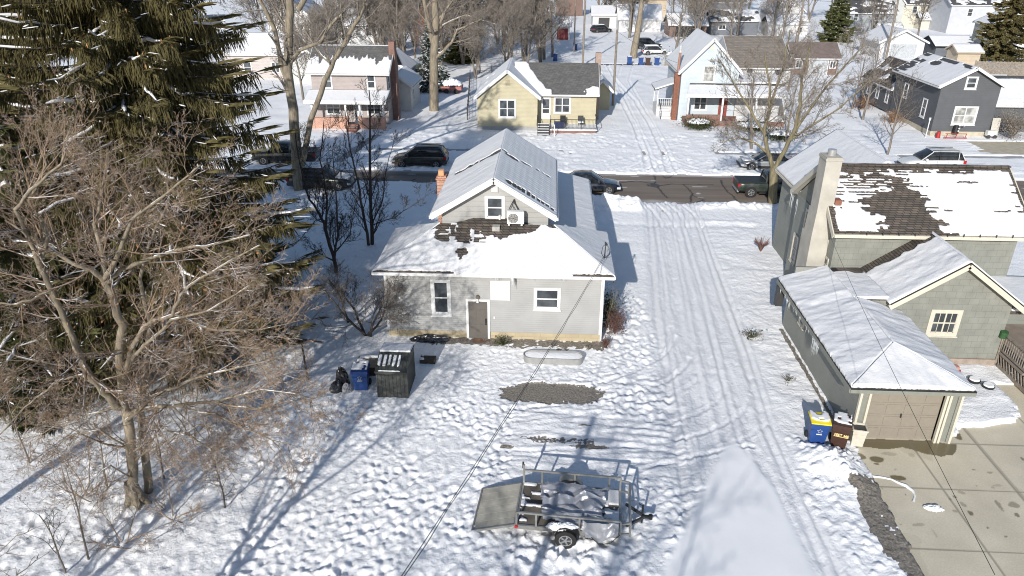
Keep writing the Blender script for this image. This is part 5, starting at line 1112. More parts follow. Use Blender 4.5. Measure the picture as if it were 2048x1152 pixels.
        MB().box((x0 + L * .3, s * (hw - .03), gc + .02), (x1 - L * .3, s * (hw + .01), gc + .14), BLACK).build('sill_trim', t)
        B = MB()
        for x in (-.05, .85, -.95 if kind == 'suv' else -.05): B.box((x, s * (hw - .01), gc + .1), (x + .012, s * (hw + .003), bl - .1), BLACK)
        for x in (.02, -.88): B.box((x - .02, s * (hw - .01), bl - .18), (x - .18, s * (hw + .02), bl - .14), body)
        B.build('door_seams', t)
    MB().box((x1 - .12, -hw * .8, .30), (x1 + .02, hw * .8, .48), BLACK).build('bumper', t); MB().box((x0 - .02, -hw * .86, .34), (x0 + .1, hw * .86, .52), BLACK if kind != 'truck' else RIM).build('bumper', t)
    if kind == 'truck':
        MB().box((x0 + .06, -hw * .9, bl + .0), (-.68, hw * .9, bl + .06), BLACK).build('bed_cover', t)
    if snow:
        z_ = Hc + .03; snow_patch(t, (top[0][0], -hw * .72, z_), (top[-1][0], -hw * .72, z_), (top[-1][0], hw * .72, z_), (top[0][0], hw * .72, z_), th=.1, res=.12)
        if kind != 'truck': snow_patch(t, (1.3, -hw * .8, bl * .95), (x1 - .2, -hw * .75, bl * .84), (x1 - .2, hw * .75, bl * .84), (1.3, hw * .8, bl * .95), th=.08, res=.12)
        else: snow_patch(t, (x0 + .1, -hw * .85, bl + .06), (-.8, -hw * .85, bl + .06), (-.8, hw * .85, bl + .06), (x0 + .1, hw * .85, bl + .06), th=.06, res=.1, mask=patchy(.5))
    t.location = loc; t.rotation_euler = (0, 0, rot)
    return t
PG = paint('dark_grey_paint', (.055, .058, .055), .25, .5); PK = paint('black_paint', (.012, .013, .015), .2, .2); PN = paint('navy_paint', (.010, .014, .025), .2, .3); PGR = paint('green_paint', (.025, .035, .028), .35, .3)
PW = paint('white_paint_car', (.62, .63, .63), .25, .1); PS = paint('silver_paint', (.36, .37, .38), .3, .6)
make_car('dark grey SUV with silver wheels parked facing left on the far kerb', 'suv', PG, (-11.0, 60.3, .0), math.pi, 4.65, 1.84, 1.68)
make_car('black pickup partly hidden by the spruce and forked trunk on the far kerb', 'truck', PK, (-22.7, 60.5, .0), math.pi, 5.6, 1.95, 1.85, cat='pickup', name='parked_pickup')
make_car('dark sedan with snow on it behind the thin trees on the near kerb', 'suv', PG, (-17.6, 53.6, .0), .0, 5.0, 1.9, 1.7, snow=True)
make_car('navy car nose just showing beyond the cottage side roof', 'sedan', PN, (3.1, 54.0, -.04), .0, 4.7, 1.84, 1.45)
make_car('dark green pickup with covered bed beside the right-hand street trunk', 'truck', PGR, (16.8, 53.9, -.04), .0, 5.3, 1.9, 1.8, cat='pickup', name='parked_pickup')
make_car('silver car with snowy hood behind the right-hand street tree', 'sedan', PS, (18.3, 60.9, .0), math.pi, 4.6, 1.8, 1.45, snow=True)
make_car('white SUV with black windows parked above the grey-green house roof', 'suv', PW, (32.0, 61.3, .0), math.pi, 4.8, 1.85, 1.7)
make_car('black SUV parked under the tall far tree by the back alley', 'suv', PK, (17.4, 139.5, 0), .15, 4.9, 1.95, 1.8)
make_car('white snow-covered car in front of the black SUV by the far tree', 'suv', PW, (17.8, 131.5, 0), .1, 4.6, 1.85, 1.5, snow=True)
make_car('dark car half buried in snow near the top of the far utility poles', 'suv', PK, (10.6, 166, 0), .4, 4.6, 1.85, 1.6, snow=True)
make_car('distant red car by the brown garage', 'sedan', paint('red_paint', (.25, .02, .02), .3, .2), (33.5, 117.5, 0), .2, 4.4, 1.8, 1.4, snow=True)
# red utility trailer loaded with snow in the bungalow yard
t = thing('yard_trailer', 'small red trailer heaped with snow by the wire fence', 'trailer', (-12.6, 94, 0)); MB().box((-13.9, 93.2, .45), (-11.3, 95.2, .85), plain('faded_red', (.35, .14, .12), .7)).build('box', t)
B = blob('snow_heap', (-12.6, 94.2, .8), (1.3, 1.0), .75, SNOW, 8, None, None); o = npmesh('snow_load', B[0], B[1], [SNOW], t)
for x in (-13.2, -12.0): MB().cyl((x, 93.25, .3), (x, 93.05, .3), .3, TYRE, 12).build('wheel', t)
# ---------------------------------------------------------------- bins
def font_mesh(txt, size, mat, parent, name, M):
    c = bpy.data.curves.new('lettering', 'FONT'); c.body = txt; c.size = size; c.align_x = 'CENTER'; c.extrude = .002; c.offset = size * .02
    tmp = bpy.data.objects.new('tmp', c); COL.objects.link(tmp)
    me = bpy.data.meshes.new_from_object(tmp.evaluated_get(bpy.context.evaluated_depsgraph_get())); bpy.data.objects.remove(tmp); bpy.data.curves.remove(c)
    me.transform(M); me.materials.clear(); me.materials.append(mat); o = bpy.data.objects.new(name, me); COL.objects.link(o); o.parent = parent; return o
def star(B, o, r, mat, y=-.004):
    P = []; 
    for k in range(10):
        a = math.pi / 2 + k * math.pi / 5; P.append((a, r if k % 2 == 0 else r * .45))
    for k in range(10):
        (a, q), (c, s) = P[k], P[(k + 1) % 10]; B.beam(Vector((o[0] + math.cos(a) * q, o[1], o[2] + math.sin(a) * q)), Vector((o[0] + math.cos(c) * s, o[1], o[2] + math.sin(c) * s)), .004, .017, mat, up=(0, 1, 0))
def make_bin(label, loc, rot, body, lid, logo=None, snowtop=True, open_=False, w=.62, dep=.72, hgt=1.02, group='wheeled bins', wob=0):
    t = thing('wheeled_bin', label, 'bin', (0, 0, 0), group); B = MB(); a, b = w / 2, dep / 2; ka, kb = a * .80, b * .74
    lo = [(-ka, -kb, .05), (ka, -kb, .05), (ka, kb, .05), (-ka, kb, .05)]; hi = [(-a, -b, hgt), (a, -b, hgt), (a, b, hgt), (-a, b, hgt)]
    B.add(lo + hi, [(3, 2, 1, 0), (0, 1, 5, 4), (1, 2, 6, 5), (2, 3, 7, 6), (3, 0, 4, 7)], body)
    for (p0, p1) in ((0, 1), (1, 2), (2, 3), (3, 0)): B.beam(Vector(hi[p0]) + Vector((0, 0, -.04)), Vector(hi[p1]) + Vector((0, 0, -.04)), .05, .06, body)
    B.beam(Vector((-a * .92, -b * .96, hgt * .72)), Vector((a * .92, -b * .96, hgt * .72)), .015, .02, body)
    if open_: B.add([(-a * .9, -b * .9, hgt * .9), (a * .9, -b * .9, hgt * .9), (a * .9, b * .9, hgt * .9), (-a * .9, b * .9, hgt * .9)], [(0, 1, 2, 3)], DARK)
    B.build('body', t)
    if not open_:
        B = MB(); B.prism([(-a - .02, -b - .04, hgt + .005), (-a - .02, b + .02, hgt + .005), (-a - .02, b + .02, hgt + .06), (-a - .02, b * .2, hgt + .12), (-a - .02, -b - .04, hgt + .05)], (w + .04, 0, 0), lid); l_ = B.build('lid', t)
    else:
        B = MB(); B.beam((-a, b + .02, hgt), (-a * .6, b + .08, hgt * .4), .03, .5, lid); l_ = B.build('lid', t)
    for s in (-1, 1): MB().cyl((s * (ka - .02), kb + .02, .14), (s * (ka + .07), kb + .02, .14), .14, TYRE, 14).build('wheel', t)
    MB().beam((-a * .8, b + .06, hgt - .04), (a * .8, b + .06, hgt - .04), .03, .03, body).build('handle', t)
    if snowtop and not open_: snow_patch(l_, (-a + .01, -b + .03, hgt + .07), (a - .01, -b + .03, hgt + .07), (a - .01, b, hgt + .10), (-a + .01, b, hgt + .10), th=.06, res=.04, wav=.01, seed=3, mask=lambda s, t_, L, T: (fbm(s * 6 + 3 * L + wob, t_ * 6, 2) > .30) & (t_ > .05))
    if logo:
        B = MB(); sl = (b - kb) / (hgt - .05); yy = lambda z: -kb - (z - .05) * sl - .012
        if logo == 'star':
            star(B, (0, yy(.70) - .02, .72), .10, WHITE); B.box((-.10, yy(.56) - .014, .545), (.10, yy(.56) + .01, .575), WHITE); B.build('emblem', t)
        else:
            Mx = Matrix.Translation((.04, yy(.70) - .03, .66)) @ Matrix.Rotation(R(90 - 7), 4, 'X'); YL = plain('tan_letter', (.72, .55, .25), .6)
            font_mesh('FEET 46E', .13, YL, t, 'lettering', Mx); B.box((-.22, yy(.62) - .016, .605), (.27, yy(.62) + .004, .625), YL); B.build('emblem', t)
    t.location = loc; t.rotation_euler = (0, 0, rot); return t
BLUEP = plain('blue_plastic', (.018, .055, .20), .45, .12); YELP = plain('yellow_plastic', (.75, .60, .03), .45, .1); BRNP = plain('brown_plastic', (.055, .028, .02), .45, .1); BGE = plain('beige_plastic', (.50, .47, .40), .5, .08)
BINS = 'wheeled bins by the garage'
make_bin('blue recycling bin with a yellow lid, leftmost of the three by the garage', (10.3, 22.95, .03), R(-8), BLUEP, YELP, 'star', w=.66, dep=.70, hgt=1.03, group=BINS)
make_bin('brown bin with tan lettering between the blue and the beige bin', (11.07, 22.78, .03), R(-20), BRNP, BRNP, 'text', w=.62, dep=.75, hgt=1.08, wob=4, group=BINS)
make_bin('open beige bin nearest the garage door', (11.82, 22.95, -.04), R(-10), BGE, BLACK, None, False, True, w=.5, dep=.5, hgt=.82, group=BINS)
make_bin('blue bin with a white star and snow-covered lid beside the black storage shed', (-7.72, 25.7, .03), R(4), BLUEP, BLUEP, 'star', w=.66, dep=.72, hgt=.98, wob=9, group='wheeled bins')
for i, (x, y, c, lab) in enumerate(((12.3, 119.6, BLUEP, 'leftmost blue bin of the row on the back alley'), (14.0, 118.9, BLUEP, 'blue bin just left of the brown bin on the back alley'), (15.1, 118.9, BRNP, 'brown bin standing between blue bins on the back alley'), (16.5, 118.9, BLUEP, 'rightmost blue bin of the row on the back alley'), (4.2, 136, BLUEP, 'lone blue bin near the red-doored garage'), (.6, 122.5, BLUEP, 'blue bin beside the small forked tree behind the bungalow'), (-18.2, 95.8, BLUEP, 'blue bin left of the blue spruce behind the pink house'), (-17.1, 95.5, BLUEP, 'blue bin touching the blue spruce behind the pink house'))):
    make_bin(lab, (x, y, .0), .0, c, c, None, True, w=.72, dep=.8, hgt=1.15, group='bins along the back alley' if i < 4 else 'distant blue bins', wob=i)
# ---------------------------------------------------------------- black storage shed
t = thing('storage_shed', 'black plastic storage shed with streaks of snow on its lid in the back yard', 'storage shed', (-6.2, 26, 0)); SHB = plain('charcoal_plastic', (.042, .046, .043), .55, .15, 3)
B = MB(); x0, x1, y0, y1 = -6.9, -5.62, 25.0, 26.75
B.prism([(x0, y0, 0), (x0, y1, 0), (x0, y1, 1.52), (x0, y0 + .95, 1.62), (x0, y0, 1.30)], (x1 - x0, 0, 0), SHB)
for k in range(8): B.box((x0 + .06 + k * .155, y0 - .012, .04), (x0 + .07 + k * .155, y0, 1.26), BLACK)
for k in range(9): B.box((x1, y0 + .12 + k * .19, .04), (x1 + .01, y0 + .13 + k * .19, 1.3), BLACK)
B.box((x0 - .02, y0 - .03, 1.22), (x1 + .02, y0, 1.31), SHB); B.box((x1 - .06, y0 - .02, 0), (x1 + .02, y0 + .04, 1.3), SHB); B.build('body', t)
B = MB(); slab(B, [(x0 - .03, y0 - .05, 1.32), (x1 + .03, y0 - .05, 1.32), (x1 + .03, y0 + .95, 1.66), (x0 - .03, y0 + .95, 1.66)], .05, SHB); slab(B, [(x0 - .03, y0 + .96, 1.67), (x1 + .03, y0 + .96, 1.67), (x1 + .03, y1 + .05, 1.57), (x0 - .03, y1 + .05, 1.57)], .05, SHB)
for k in range(9): B.beam((x0 + .08 + k * .14, y0, 1.345), (x0 + .08 + k * .14, y0 + .93, 1.665), .03, .02, SHB)
l_ = B.build('lid', t)
snow_patch(l_, (x0, y0 - .03, 1.335), (x1, y0 - .03, 1.335), (x1, y0 + .94, 1.67), (x0, y0 + .94, 1.67), th=.06, res=.03, wav=.01, mask=lambda s, t_, L, T: ((np.abs(((s / .2) % 1) - .5) < .36) & (t_ > .22 + .12 * vnoise(s * 9, s * 0)) & (t_ < .9) & (s < L * .78)) | ((t_ < .06) & (s < L * .8) & (s > .1)))
snow_patch(l_, (x0, y0 + .97, 1.675), (x1, y0 + .97, 1.675), (x1, y1 + .03, 1.58), (x0, y1 + .03, 1.58), th=.07, res=.06, wav=.01)
# rubbish sacks
def lumpy(name, c, r, mat, parent=None, seed=1, n=26, **k):
    u, v = np.meshgrid(np.linspace(0, 2 * math.pi, n), np.linspace(0.02, math.pi * .5, n // 2)); rr = 1 + .5 * (fbm(np.cos(u) * 2 + seed + 5, np.sin(u) * 2 + v * 2.2 + 5, 3) - .5) + .15 * np.abs(np.sin(u * 5 + seed + v * 3))
    V = np.stack([c[0] + r[0] * rr * np.sin(v) * np.cos(u), c[1] + r[1] * rr * np.sin(v) * np.sin(u), c[2] + r[2] * rr * np.cos(v) ** .8], -1).reshape(-1, 3)
    return npmesh(name, V, grid_faces(np.ones((n // 2 - 1, n - 1), bool), n, n // 2), [mat], parent, False, **k)
SACK = plain('sack_black', (.018, .018, .022), .22, .2, spec=.7)
lumpy('rubbish_sack', (-8.55, 25.75, 0), (.28, .25, .85), SACK, seed=1, label='tall black rubbish sack leaning by the blue star bin', category='rubbish sack', group='sacks by the bin')
lumpy('rubbish_sack', (-8.75, 25.42, 0), (.26, .25, .45), SACK, seed=3, label='smaller black sack slumped in the snow left of the blue star bin', category='rubbish sack', group='sacks by the bin')
lumpy('rubbish_sack', (-8.3, 25.4, 0), (.2, .2, .36), plain('sack_grey', (.25, .25, .27), .4), seed=6, label='crumpled grey sack at the foot of the blue star bin', category='rubbish sack', group='sacks by the bin')
t = thing('planter_box', 'low dark planter box topped with snow behind the blue star bin', 'planter', (-7.8, 27.0, 0)); MB().box((-8.2, 26.6, 0), (-6.9, 27.4, .5), plain('dark_planter', (.05, .04, .03), .8)).build('box', t); MB().box((-8.25, 26.55, .5), (-6.85, 27.45, .56), plain('tan_rim', (.25, .2, .13), .8)).build('rim', t)
snow_patch(t, (-8.2, 26.6, .56), (-6.9, 26.6, .56), (-6.9, 27.4, .56), (-8.2, 27.4, .56), th=.1, res=.05, wav=.02, mask=patchy(.42, sx=2, sy=2))
t = thing('garden_cart', 'dark low box half under snow between the shed and the cottage wall', 'box', (-5.2, 27.9, 0)); MB().box((-5.6, 27.7, 0), (-4.9, 28.1, .28), plain('dark_planter', (.05, .04, .03), .8)).build('box', t); snow_patch(t, (-5.6, 27.7, .28), (-4.9, 27.7, .28), (-4.9, 28.1, .28), (-5.6, 28.1, .28), th=.07, res=.04, mask=patchy(.5, sx=3, sy=3))
# old boat-shaped tarp strip by the foundation
lumpy('tarp_bundle', (-5.5, 29.85, 0), (.85, .22, .32), SACK, seed=8, label='long black tarp bundle lying against the cottage foundation', category='tarp')
# oval raised bed
t = thing('raised_bed', 'long oval metal raised garden bed full of snow behind the cottage', 'raised bed', (.4, 28.3, 0)); B = MB(); MET = plain('bed_metal', (.30, .30, .29), .5, .1, metal=.3); k = 40; P = []
cx, cy, hl, rd = .38, 28.35, .98, .36
for i in range(k):
    a = i * 2 * math.pi / k; x = math.cos(a) * rd + (hl if math.cos(a) > 0 else -hl); P.append((cx + x, cy + math.sin(a) * rd - .02 * x))
for i in range(k):
    p, q = P[i], P[(i + 1) % k]; B.add([(*p, -.05), (*q, -.05), (*q, .34), (*p, .34)], [(0, 1, 2, 3)], MET, True); B.beam((*p, .34), (*q, .34), .035, .03, MET)
B.build('wall', t)
n_ = len(P); ctr = [(cx, cy, .335)]; B = MB(); B.add([(p[0] * .985 + cx * .015, p[1] * .985 + cy * .015, .29) for p in P] + [(cx + (p[0] - cx) * .8, cy + (p[1] - cy) * .75, .325) for p in P] + ctr, [(i, (i + 1) % n_, n_ + (i + 1) % n_, n_ + i) for i in range(n_)] + [(n_ + i, n_ + (i + 1) % n_, 2 * n_) for i in range(n_)], SNOW, True); B.build('snow_fill', t)
# clothes post
t = thing('clothes_post', 'rusty T-shaped clothesline post standing in the left yard', 'clothes post', (-10.22, 26.2, 0)); RUST = plain('rusty_iron', (.045, .035, .03), .8, .3); MB().cyl((-10.22, 26.2, -.1), (-10.3, 26.25, 1.95), .045, RUST, 8).build('post', t); MB().cyl((-11.35, 26.55, 1.92), (-9.35, 26.1, 1.98), .04, RUST, 8).build('crossbar', t)
# ---------------------------------------------------------------- utility trailer (foreground)
t = thing('utility_trailer', 'open aluminium utility trailer with its ramp lowered in the foreground snow', 'trailer', (0, 0, 0)); AL = plain('weathered_aluminium', (.30, .30, .285), .42, .15, 5, metal=.55); DK = plain('trailer_deck', (.12, .105, .085), .85, .3, 3)
LX, HW = 1.62, 1.02; zb, zt = .52, 1.05
MB().box((-LX, -HW, zb - .1), (LX, HW, zb), DK).build('deck', t)
B = MB()
for y in (-HW, HW): B.box((-LX, y - .03, zb - .12), (LX, y + .03, zb + .03), AL)
for x in (-LX, LX): B.box((x - .03, -HW, zb - .12), (x + .03, HW, zb + .03), AL)
B.build('frame', t)
B = MB()
for y in (-HW, HW):
    B.beam((-LX, y, zt), (LX, y, zt), .055, .06, AL)
    for x in (-LX, -LX + .62, .35 if y < 0 else .1, 1.25, LX): B.box((x - .03, y - .03, zb), (x + .03, y + .03, zt), AL)
    B.beam((LX, y, zb), (LX + .30, y * .92, zb), .05, .06, AL); B.beam((LX, y, zt - .1), (LX + .30, y * .92, zt - .1), .05, .05, AL); B.box((LX + .27, y * .92 - .03, zb - .1), (LX + .33, y * .92 + .03, zt - .1), AL)
B.beam((LX + .3, -HW * .92, zt - .1), (LX + .3, HW * .92, zt - .1), .05, .06, AL); B.beam((LX + .3, -HW * .92, zb), (LX + .3, HW * .92, zb), .05, .06, AL)
B.box((-LX - .03, HW - .05, zb), (-LX + .03, HW + .03, zt + .22), AL); B.build('railing', t)
for s in (-1, 1):
    wh = MB().cyl((-.05, s * (HW + .06), .34), (-.05, s * (HW + .28), .34), .34, TYRE, 28); wh = wh.build('wheel', t)
    B = MB(); yo = s * (HW + .285); B.cyl((-.05, s * (HW + .2), .34), (-.05, yo, .34), .21, DARK, 24)
    for k in range(12):
        a, c = k * math.pi / 6, (k + 1) * math.pi / 6; B.beam((-.05 + math.cos(a) * .2, yo, .34 + math.sin(a) * .2), (-.05 + math.cos(c) * .2, yo, .34 + math.sin(c) * .2), .02, .03, RIM, up=(0, 1, 0))
    for k in range(5):
        for dd_ in (-.13, .13):
            a = k * math.pi * .4 + dd_; B.beam((-.05 + math.cos(a) * .05, yo, .34 + math.sin(a) * .05), (-.05 + math.cos(a) * .2, yo, .34 + math.sin(a) * .2), .02, .022, RIM, up=(0, 1, 0))
    B.cyl((-.05, yo - .01 * s, .34), (-.05, yo + .03 * s, .34), .05, RIM, 10); B.build('rim', wh)
    B = MB(); n_ = 14
    ring = lambda r_, y: [(-.05 + math.cos(math.pi * i / n_) * r_, y, .40 + math.sin(math.pi * i / n_) * r_) for i in range(n_ + 1)]
    a_, b_ = ring(.42, s * (HW + .0)), ring(.42, s * (HW + .31)); B.add(a_ + b_, [(i, i + 1, n_ + 2 + i, n_ + 1 + i) for i in range(n_)], AL if s > 0 else DARK, True)
    B.add(a_, [tuple(range(n_ + 1))], AL); B.build('fender', t)
# snow caught on the near fender and the deck
o = blob('x', (0, 0, 0), (1, 1), 1, SNOW, 1, None, None)
B = blob('x', (-.35, -HW - .12, .66), (.34, .16), .17, SNOW, 5, None, None); npmesh('snow_cover', B[0], B[1], [SNOW], t); B = blob('x', (-.02, -HW - .12, .76), (.36, .15), .10, SNOW, 6, None, None); npmesh('snow_cover', B[0], B[1], [SNOW], t)
snow_patch(t, (-LX + .03, -HW + .04, zb), (LX - .04, -HW + .04, zb), (LX - .04, HW - .04, zb), (-LX + .03, HW - .04, zb), th=.05, res=.03, wav=.02, mask=lambda s, t_, L, T: (fbm(s * 1.6 + 2, np.floor(t_ / .14) * 2.3, 2) + .25 * (fbm(s * 9, t_ * 9, 2) - .5) + .12 * (s > 2.7) - .10 * (s < 1.0) > .50))
# crumpled silver tarp
def ridged(x, y): return 1 - np.abs(2 * vnoise(x, y) - 1)
xs, ys = np.meshgrid(np.linspace(0, 1, 60), np.linspace(0, 1, 46))
r1 = np.abs(((xs * 2.6 + 1.5 * ys + .5 * fbm(xs * 4, ys * 4, 2)) % 1) - .5) * 2; r2 = np.abs(((ys * 3.4 - 1.2 * xs + .7 * fbm(xs * 3 + 9, ys * 3, 2)) % 1) - .5) * 2
hz = .04 + .20 * r1 * (.3 + .7 * vnoise(xs * 3, ys * 3)) + .16 * r2 * (.3 + .7 * vnoise(xs * 3 + 5, ys * 3 + 7)) + .10 * ridged(xs * 8 + ys * 3, ys * 9) + .12 * sstep(.2, .8, ys)
px = -1.0 + xs * 2.3 + .25 * (vnoise(ys * 4, ys * 0) - .5); py = -HW + .02 + ys * 1.8 + .2 * (vnoise(xs * 4, xs * 0 + 4) - .5)
px = px + .12 * (vnoise(xs * 9, ys * 9) - .5); py = py + .10 * (vnoise(xs * 9 + 3, ys * 9) - .5)
keep = (np.maximum(np.abs(xs - .5), np.abs(ys - .5)) * 1.0 + .22 * (fbm(xs * 3, ys * 3, 2) - .5)) < .44
pz = zb + .03 + hz
TARP = plain('silver_tarp', (.30, .31, .34), .33, .15, 4, .3, 20, metal=.35, spec=.6)
keepc = keep[:-1, :-1] & keep[1:, 1:]
V_ = np.stack([px, py, pz], -1).reshape(-1, 3); Fq = grid_faces(keepc, 60, 46); Ft = np.concatenate([Fq[:, [0, 1, 2]], Fq[:, [0, 2, 3]]])
tp = npmesh('tarp', V_, Ft, [TARP], None, False, label='crumpled silver tarp lying in the bed of the utility trailer', category='tarp')
# tarp corner hanging over the near rail
xs2, ys2 = np.meshgrid(np.linspace(0, 1, 40), np.linspace(0, 1, 26)); hx = .45 + xs2 * 1.1; hy_ = -HW - .05 - .10 * ridged(xs2 * 5, ys2 * 2) - .06 * ys2; hz2 = .98 - ys2 * (.72 * (1 - np.abs(xs2 - .45) * .9)) + .05 * vnoise(xs2 * 6, ys2 * 6)
kp2 = np.ones((25, 39), bool)
V2 = np.stack([hx, hy_, hz2], -1).reshape(-1, 3)
tp2 = npmesh('tarp', V2, grid_faces(kp2, 40, 26), [TARP], None, False, label='loose silver tarp corner hanging over the near rail of the utility trailer', category='tarp')
sb_ = snow_patch(t, (-.1, -HW + .3, zb + .20), (.9, -HW + .3, zb + .20), (.9, -HW + .75, zb + .2), (-.1, -HW + .75, zb + .2), th=.02, res=.05, mask=patchy(.62, sx=3, sy=3))
# ramp gate lowered to the ground
B = MB(); ra, rb = Vector((-LX - .06, 0, zb - .04)), Vector((-LX - 1.42, 0, .07)); dv = (rb - ra); Lr = dv.length; dv.normalize(); un = Vector((-dv.z, 0, dv.x)); un = un if un.z > 0 else -un; yv = Vector((0, 1, 0))
B.obox(ra, dv, yv, un, 0, Lr, -.98, .98, -.01, .012, DK)
for k in range(6): B.obox(ra, dv, yv, un, .04, Lr - .04, -.84 + k * .335 - .012, -.84 + k * .335 + .012, .012, .016, BLACK)
WG = plain('grey_boards', (.34, .325, .28), .8, .22, 3, .3); 
for k in range(6): B.obox(ra, dv, yv, un, .03, Lr - .03, -.97 + k * .33, -.97 + k * .33 + .31, .012, .03, WG)
for yy_ in (-.98, .98): B.obox(ra, dv, yv, un, 0, Lr, yy_ - .03, yy_ + .03, -.03, .05, AL)
for xx_ in (0, Lr): B.obox(ra, dv, yv, un, xx_ - .03, xx_ + .03, -1.0, 1.0, -.03, .05, AL)
B.build('ramp', t)
B = MB(); B.beam((LX + .2, .5, .42), (LX + .78, .02, .42), .07, .08, DARK); B.beam((LX + .2, -.5, .42), (LX + .78, -.02, .42), .07, .08, DARK); B.beam((LX + .7, 0, .42), (LX + 1.02, 0, .42), .08, .09, BLACK); B.cyl((LX + .98, 0, .36), (LX + .98, 0, .50), .07, BLACK, 10); B.build('drawbar', t)
B = MB(); B.cyl((LX + .72, .08, .05), (LX + .72, .08, .80), .035, BLACK, 8); B.cyl((LX + .72, .08, .78), (LX + .58, .08, .86), .015, BLACK, 6); B.cyl((LX + .72, .08, .0), (LX + .72, .08, .05), .09, BLACK, 10); B.build('jack', t)
MB().box((-LX - .06, HW + .0, zt + .05), (-LX + .0, HW + .05, zt + .3), BLACK).build('latch', t)
MB().cyl((-LX + .0, -HW - .02, zb), (-LX + .0, -HW - .1, zb), .05, plain('tail_red', (.35, .015, .02), .25, .1), 10).build('light', t)
tubes([(np.array([(.6, -HW - .05, .9), (.75, -HW - .16, .45), (1.0, -HW - .2, .22), (1.35, -HW - .15, .3), (1.6, -HW - .1, .6)]), np.full(5, .014))], 'strap', BLACK, t, 6)
TR = Matrix.Translation((.92, 18.35, 0)) @ Matrix.Rotation(R(-4.5), 4, 'Z')
for o_ in (t, tp, tp2): o_.matrix_world = TR
# ---------------------------------------------------------------- poles
def pole(label, x, y, hgt, r=.14, arm=False, name='utility_pole', trans=False, group='wooden utility poles'):
    t = thing(name, label, 'utility pole', (x, y, 0), group); MB().cyl((x, y, -.3), (x, y, hgt), r, POLE, 12, r * .75).build('pole', t)
    if arm: MB().box((x - 1.2, y - .06, hgt - .8), (x + 1.2, y + .06, hgt - .66), POLE).build('crossarm', t)
    if trans: MB().cyl((x, y - .4, hgt - 2.4), (x, y - .4, hgt - 1.4), .28, plain('galv', (.4, .4, .4), .5), 12).build('transformer', t)
    return t
pole('wooden utility pole standing beside the yellow bungalow, casting a long shadow over the drive', 7.3, 86.5, 8.5, .16)
pole('tall pole at the back alley behind the yellow chimney', 4.9, 118, 15, .17, True)
pole('thin pale pole up the white drive, left of the two at the top centre', 3.9, 133, 15, .13)
pole('leaning pale pole in front of the dark arborvitae at the top right', 38.6, 122, 11.5, .16)
pole('tall pole in front of the white two-car garage', 54.5, 126, 13, .18)
def span(p, q, sag, label, r=.02): wire(p, q, sag, r, 'overhead_wire', label, group='overhead wires')
span((7.3, 86.5, 8.3), (13.8, 81, 5.6), .3, 'service wire from the bungalow pole to the pale blue house', .014)
span((13.14, 32.1, 4.75), (8.15, 10, 6.84), .15, 'thin black wire crossing the garage roof to the bottom right', .007)
span((38.6, 122, 11), (54.5, 126, 12), .8, 'upper wire strung between the two right-hand far poles', .02); span((38.6, 122, 9.6), (54.5, 126, 10.4), .8, 'lower wire strung between the two right-hand far poles', .02); span((54.5, 126, 12), (90, 130, 12), .8, 'wire running from the far right pole out of the right edge', .02)
span((4.9, 118, 14), (3.9, 133, 14), .3, 'short wire between the two poles at the top centre', .02)
# ---------------------------------------------------------------- small things by the neighbours' houses
def ornament(name, label, cat, loc, parts, group=None):
    t = thing(name, label, cat, loc, group)
    for nm, fn in parts: B = MB(); fn(B); B.build(nm, t)
    return t
RED = plain('red_ornament', (.32, .02, .02), .5)
ornament('toy_wagon', 'faded red toy wagon half in snow below the grey-green gable wall', 'toy', (17.6, 27.9, 0), [('body', lambda B: B.box((17.2, 27.8, .12), (18.0, 28.2, .42), plain('faded_red_toy', (.33, .06, .07), .5)).box((17.55, 27.85, .42), (17.95, 28.15, .55), plain('faded_pink', (.42, .22, .18), .6))), ('wheel', lambda B: B.cyl((17.35, 27.75, .12), (17.35, 27.82, .12), .12, WHITE, 10)), ('wheel', lambda B: B.cyl((17.85, 27.75, .12), (17.85, 27.82, .12), .12, WHITE, 10))])
for i, (x, y) in enumerate(((18.4, 27.4), (18.75, 26.95), (16.3, 27.6))):
    t = thing('plant_pot', ['snow-filled pot nearest the red toy wagon', 'second snow-filled pot along the dark edge before the deck', 'snow-filled pot close to the garage roof edge'][i], 'pot', (x, y, 0), 'snow-filled pots by the deck'); MB().cyl((x, y, 0), (x, y, .25), .2, BLACK, 12, .25).build('pot', t); MB().cyl((x, y, .22), (x, y, .30), .23, SNOW, 14, .19).build('snow_fill', t)
ornament('wreath', 'green and red wreath on the deck railing post', 'wreath', (20.1, 29.0, 1.6), [('foliage', lambda B: B.cyl((20.05, 28.95, 1.5), (20.05, 28.9, 1.8), .16, plain('wreath_green', (.03, .09, .03), .8), 8))])
ornament('wreath', 'red and white bow ornament on the lower deck post', 'ornament', (20.1, 25.7, 1.3), [('bow', lambda B: B.cyl((20.08, 25.62, 1.15), (20.08, 25.6, 1.38), .13, RED, 8).cyl((20.0, 25.6, 1.3), (20.16, 25.6, 1.34), .05, WHITE, 6))])
ornament('lawn_figure', 'black and white decorative figure under the charcoal house front window', 'ornament', (39.6, 72.8, 0), [('body', lambda B: B.cyl((39.6, 72.8, .45), (39.6, 72.8, 1.2), .3, BLACK, 10, .22)), ('patch', lambda B: [B.cyl((39.6 + a, 72.52, z), (39.6 + a, 72.48, z), .08, WHITE, 8) for a, z in ((.1, 1.25), (.3, 1.3), (.12, .95), (.1, .7), (.55, 1.25))])])
ornament('red_sleigh', 'red metal sleigh rack in front of the charcoal house foundation', 'ornament', (39.4, 72.2, 0), [('frame', lambda B: [B.beam((38.5 + .9 * k, 72.2, 0), (38.6 + .9 * k, 72.2, .5), .05, .05, RED) for k in range(3)] and B.beam((38.3, 72.2, .1), (40.5, 72.2, .1), .08, .08, RED).beam((38.4, 72.2, .5), (40.4, 72.2, .5), .05, .05, RED))])
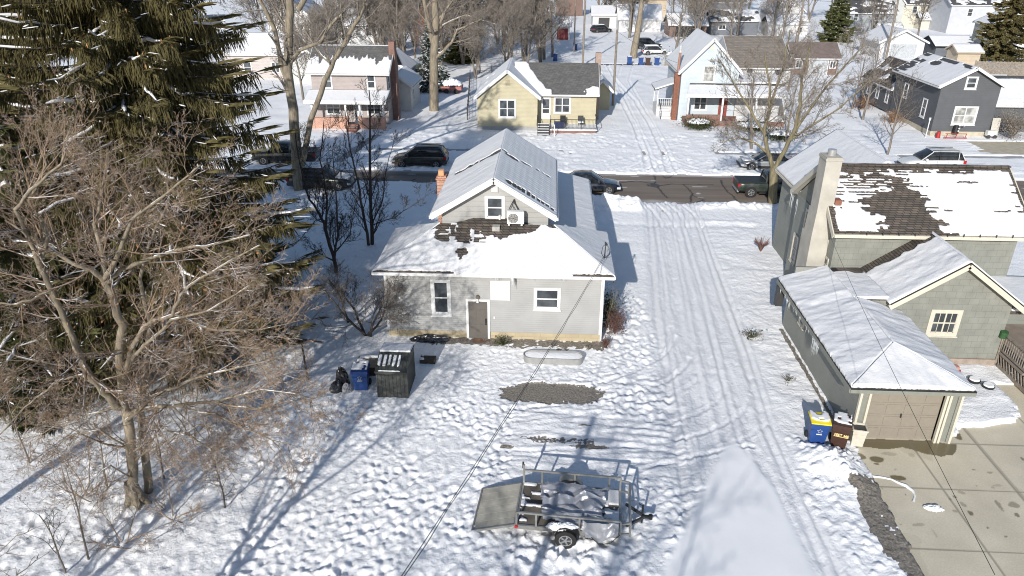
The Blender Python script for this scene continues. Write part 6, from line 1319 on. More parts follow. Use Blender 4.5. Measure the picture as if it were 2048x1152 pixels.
ornament('red_stool', 'round red garden stool left of the sleigh rack', 'stool', (37.9, 72.5, 0), [('seat', lambda B: B.cyl((37.9, 72.5, 0), (37.9, 72.5, .65), .22, RED, 10, .15))])
ornament('white_cart', 'white garden cart at the right corner of the charcoal house', 'cart', (42.9, 72.6, 0), [('box', lambda B: B.box((42.5, 72.4, .25), (43.3, 72.9, .75), WHITE)), ('wheel', lambda B: B.cyl((42.6, 72.35, .2), (42.6, 72.3, .2), .2, DARK, 10)), ('wheel', lambda B: B.cyl((43.2, 72.35, .2), (43.2, 72.3, .2), .2, DARK, 10))])
ornament('wood_sheet', 'pale board leaning on the right corner of the charcoal house', 'board', (43.2, 73.1, 0), [('board', lambda B: B.prism([(42.95, 72.8, 0), (43.7, 72.8, 0), (43.7, 73.0, 1.9), (42.95, 73.0, 1.9)], (0, .04, 0), plain('pale_board', (.45, .43, .38), .8)))])
ornament('lamp_post', 'thin white post beside the charcoal house corner', 'post', (36.8, 72.6, 0), [('post', lambda B: B.cyl((36.8, 72.6, 0), (36.8, 72.6, 1.7), .05, WHITE, 6).cyl((36.8, 72.6, 1.7), (36.8, 72.6, 1.95), .1, WHITE, 6))])
ornament('yard_sign', 'small white post with a sign standing before the yellow house steps', 'sign', (.45, 71.0, 0), [('post', lambda B: B.box((.4, 71, 0), (.48, 71.05, 1.2), WHITE))])
ornament('swing_frame', 'dark metal swing frame in the far left yard under the trees', 'swing', (-6, 124, 0), [('frame', lambda B: B.beam((-13.5, 124, 0), (-13.1, 124, 1.8), .06, .06, DARK).beam((-11.2, 124, 0), (-11.5, 124, 1.8), .06, .06, DARK).beam((-13.1, 124, 1.8), (-11.5, 124, 1.8), .06, .06, DARK).box((-12.9, 123.9, .5), (-11.7, 124.2, .6), DARK))])
ornament('manhole_cover', 'iron manhole cover sunk in the asphalt street between the drives', 'manhole', (8.3, 55.6, -.05), [('cover', lambda B: B.cyl((8.35, 55.7, -.07), (8.35, 55.7, -.048), .36, DARK, 20))])
ornament('downspout', 'black pipe lying in the snow by the garage side wall far corner', 'pipe', (11.2, 32.3, 0), [('pipe', lambda B: B.box((11.05, 31.9, 1.3), (11.4, 32.2, 2.3), DARK))])
# ---------------------------------------------------------------- trees
def vadd(a, b, k=1.0): return (a[0] + b[0] * k, a[1] + b[1] * k, a[2] + b[2] * k)
def vnorm(a):
    l = math.sqrt(a[0] ** 2 + a[1] ** 2 + a[2] ** 2) + 1e-9; return (a[0] / l, a[1] / l, a[2] / l)
def turn(d, ang, rng):
    r = (rng.gauss(0, 1), rng.gauss(0, 1), rng.gauss(0, 1)); k = r[0] * d[0] + r[1] * d[1] + r[2] * d[2]; q = vnorm((r[0] - k * d[0], r[1] - k * d[1], r[2] - k * d[2])); c, s = math.cos(ang), math.sin(ang)
    return (d[0] * c + q[0] * s, d[1] * c + q[1] * s, d[2] * c + q[2] * s)
def grow(out, rng, p, d, L, r, lvl, P):
    n = P['seg'][lvl]; pts = [p]; rad = [r]; tp = P['tip'][lvl]; st = L / n; wg = P['wig'][lvl]; up = P['up'][lvl]; ds = [d]
    for i in range(n):
        d = vnorm((d[0] + rng.gauss(0, wg), d[1] + rng.gauss(0, wg), d[2] + rng.gauss(0, wg) + up)); p = vadd(p, d, st); pts.append(p); ds.append(d); rad.append(r + (r * tp - r) * (i + 1) / n)
    out[lvl].append((pts, rad))
    if lvl < P['max']:
        k = P['kids'][lvl]; k = int(k * rng.uniform(.75, 1.25) + .5)
        for j in range(k):
            f = P['start'][lvl] + (1 - P['start'][lvl]) * ((j + rng.random()) / k); x = f * n; i = min(int(x), n - 1); fr = x - i; q = tuple(pts[i][m] * (1 - fr) + pts[i + 1][m] * fr for m in range(3))
            rr = (rad[i] * (1 - fr) + rad[i + 1] * fr)
            grow(out, rng, q, turn(ds[i], R(rng.uniform(*P['ang'][lvl])), rng), L * P['len'][lvl] * rng.uniform(.65, 1.1) * (1.15 - .55 * f), max(rr * P['rk'][lvl], P['rmin']), lvl + 1, P)
BASE = dict(max=4, seg=[7, 6, 5, 4, 3], tip=[.35, .3, .3, .35, .4], wig=[.04, .10, .13, .16, .2], up=[.02, .06, .06, .05, .03], kids=[8, 7, 6, 5, 0], start=[.3, .2, .2, .15, 0], ang=[(28, 55), (30, 55), (28, 55), (25, 60), (20, 50)], len=[.62, .55, .52, .5, .5], rk=[.55, .55, .55, .55, .6], rmin=.006)
def emit(out, t, bm, tw, split=2):
    tr = [(np.array(a), np.array(b)) for l in range(split) for (a, b) in out[l]]; cr = [(np.array(a), np.array(b)) for l in range(split, len(out)) for (a, b) in out[l]]
    def hi(lst, s, nm, m):
        if lst: tubes(lst, nm, m, t, s)
    hi(tr, 7, 'trunk', bm); hi(cr, 3, 'crown', tw)
def bare_tree(label, x, y, hgt, r, seed, bark, twig, P=None, name='bare_tree', group=None, cat='tree', trunks=1, lean=0.0, trunk_frac=1.0, split=1):
    P = dict(BASE, **(P or {})); rng = random.Random(seed); out = [[] for _ in range(6)]; t = thing(name, label, cat, (x, y, 0), group)
    for k in range(trunks):
        a = k * 2 * math.pi / trunks + rng.random(); l_ = lean if trunks > 1 else lean * .3
        grow(out, rng, (x + .12 * k, y, -.15), vnorm((math.cos(a) * l_, math.sin(a) * l_, 1)), hgt * rng.uniform(.85, 1), r, 0, P)
    emit(out, t, bark, twig, split); return t
B1 = barkmat('grey_bark', (.17, .145, .12)); B2 = barkmat('tan_bark', (.22, .185, .135), thr=.6); B3 = barkmat('dark_bark', (.06, .05, .045), False); B4 = barkmat('mossy_bark', (.17, .145, .085), True, thr=.75)
T1 = barkmat('reddish_twig', (.27, .195, .135), True, thr=.8); T2 = barkmat('grey_twig', (.16, .135, .115), False); T3 = barkmat('dark_twig', (.055, .047, .042), False); T4 = barkmat('brown_twig', (.22, .19, .16), False)
# the big spreading tree in the left foreground: limbs follow the photograph
def zz(*P): return [tuple(AY(*p)) for p in P]
def limb(out, rng, pts, r0, r1, kids, L, P, lvl=1, start=.15, droop=None):
    n = len(pts); rad = [r0 + (r1 - r0) * i / (n - 1) for i in range(n)]
    fine = []; fr = []
    for i in range(n - 1):
        for k in range(3):
            f = k / 3; fine.append(tuple(pts[i][m] * (1 - f) + pts[i + 1][m] * f + rng.gauss(0, .02) for m in range(3))); fr.append(rad[i] * (1 - f) + rad[i + 1] * f)
    fine.append(pts[-1]); fr.append(rad[-1]); out[0].append((fine, fr)); N_ = len(fine)
    for j in range(kids):
        f = start + (1 - start) * ((j + rng.random()) / kids); i = min(int(f * (N_ - 1)), N_ - 2); d = vnorm(tuple(fine[i + 1][m] - fine[i][m] for m in range(3)))
        dd = turn(d, R(rng.uniform(30, 65)), rng)
        if droop is not None: dd = vnorm((dd[0], dd[1], dd[2] + droop))
        grow(out, rng, fine[i], dd, L * rng.uniform(.6, 1.15) * (1.1 - .4 * f), max(fr[i] * .45, .012), lvl, P)
rng = random.Random(11); out = [[] for _ in range(6)]; bt = thing('spreading_tree', 'large many-limbed bare tree with reddish twigs in the left foreground', 'tree', (-13.6, 18.3, 0))
PB = dict(BASE, max=4, seg=[8, 6, 5, 4, 3], kids=[0, 6, 6, 5, 0], len=[.6, .56, .5, .46, .5], up=[.02, .05, .07, .06, .04], wig=[.04, .08, .10, .12, .13], rmin=.0052, start=[.2, .15, .15, .1, 0])
L_ = [
    (((268, 1010, 18.3), (262, 900, 18.3), (248, 800, 18.2), (240, 722, 18.1), (242, 651, 18.0), (223, 589, 18), (207, 562, 18)), .26, .15, 5, 2.2),
    (((207, 562, 18), (185, 538, 17.8), (156, 530, 17.6), (110, 505, 17.4), (60, 470, 17.2), (10, 440, 17.0)), .13, .04, 10, 2.6),
    (((213, 566, 18), (240, 540, 18.2), (293, 519, 18.1), (371, 495, 17.8), (430, 488, 17.5), (500, 470, 17.2)), .12, .03, 12, 2.6),
    (((207, 562, 18), (205, 510, 18.2), (190, 450, 18.3), (205, 380, 18.4), (215, 300, 18.5)), .12, .04, 11, 2.8),
    (((207, 562, 18), (240, 500, 17.5), (262, 440, 17.1), (330, 390, 16.8), (400, 330, 16.5)), .11, .03, 11, 2.7),
    (((250, 815, 18.2), (231, 814, 18.0), (205, 780, 17.8), (172, 741, 17.6), (152, 694, 17.4), (129, 636, 17.3), (105, 581, 17.2), (78, 534, 17.1), (60, 480, 17.0), (30, 420, 16.9)), .20, .08, 14, 2.8),
    (((78, 534, 17.1), (95, 470, 17.4), (60, 400, 17.8), (90, 330, 18), (70, 260, 18.2)), .10, .03, 10, 2.6),
    (((30, 420, 16.9), (60, 380, 16.6), (120, 330, 16.4), (140, 260, 16.2)), .07, .03, 8, 2.3),
    (((248, 760, 18.1), (262, 700, 17.9), (293, 648, 17.6), (344, 628, 17.3), (360, 590, 17.0), (430, 540, 16.8), (520, 490, 16.5)), .13, .03, 13, 2.4),
    (((262, 720, 18.0), (290, 690, 17.6), (344, 640, 17.2), (420, 620, 17.0), (500, 570, 16.8)), .09, .03, 10, 2.3),
    (((255, 830, 18.2), (300, 815, 17.9), (345, 810, 17.6), (428, 804, 17.4), (510, 818, 17.2), (590, 800, 17.0)), .12, .03, 12, 2.2),
    (((255, 840, 18.2), (310, 790, 17.6), (380, 760, 17.2), (450, 740, 17.0), (540, 720, 16.8)), .09, .03, 11, 2.2),
    (((205, 780, 17.8), (165, 750, 17.8), (118, 759, 17.9), (80, 790, 18), (51, 814, 18), (0, 869, 18.1)), .07, .03, 9, 1.9),
    (((172, 741, 17.6), (120, 730, 17.2), (60, 720, 17), (0, 700, 16.8)), .07, .03, 9, 2.2),
    (((298, 985, 18.9), (290, 900, 18.9), (282, 820, 19), (290, 740, 19.2), (300, 650, 19.4), (280, 560, 19.6)), .22, .09, 10, 2.6),
    (((280, 560, 19.6), (300, 480, 19.8), (340, 400, 20), (330, 320, 20)), .08, .03, 9, 2.6),
    (((290, 760, 19.2), (330, 700, 19.5), (400, 650, 19.8), (470, 640, 20)), .08, .03, 9, 2.2),
    (((255, 930, 18.4), (330, 880, 17.9), (400, 850, 17.6), (460, 870, 17.4)), .06, .025, 8, 1.9),
    (((268, 900, 18.2), (330, 860, 17.6), (400, 880, 17.2), (470, 930, 17.0)), .05, .015, 10, 2.0),
    (((345, 810, 17.6), (430, 830, 17.2), (520, 870, 16.9), (600, 900, 16.8)), .05, .012, 12, 1.9),
    (((428, 804, 17.4), (520, 780, 17.2), (600, 790, 17.1), (660, 830, 17.2)), .05, .012, 12, 1.9),
    (((344, 628, 17.3), (430, 660, 17.6), (520, 660, 17.9), (600, 640, 18.2)), .06, .012, 12, 2.2),
    (((240, 722, 18.1), (330, 720, 18.6), (430, 690, 19), (540, 700, 19.3)), .07, .015, 12, 2.3),
    (((262, 900, 18.3), (200, 860, 17.8), (140, 870, 17.4), (90, 920, 17.2)), .05, .014, 10, 1.9),
    (((231, 814, 18), (180, 830, 18.2), (110, 850, 18.4), (40, 900, 18.6)), .06, .014, 10, 1.9),
    (((268, 960, 18.2), (220, 930, 17.6), (180, 960, 17.2), (150, 1010, 17)), .04, .012, 8, 1.5),
    (((105, 581, 17.2), (60, 600, 17), (20, 610, 16.8), (-40, 600, 16.6)), .07, .03, 8, 2.2)]
for (pts, r0, r1, kids, L) in L_:
    limb(out, rng, zz(*pts), r0 * .68, r1 * .6, int(kids * (1.45 if pts[-1][1] > 600 else 1.2)), L, PB if pts[-1][1] > 600 else dict(PB, kids=[0, 6, 5, 4, 0]), droop=(-.5 if pts[0][1] > 790 else None))
# roots flare
for a in range(5): out[0].append(([(-13.6 + math.cos(a * 1.3) * .5, 18.35 + math.sin(a * 1.3) * .4, -.1), (-13.62 + math.cos(a * 1.3) * .2, 18.32 + math.sin(a * 1.3) * .15, .3), (-13.65, 18.3, .9)], [.06, .14, .2]))
emit(out, bt, B2, T1, 1)
# brown leaves clinging
def leaves(par, n, c, rad, size, mat, seed, name='leaves'):
    r_ = np.random.RandomState(seed); p = np.array(c) + r_.normal(0, 1, (n, 3)) * np.array(rad); a = r_.normal(0, 1, (n, 3)); b_ = r_.normal(0, 1, (n, 3)); a /= np.linalg.norm(a, axis=1)[:, None]; b_ /= np.linalg.norm(b_, axis=1)[:, None]; s = size * r_.uniform(.5, 1.3, (n, 1))
    V = np.stack([p - a * s, p + b_ * s * .5, p + a * s, p - b_ * s * .5], 1).reshape(-1, 3); return npmesh(name, V, np.arange(n * 4).reshape(-1, 4), [mat], par, False)
LEAF = plain('dry_leaf', (.24, .12, .05), .8, .3)
leaves(bt, 500, tuple(AY(330, 620, 17.5)), (2.2, 1, 1.8), .05, LEAF, 3); 
# thin saplings and brush below it
SP = dict(max=3, kids=[9, 5, 3, 0], seg=[7, 5, 4, 3], rmin=.006, len=[.42, .5, .5, .5], up=[.0, .03, .02, .0], wig=[.08, .14, .2, .2])
for i, (px, py, hg, lab) in enumerate(((177, 1120, 3.6, 'thin bare sapling at the lower left, nearest the bottom edge'), (448, 1020, 2.4, 'small dark bare sapling right of the big tree foot'), (60, 930, 4.0, 'lone bare sapling left of the big tree near the left edge'), (130, 1150, 2.8, 'low bent bare sapling cut by the bottom left edge'), (330, 960, 3.2, 'bare sapling just right of the big forked trunk'), (215, 980, 3.0, 'bare sapling just left of the big forked trunk'), (520, 700, 3.8, 'upright bare sapling under the spruce edge'), (400, 760, 4.6, 'slim bare sapling behind the big tree, under the spruce'))):
    q = G(px, py); bare_tree(lab, q.x, q.y, hg, .035, 40 + i, B3 if i in (1, 6) else B1, T3 if i in (1, 3, 6) else T1, SP, 'sapling', 'saplings under the big tree', split=1)
for i, (px, py, hg, lab) in enumerate(((590, 640, 3.2, 'tangle of bare brush behind the clothes post'), (480, 850, 2.2, 'low tangle of tan brush left of the trampled snow'), (560, 790, 2.0, 'pale arching brush beside the clothes post foot'), (380, 880, 2.6, 'reddish tangled brush under the horizontal limb'), (90, 850, 3.2, 'reddish brush at the left edge of the yard'), (160, 1000, 2.6, 'thin tangle of brush left of the big tree foot'), (340, 1040, 1.6, 'low dark brush in the snow right of the big tree foot'), (240, 1090, 1.8, 'wispy brush below the big tree near the bottom edge'))):
    q = G(px, py); bare_tree(lab, q.x, q.y, hg, .022, 60 + i, T1, T1, dict(SP, kids=[8, 5, 3, 0], rmin=.005, wig=[.14, .18, .22, .2]), 'brush', 'brush under the trees', 'bush', trunks=6, lean=.8, split=1)
# street trees
PT = dict(max=4, kids=[7, 6, 5, 4, 0], start=[.35, .2, .2, .15, 0], rmin=.011)
rng = random.Random(21); out = [[] for _ in range(6)]; t = thing('forked_street_tree', 'huge forked street tree with tan bark in front of the pink house', 'tree', (-19.2, 52.8, 0)); PS_ = dict(BASE, max=4, kids=[0, 5, 5, 4, 0], rmin=.013)
for (pts, r0, r1, kids, L) in [(((598, 388, 52.8), (592, 300, 52.8), (586, 220, 52.8), (575, 140, 52.8), (578, 60, 52.8), (580, 0, 52.8), (575, -70, 52.8)), .42, .24, 6, 4), (((604, 330, 52.8), (622, 240, 52.5), (650, 160, 52.2), (668, 122, 52), (692, 80, 51.8), (718, 35, 51.6), (745, -30, 51.4)), .23, .10, 9, 4.2), (((582, 190, 52.8), (562, 130, 52.8), (550, 60, 53), (520, 0, 53), (505, -50, 53)), .2, .1, 5, 4), (((580, 125, 52.8), (600, 100, 52.6), (640, 85, 52.4), (662, 50, 52), (690, 20, 52)), .16, .08, 7, 3.5), (((665, 128, 52), (640, 110, 52.4), (610, 60, 52.6)), .12, .05, 4, 3), (((596, 20, 52.8), (620, -20, 52.8), (640, -70, 52.8)), .2, .1, 5, 4)]:
    limb(out, rng, zz(*pts), r0, r1, kids, L, PS_, start=.4)
emit(out, t, B2, T4, 1)
rng = random.Random(22); out = [[] for _ in range(6)]; t = thing('tall_trunk_tree', 'tall thick-trunked bare tree beside the small blue spruce', 'tree', (-13.2, 82.6, 0))
for (pts, r0, r1, kids, L) in [(((868, 226, 82.6), (868, 150, 82.6), (869, 90, 82.6), (872, 40, 82.6), (866, -20, 82.6), (860, -80, 82.6)), .55, .3, 6, 5), (((869, 100, 82.6), (858, 50, 82.6), (848, 0, 82.6), (838, -60, 82.6)), .3, .16, 6, 4.5), (((868, 118, 82.6), (885, 105, 82.4), (903, 85, 82), (915, 60, 82), (960, 40, 82)), .22, .07, 9, 4.5), (((874, 60, 82.6), (895, 45, 82.5), (930, 30, 82.4), (990, 48, 82.4)), .14, .04, 9, 4), (((872, 75, 82.6), (886, 30, 82.5), (910, -10, 82.4)), .2, .1, 7, 4.5)]:
    limb(out, rng, zz(*pts), r0, r1, kids, L, PS_, start=.4)
emit(out, t, B2, T4, 1)
rng = random.Random(23); out = [[] for _ in range(6)]; t = thing('mossy_street_tree', 'many-branched mossy street tree beside the green pickup on the right', 'tree', (16.3, 51.3, 0))
for (pts, r0, r1, kids, L) in [(((1545, 415, 51.3), (1546, 370, 51.3), (1548, 335, 51.3)), .33, .27, 0, 1), (((1548, 340, 51.3), (1535, 300, 51.3), (1528, 260, 51.3), (1538, 220, 51.3), (1540, 170, 51.3), (1530, 110, 51.3)), .17, .05, 10, 3), (((1548, 340, 51.3), (1570, 300, 51.2), (1590, 260, 51), (1600, 210, 51), (1605, 150, 51), (1620, 90, 51)), .18, .05, 10, 3), (((1560, 315, 51.3), (1580, 280, 51.0), (1625, 250, 50.8), (1680, 215, 50.6), (1740, 160, 50.5)), .12, .03, 11, 2.8), (((1535, 305, 51.3), (1510, 285, 51.5), (1480, 275, 51.7), (1440, 285, 52)), .10, .025, 8, 2.3), (((1530, 270, 51.3), (1500, 220, 51.5), (1470, 170, 51.6), (1440, 120, 51.8)), .10, .03, 10, 2.6), (((1590, 260, 51), (1640, 190, 51), (1690, 130, 51.2), (1730, 90, 51.4)), .10, .03, 10, 2.7), (((1535, 240, 51.3), (1550, 180, 51.0), (1570, 120, 51), (1580, 60, 51)), .1, .03, 9, 2.7)]:
    limb(out, rng, zz(*pts), r0, r1, kids, L, dict(PS_, rmin=.010, kids=[0, 8, 6, 4, 0]), start=.3)
emit(out, t, B4, T4, 1)
# slim dark trees beside the cottage
rng = random.Random(24)
def slim(label, specs, base, P=None):
    out = [[] for _ in range(6)]; t = thing('slim_dark_tree', label, 'tree', (*base, 0), 'slim dark trees beside the cottage')
    for (pts, r0, r1, kids, L) in specs: limb(out, rng, zz(*pts), r0, r1, kids, L, dict(BASE, kids=[0, 7, 6, 3, 0], max=4, rmin=.008, up=[0, .12, .12, .1, .1], wig=[.04, .07, .1, .12, .1]), start=.1)
    emit(out, t, B3, T3, 1)
slim('slim dark forked tree in the middle of the left yard snow', [(((672, 550, 37.5), (666, 510, 37.5), (650, 455, 37.5), (640, 430, 37.6), (620, 400, 37.7), (600, 330, 37.9), (590, 260, 38)), .12, .03, 14, 2.2), (((668, 515, 37.5), (675, 470, 37.4), (672, 380, 37.3), (665, 300, 37.2)), .07, .02, 12, 1.8), (((652, 460, 37.5), (655, 400, 37.6), (640, 320, 37.7), (648, 240, 37.8)), .07, .02, 12, 2.0), (((655, 440, 37.5), (630, 440, 37.4), (600, 480, 37.2), (560, 500, 37)), .03, .012, 7, 1.3), (((672, 505, 37.5), (700, 470, 37.4), (712, 400, 37.2)), .04, .015, 8, 1.5)], (-12.1, 37.5))
slim('straight slim dark tree closest to the cottage left wall', [(((745, 494, 41.8), (741, 430, 41.8), (740, 330, 41.8), (741, 260, 41.9), (738, 180, 42)), .13, .03, 20, 2.2), (((738, 490, 41.6), (725, 420, 41.6), (715, 360, 41.5), (700, 300, 41.4), (690, 220, 41.2)), .10, .02, 16, 2.0), (((744, 450, 41.8), (765, 400, 41.7), (772, 340, 41.6), (790, 270, 41.5)), .05, .015, 10, 1.6), (((745, 450, 41.8), (790, 435, 41.6), (840, 400, 41.4), (870, 380, 41.2)), .035, .01, 9, 1.4)], (-11.0, 41.8))
bare_tree('small bare young tree in front of the charcoal house', 30.3, 65.7, 6.5, .11, 71, B1, T2, dict(max=3, kids=[12, 8, 5, 0], start=[.25, .2, .2, 0], rmin=.011, len=[.55, .5, .5, .5]), split=1)
bare_tree('bare shrubby tree at the cottage left corner with dense fine twigs', -8.75, 30.2, 3.6, .07, 72, B3, T2, dict(max=4, kids=[8, 8, 7, 5, 0], start=[.25, .2, .2, .1], rmin=.006, wig=[.12, .16, .18, .2, .2], len=[.6, .6, .55, .5]), 'ornamental_tree', trunks=4, lean=.65, split=1)
bare_tree('dark crooked bare trunk left of the cottage corner shrub', -9.8, 31.5, 3.2, .07, 73, B3, T3, dict(max=4, kids=[5, 5, 4, 3, 0], rmin=.007, wig=[.12, .16, .18, .2, .2]), 'ornamental_tree', split=1)
bare_tree('forked bare tree beside the black SUV at the back alley', 13.6, 126.5, 16, .62, 74, B2, T4, dict(max=4, kids=[7, 6, 5, 4, 0], start=[.38, .2, .2, .15, 0], rmin=.022), trunks=1, lean=.3, split=1)
for i, (x, y, hh, r, lab) in enumerate(((-1.2, 124, 9, .28, 'small bare tree centred behind the yellow house roof'), (.2, 127, 9, .24, 'second small bare tree right behind the first above the yellow house'), (18.6, 67.0, 7.5, .14, 'bare young tree in front of the pale blue house porch'), (22.5, 70, 6.5, .11, 'thin bare tree near the middle of the blue house porch'), (24.8, 74, 6.5, .11, 'thin bare tree at the right end of the blue house porch'), (33.5, 80, 8, .13, 'bare tree left of the charcoal house rear wing'), (34.6, 86, 7, .11, 'bare tree by the charcoal house rear corner'), (19.2, 119, 9, .3, 'gnarled bare tree by the alley gate'), (28.5, 152, 13, .3, 'bare tree in front of the slate-blue low house'), (37, 155, 12, .28, 'bare tree over the slate-blue low house roof'), (30.5, 97, 9, .15, 'bare tree behind the brown shingled roof of the blue house'))):
    bare_tree(lab, x, y, hh, r, 80 + i, B1, T4, dict(max=4, kids=[8, 7, 5, 3, 0], rmin=.012 if y < 100 else .02, start=[.25, .2, .2, .15, 0]), split=1)
# background woods: four shapes, copied
def copy_thing(src, loc, rz, sc, label, group):
    o = src.copy(); COL.objects.link(o); o.location = loc; o.rotation_euler = (0, 0, rz); o.scale = (sc, sc, sc); o['label'] = label; o['group'] = group
    for c in list(src.children): k = c.copy(); COL.objects.link(k); k.parent = o
    return o
GW = 'bare trees of the far woods'; protos = []
for i in range(4):
    t = bare_tree('far bare tree', 0, 0, 13, .26, 200 + i, B1, T4, dict(max=4, kids=[10, 9, 7, 5, 0], rmin=.024, start=[.25, .15, .2, .15, 0]), 'woodland_tree', GW, trunks=1 + i % 2, lean=.22, split=1); protos.append(t)
spots = [(-33, 112, 'far bare tree left of the brick porch house'), (-27, 118, 'bare tree above the left end of the pink house roof'), (-22, 121, 'bare tree above the middle of the pink house roof'), (-14, 118, 'bare tree just left of the tall thick trunk, far back'), (-10.5, 110, 'bare tree right of the tall thick trunk'), (-7, 117, 'bare tree above the yellow house left roof'), (-4.5, 128, 'bare tree behind the yellow house chimney-less ridge'), (-8.5, 132, 'bare tree deep in the woods right of the tall trunk'), (-13, 138, 'bare tree deep in the woods behind the tall trunk'), (-19, 134, 'bare tree deep in the woods above the blue spruce'), (-25, 140, 'bare tree deep in the woods above the pink roof'), (-31, 150, 'bare tree at the top edge above the pink roof left end'), (-38, 130, 'bare tree between the far white houses at the left'), (-16, 155, 'distant bare tree near the salmon house'), (-10, 160, 'distant bare tree right of the salmon house'), (-4, 180, 'distant bare tree behind the snow roof house'), (-22, 170, 'distant bare tree left of the salmon house'), (-3, 145, 'bare tree beside the red-doored garage'), (22, 190, 'distant bare tree before the tan wooden house'), (14, 196, 'distant bare tree at the top centre'), (31, 200, 'distant bare tree left of the tall dark-roofed house'), (47, 200, 'distant bare tree behind the white gabled cottage'), (45, 158, 'bare tree between slate-blue house and white cottage'), (64, 196, 'distant bare tree behind the slate grey house'), (72, 205, 'distant bare tree right behind the slate grey house'), (60, 146, 'bare tree by the board fence upper right'), (70, 150, 'bare tree before the cream house porch'), (-45, 120, 'bare tree at the far left behind the spruce tips'), (-30, 88, 'bare tree left of the pink house'), (95, 205, 'distant bare tree at the top right corner')]
rx_ = random.Random(77)
for k in range(62):
    zone = rx_.choice([(-40, 0, 104, 175), (-38, 2, 100, 130), (-44, -30, 90, 120), (-34, -2, 106, 150), (-60, -25, 120, 190), (10, 40, 175, 220), (8, 50, 135, 200), (45, 110, 192, 240)])
    spots.append((rx_.uniform(*zone[:2]), rx_.uniform(*zone[2:]), 'one of the far bare trees crowded in the woods near the top edge'))
rg = random.Random(9)
for i, (x, y, lab) in enumerate(spots):
    sc = rg.uniform(.75, 1.1) * (1.0 if y > 115 else .72); rz = rg.uniform(0, 6.28)
    if i < 4: o = protos[i]; o.location = (x, y, 0); o.rotation_euler = (0, 0, rz); o.scale = (sc,) * 3; o['label'] = lab
    else: copy_thing(protos[i % 4], (x, y, 0), rz, sc, lab, GW)
# ---------------------------------------------------------------- conifers
NEED = None
def needlemat(name, c, frost=0.0):
    if name in MATS: return MATS[name]
    m, n, b = newmat(name); P = coords(n)
    col = ramp(n, noise(n, P, 3.5, 4), [(.3, lerpc(c, .45)), (.55, c), (.8, lerpc(c, 1.7))])
    if frost:
        g_ = n.nodes.new('ShaderNodeNewGeometry'); sx = N(n, 'ShaderNodeSeparateXYZ'); n.links.new(g_.outputs['Normal'], sx.inputs[0]); k = mathn(n, 'MULTIPLY', mathn(n, 'GREATER_THAN', sx.outputs[2], .45), mathn(n, 'GREATER_THAN', noise(n, P, 2.2, 3), 1 - frost))
        mx = N(n, 'ShaderNodeMix', data_type='RGBA'); n.links.new(k, mx.inputs[0]); n.links.new(col, mx.inputs[6]); mx.inputs[7].default_value = (.85, .87, .9, 1); col = mx.outputs[2]
    n.links.new(col, b.inputs['Base Color']); b.inputs['Roughness'].default_value = .7; b.inputs['Specular IOR Level'].default_value = .2; return m
def strips(rs, P, D, L, W, bend):
    """drooping needle-clad twigs as crossed tapered strips; all arrays length n"""
    n = len(P); side = rs.normal(0, 1, (n, 3)); side -= (side * D).sum(1, keepdims=True) * D; side /= np.linalg.norm(side, axis=1, keepdims=True) + 1e-9; oth = np.cross(D, side)
    V = []; Fc = []; off = 0
    c0, c1, c2 = P, P + D * L[:, None] * .5 + bend * .3, P + D * L[:, None] + bend
    for s in (side, oth):
        w0, w1, w2 = W[:, None] * .6, W[:, None], W[:, None] * .25
        v = np.stack([c0 - s * w0, c0 + s * w0, c1 + s * w1, c1 - s * w1, c2 + s * w2, c2 - s * w2], 1).reshape(-1, 3); i = np.arange(n)[:, None] * 6 + off
        Fc.append(np.concatenate([i + np.array([[0, 1, 2, 3]]), i + np.array([[3, 2, 4, 5]])])); V.append(v); off += n * 6
    return np.concatenate(V), np.concatenate(Fc)
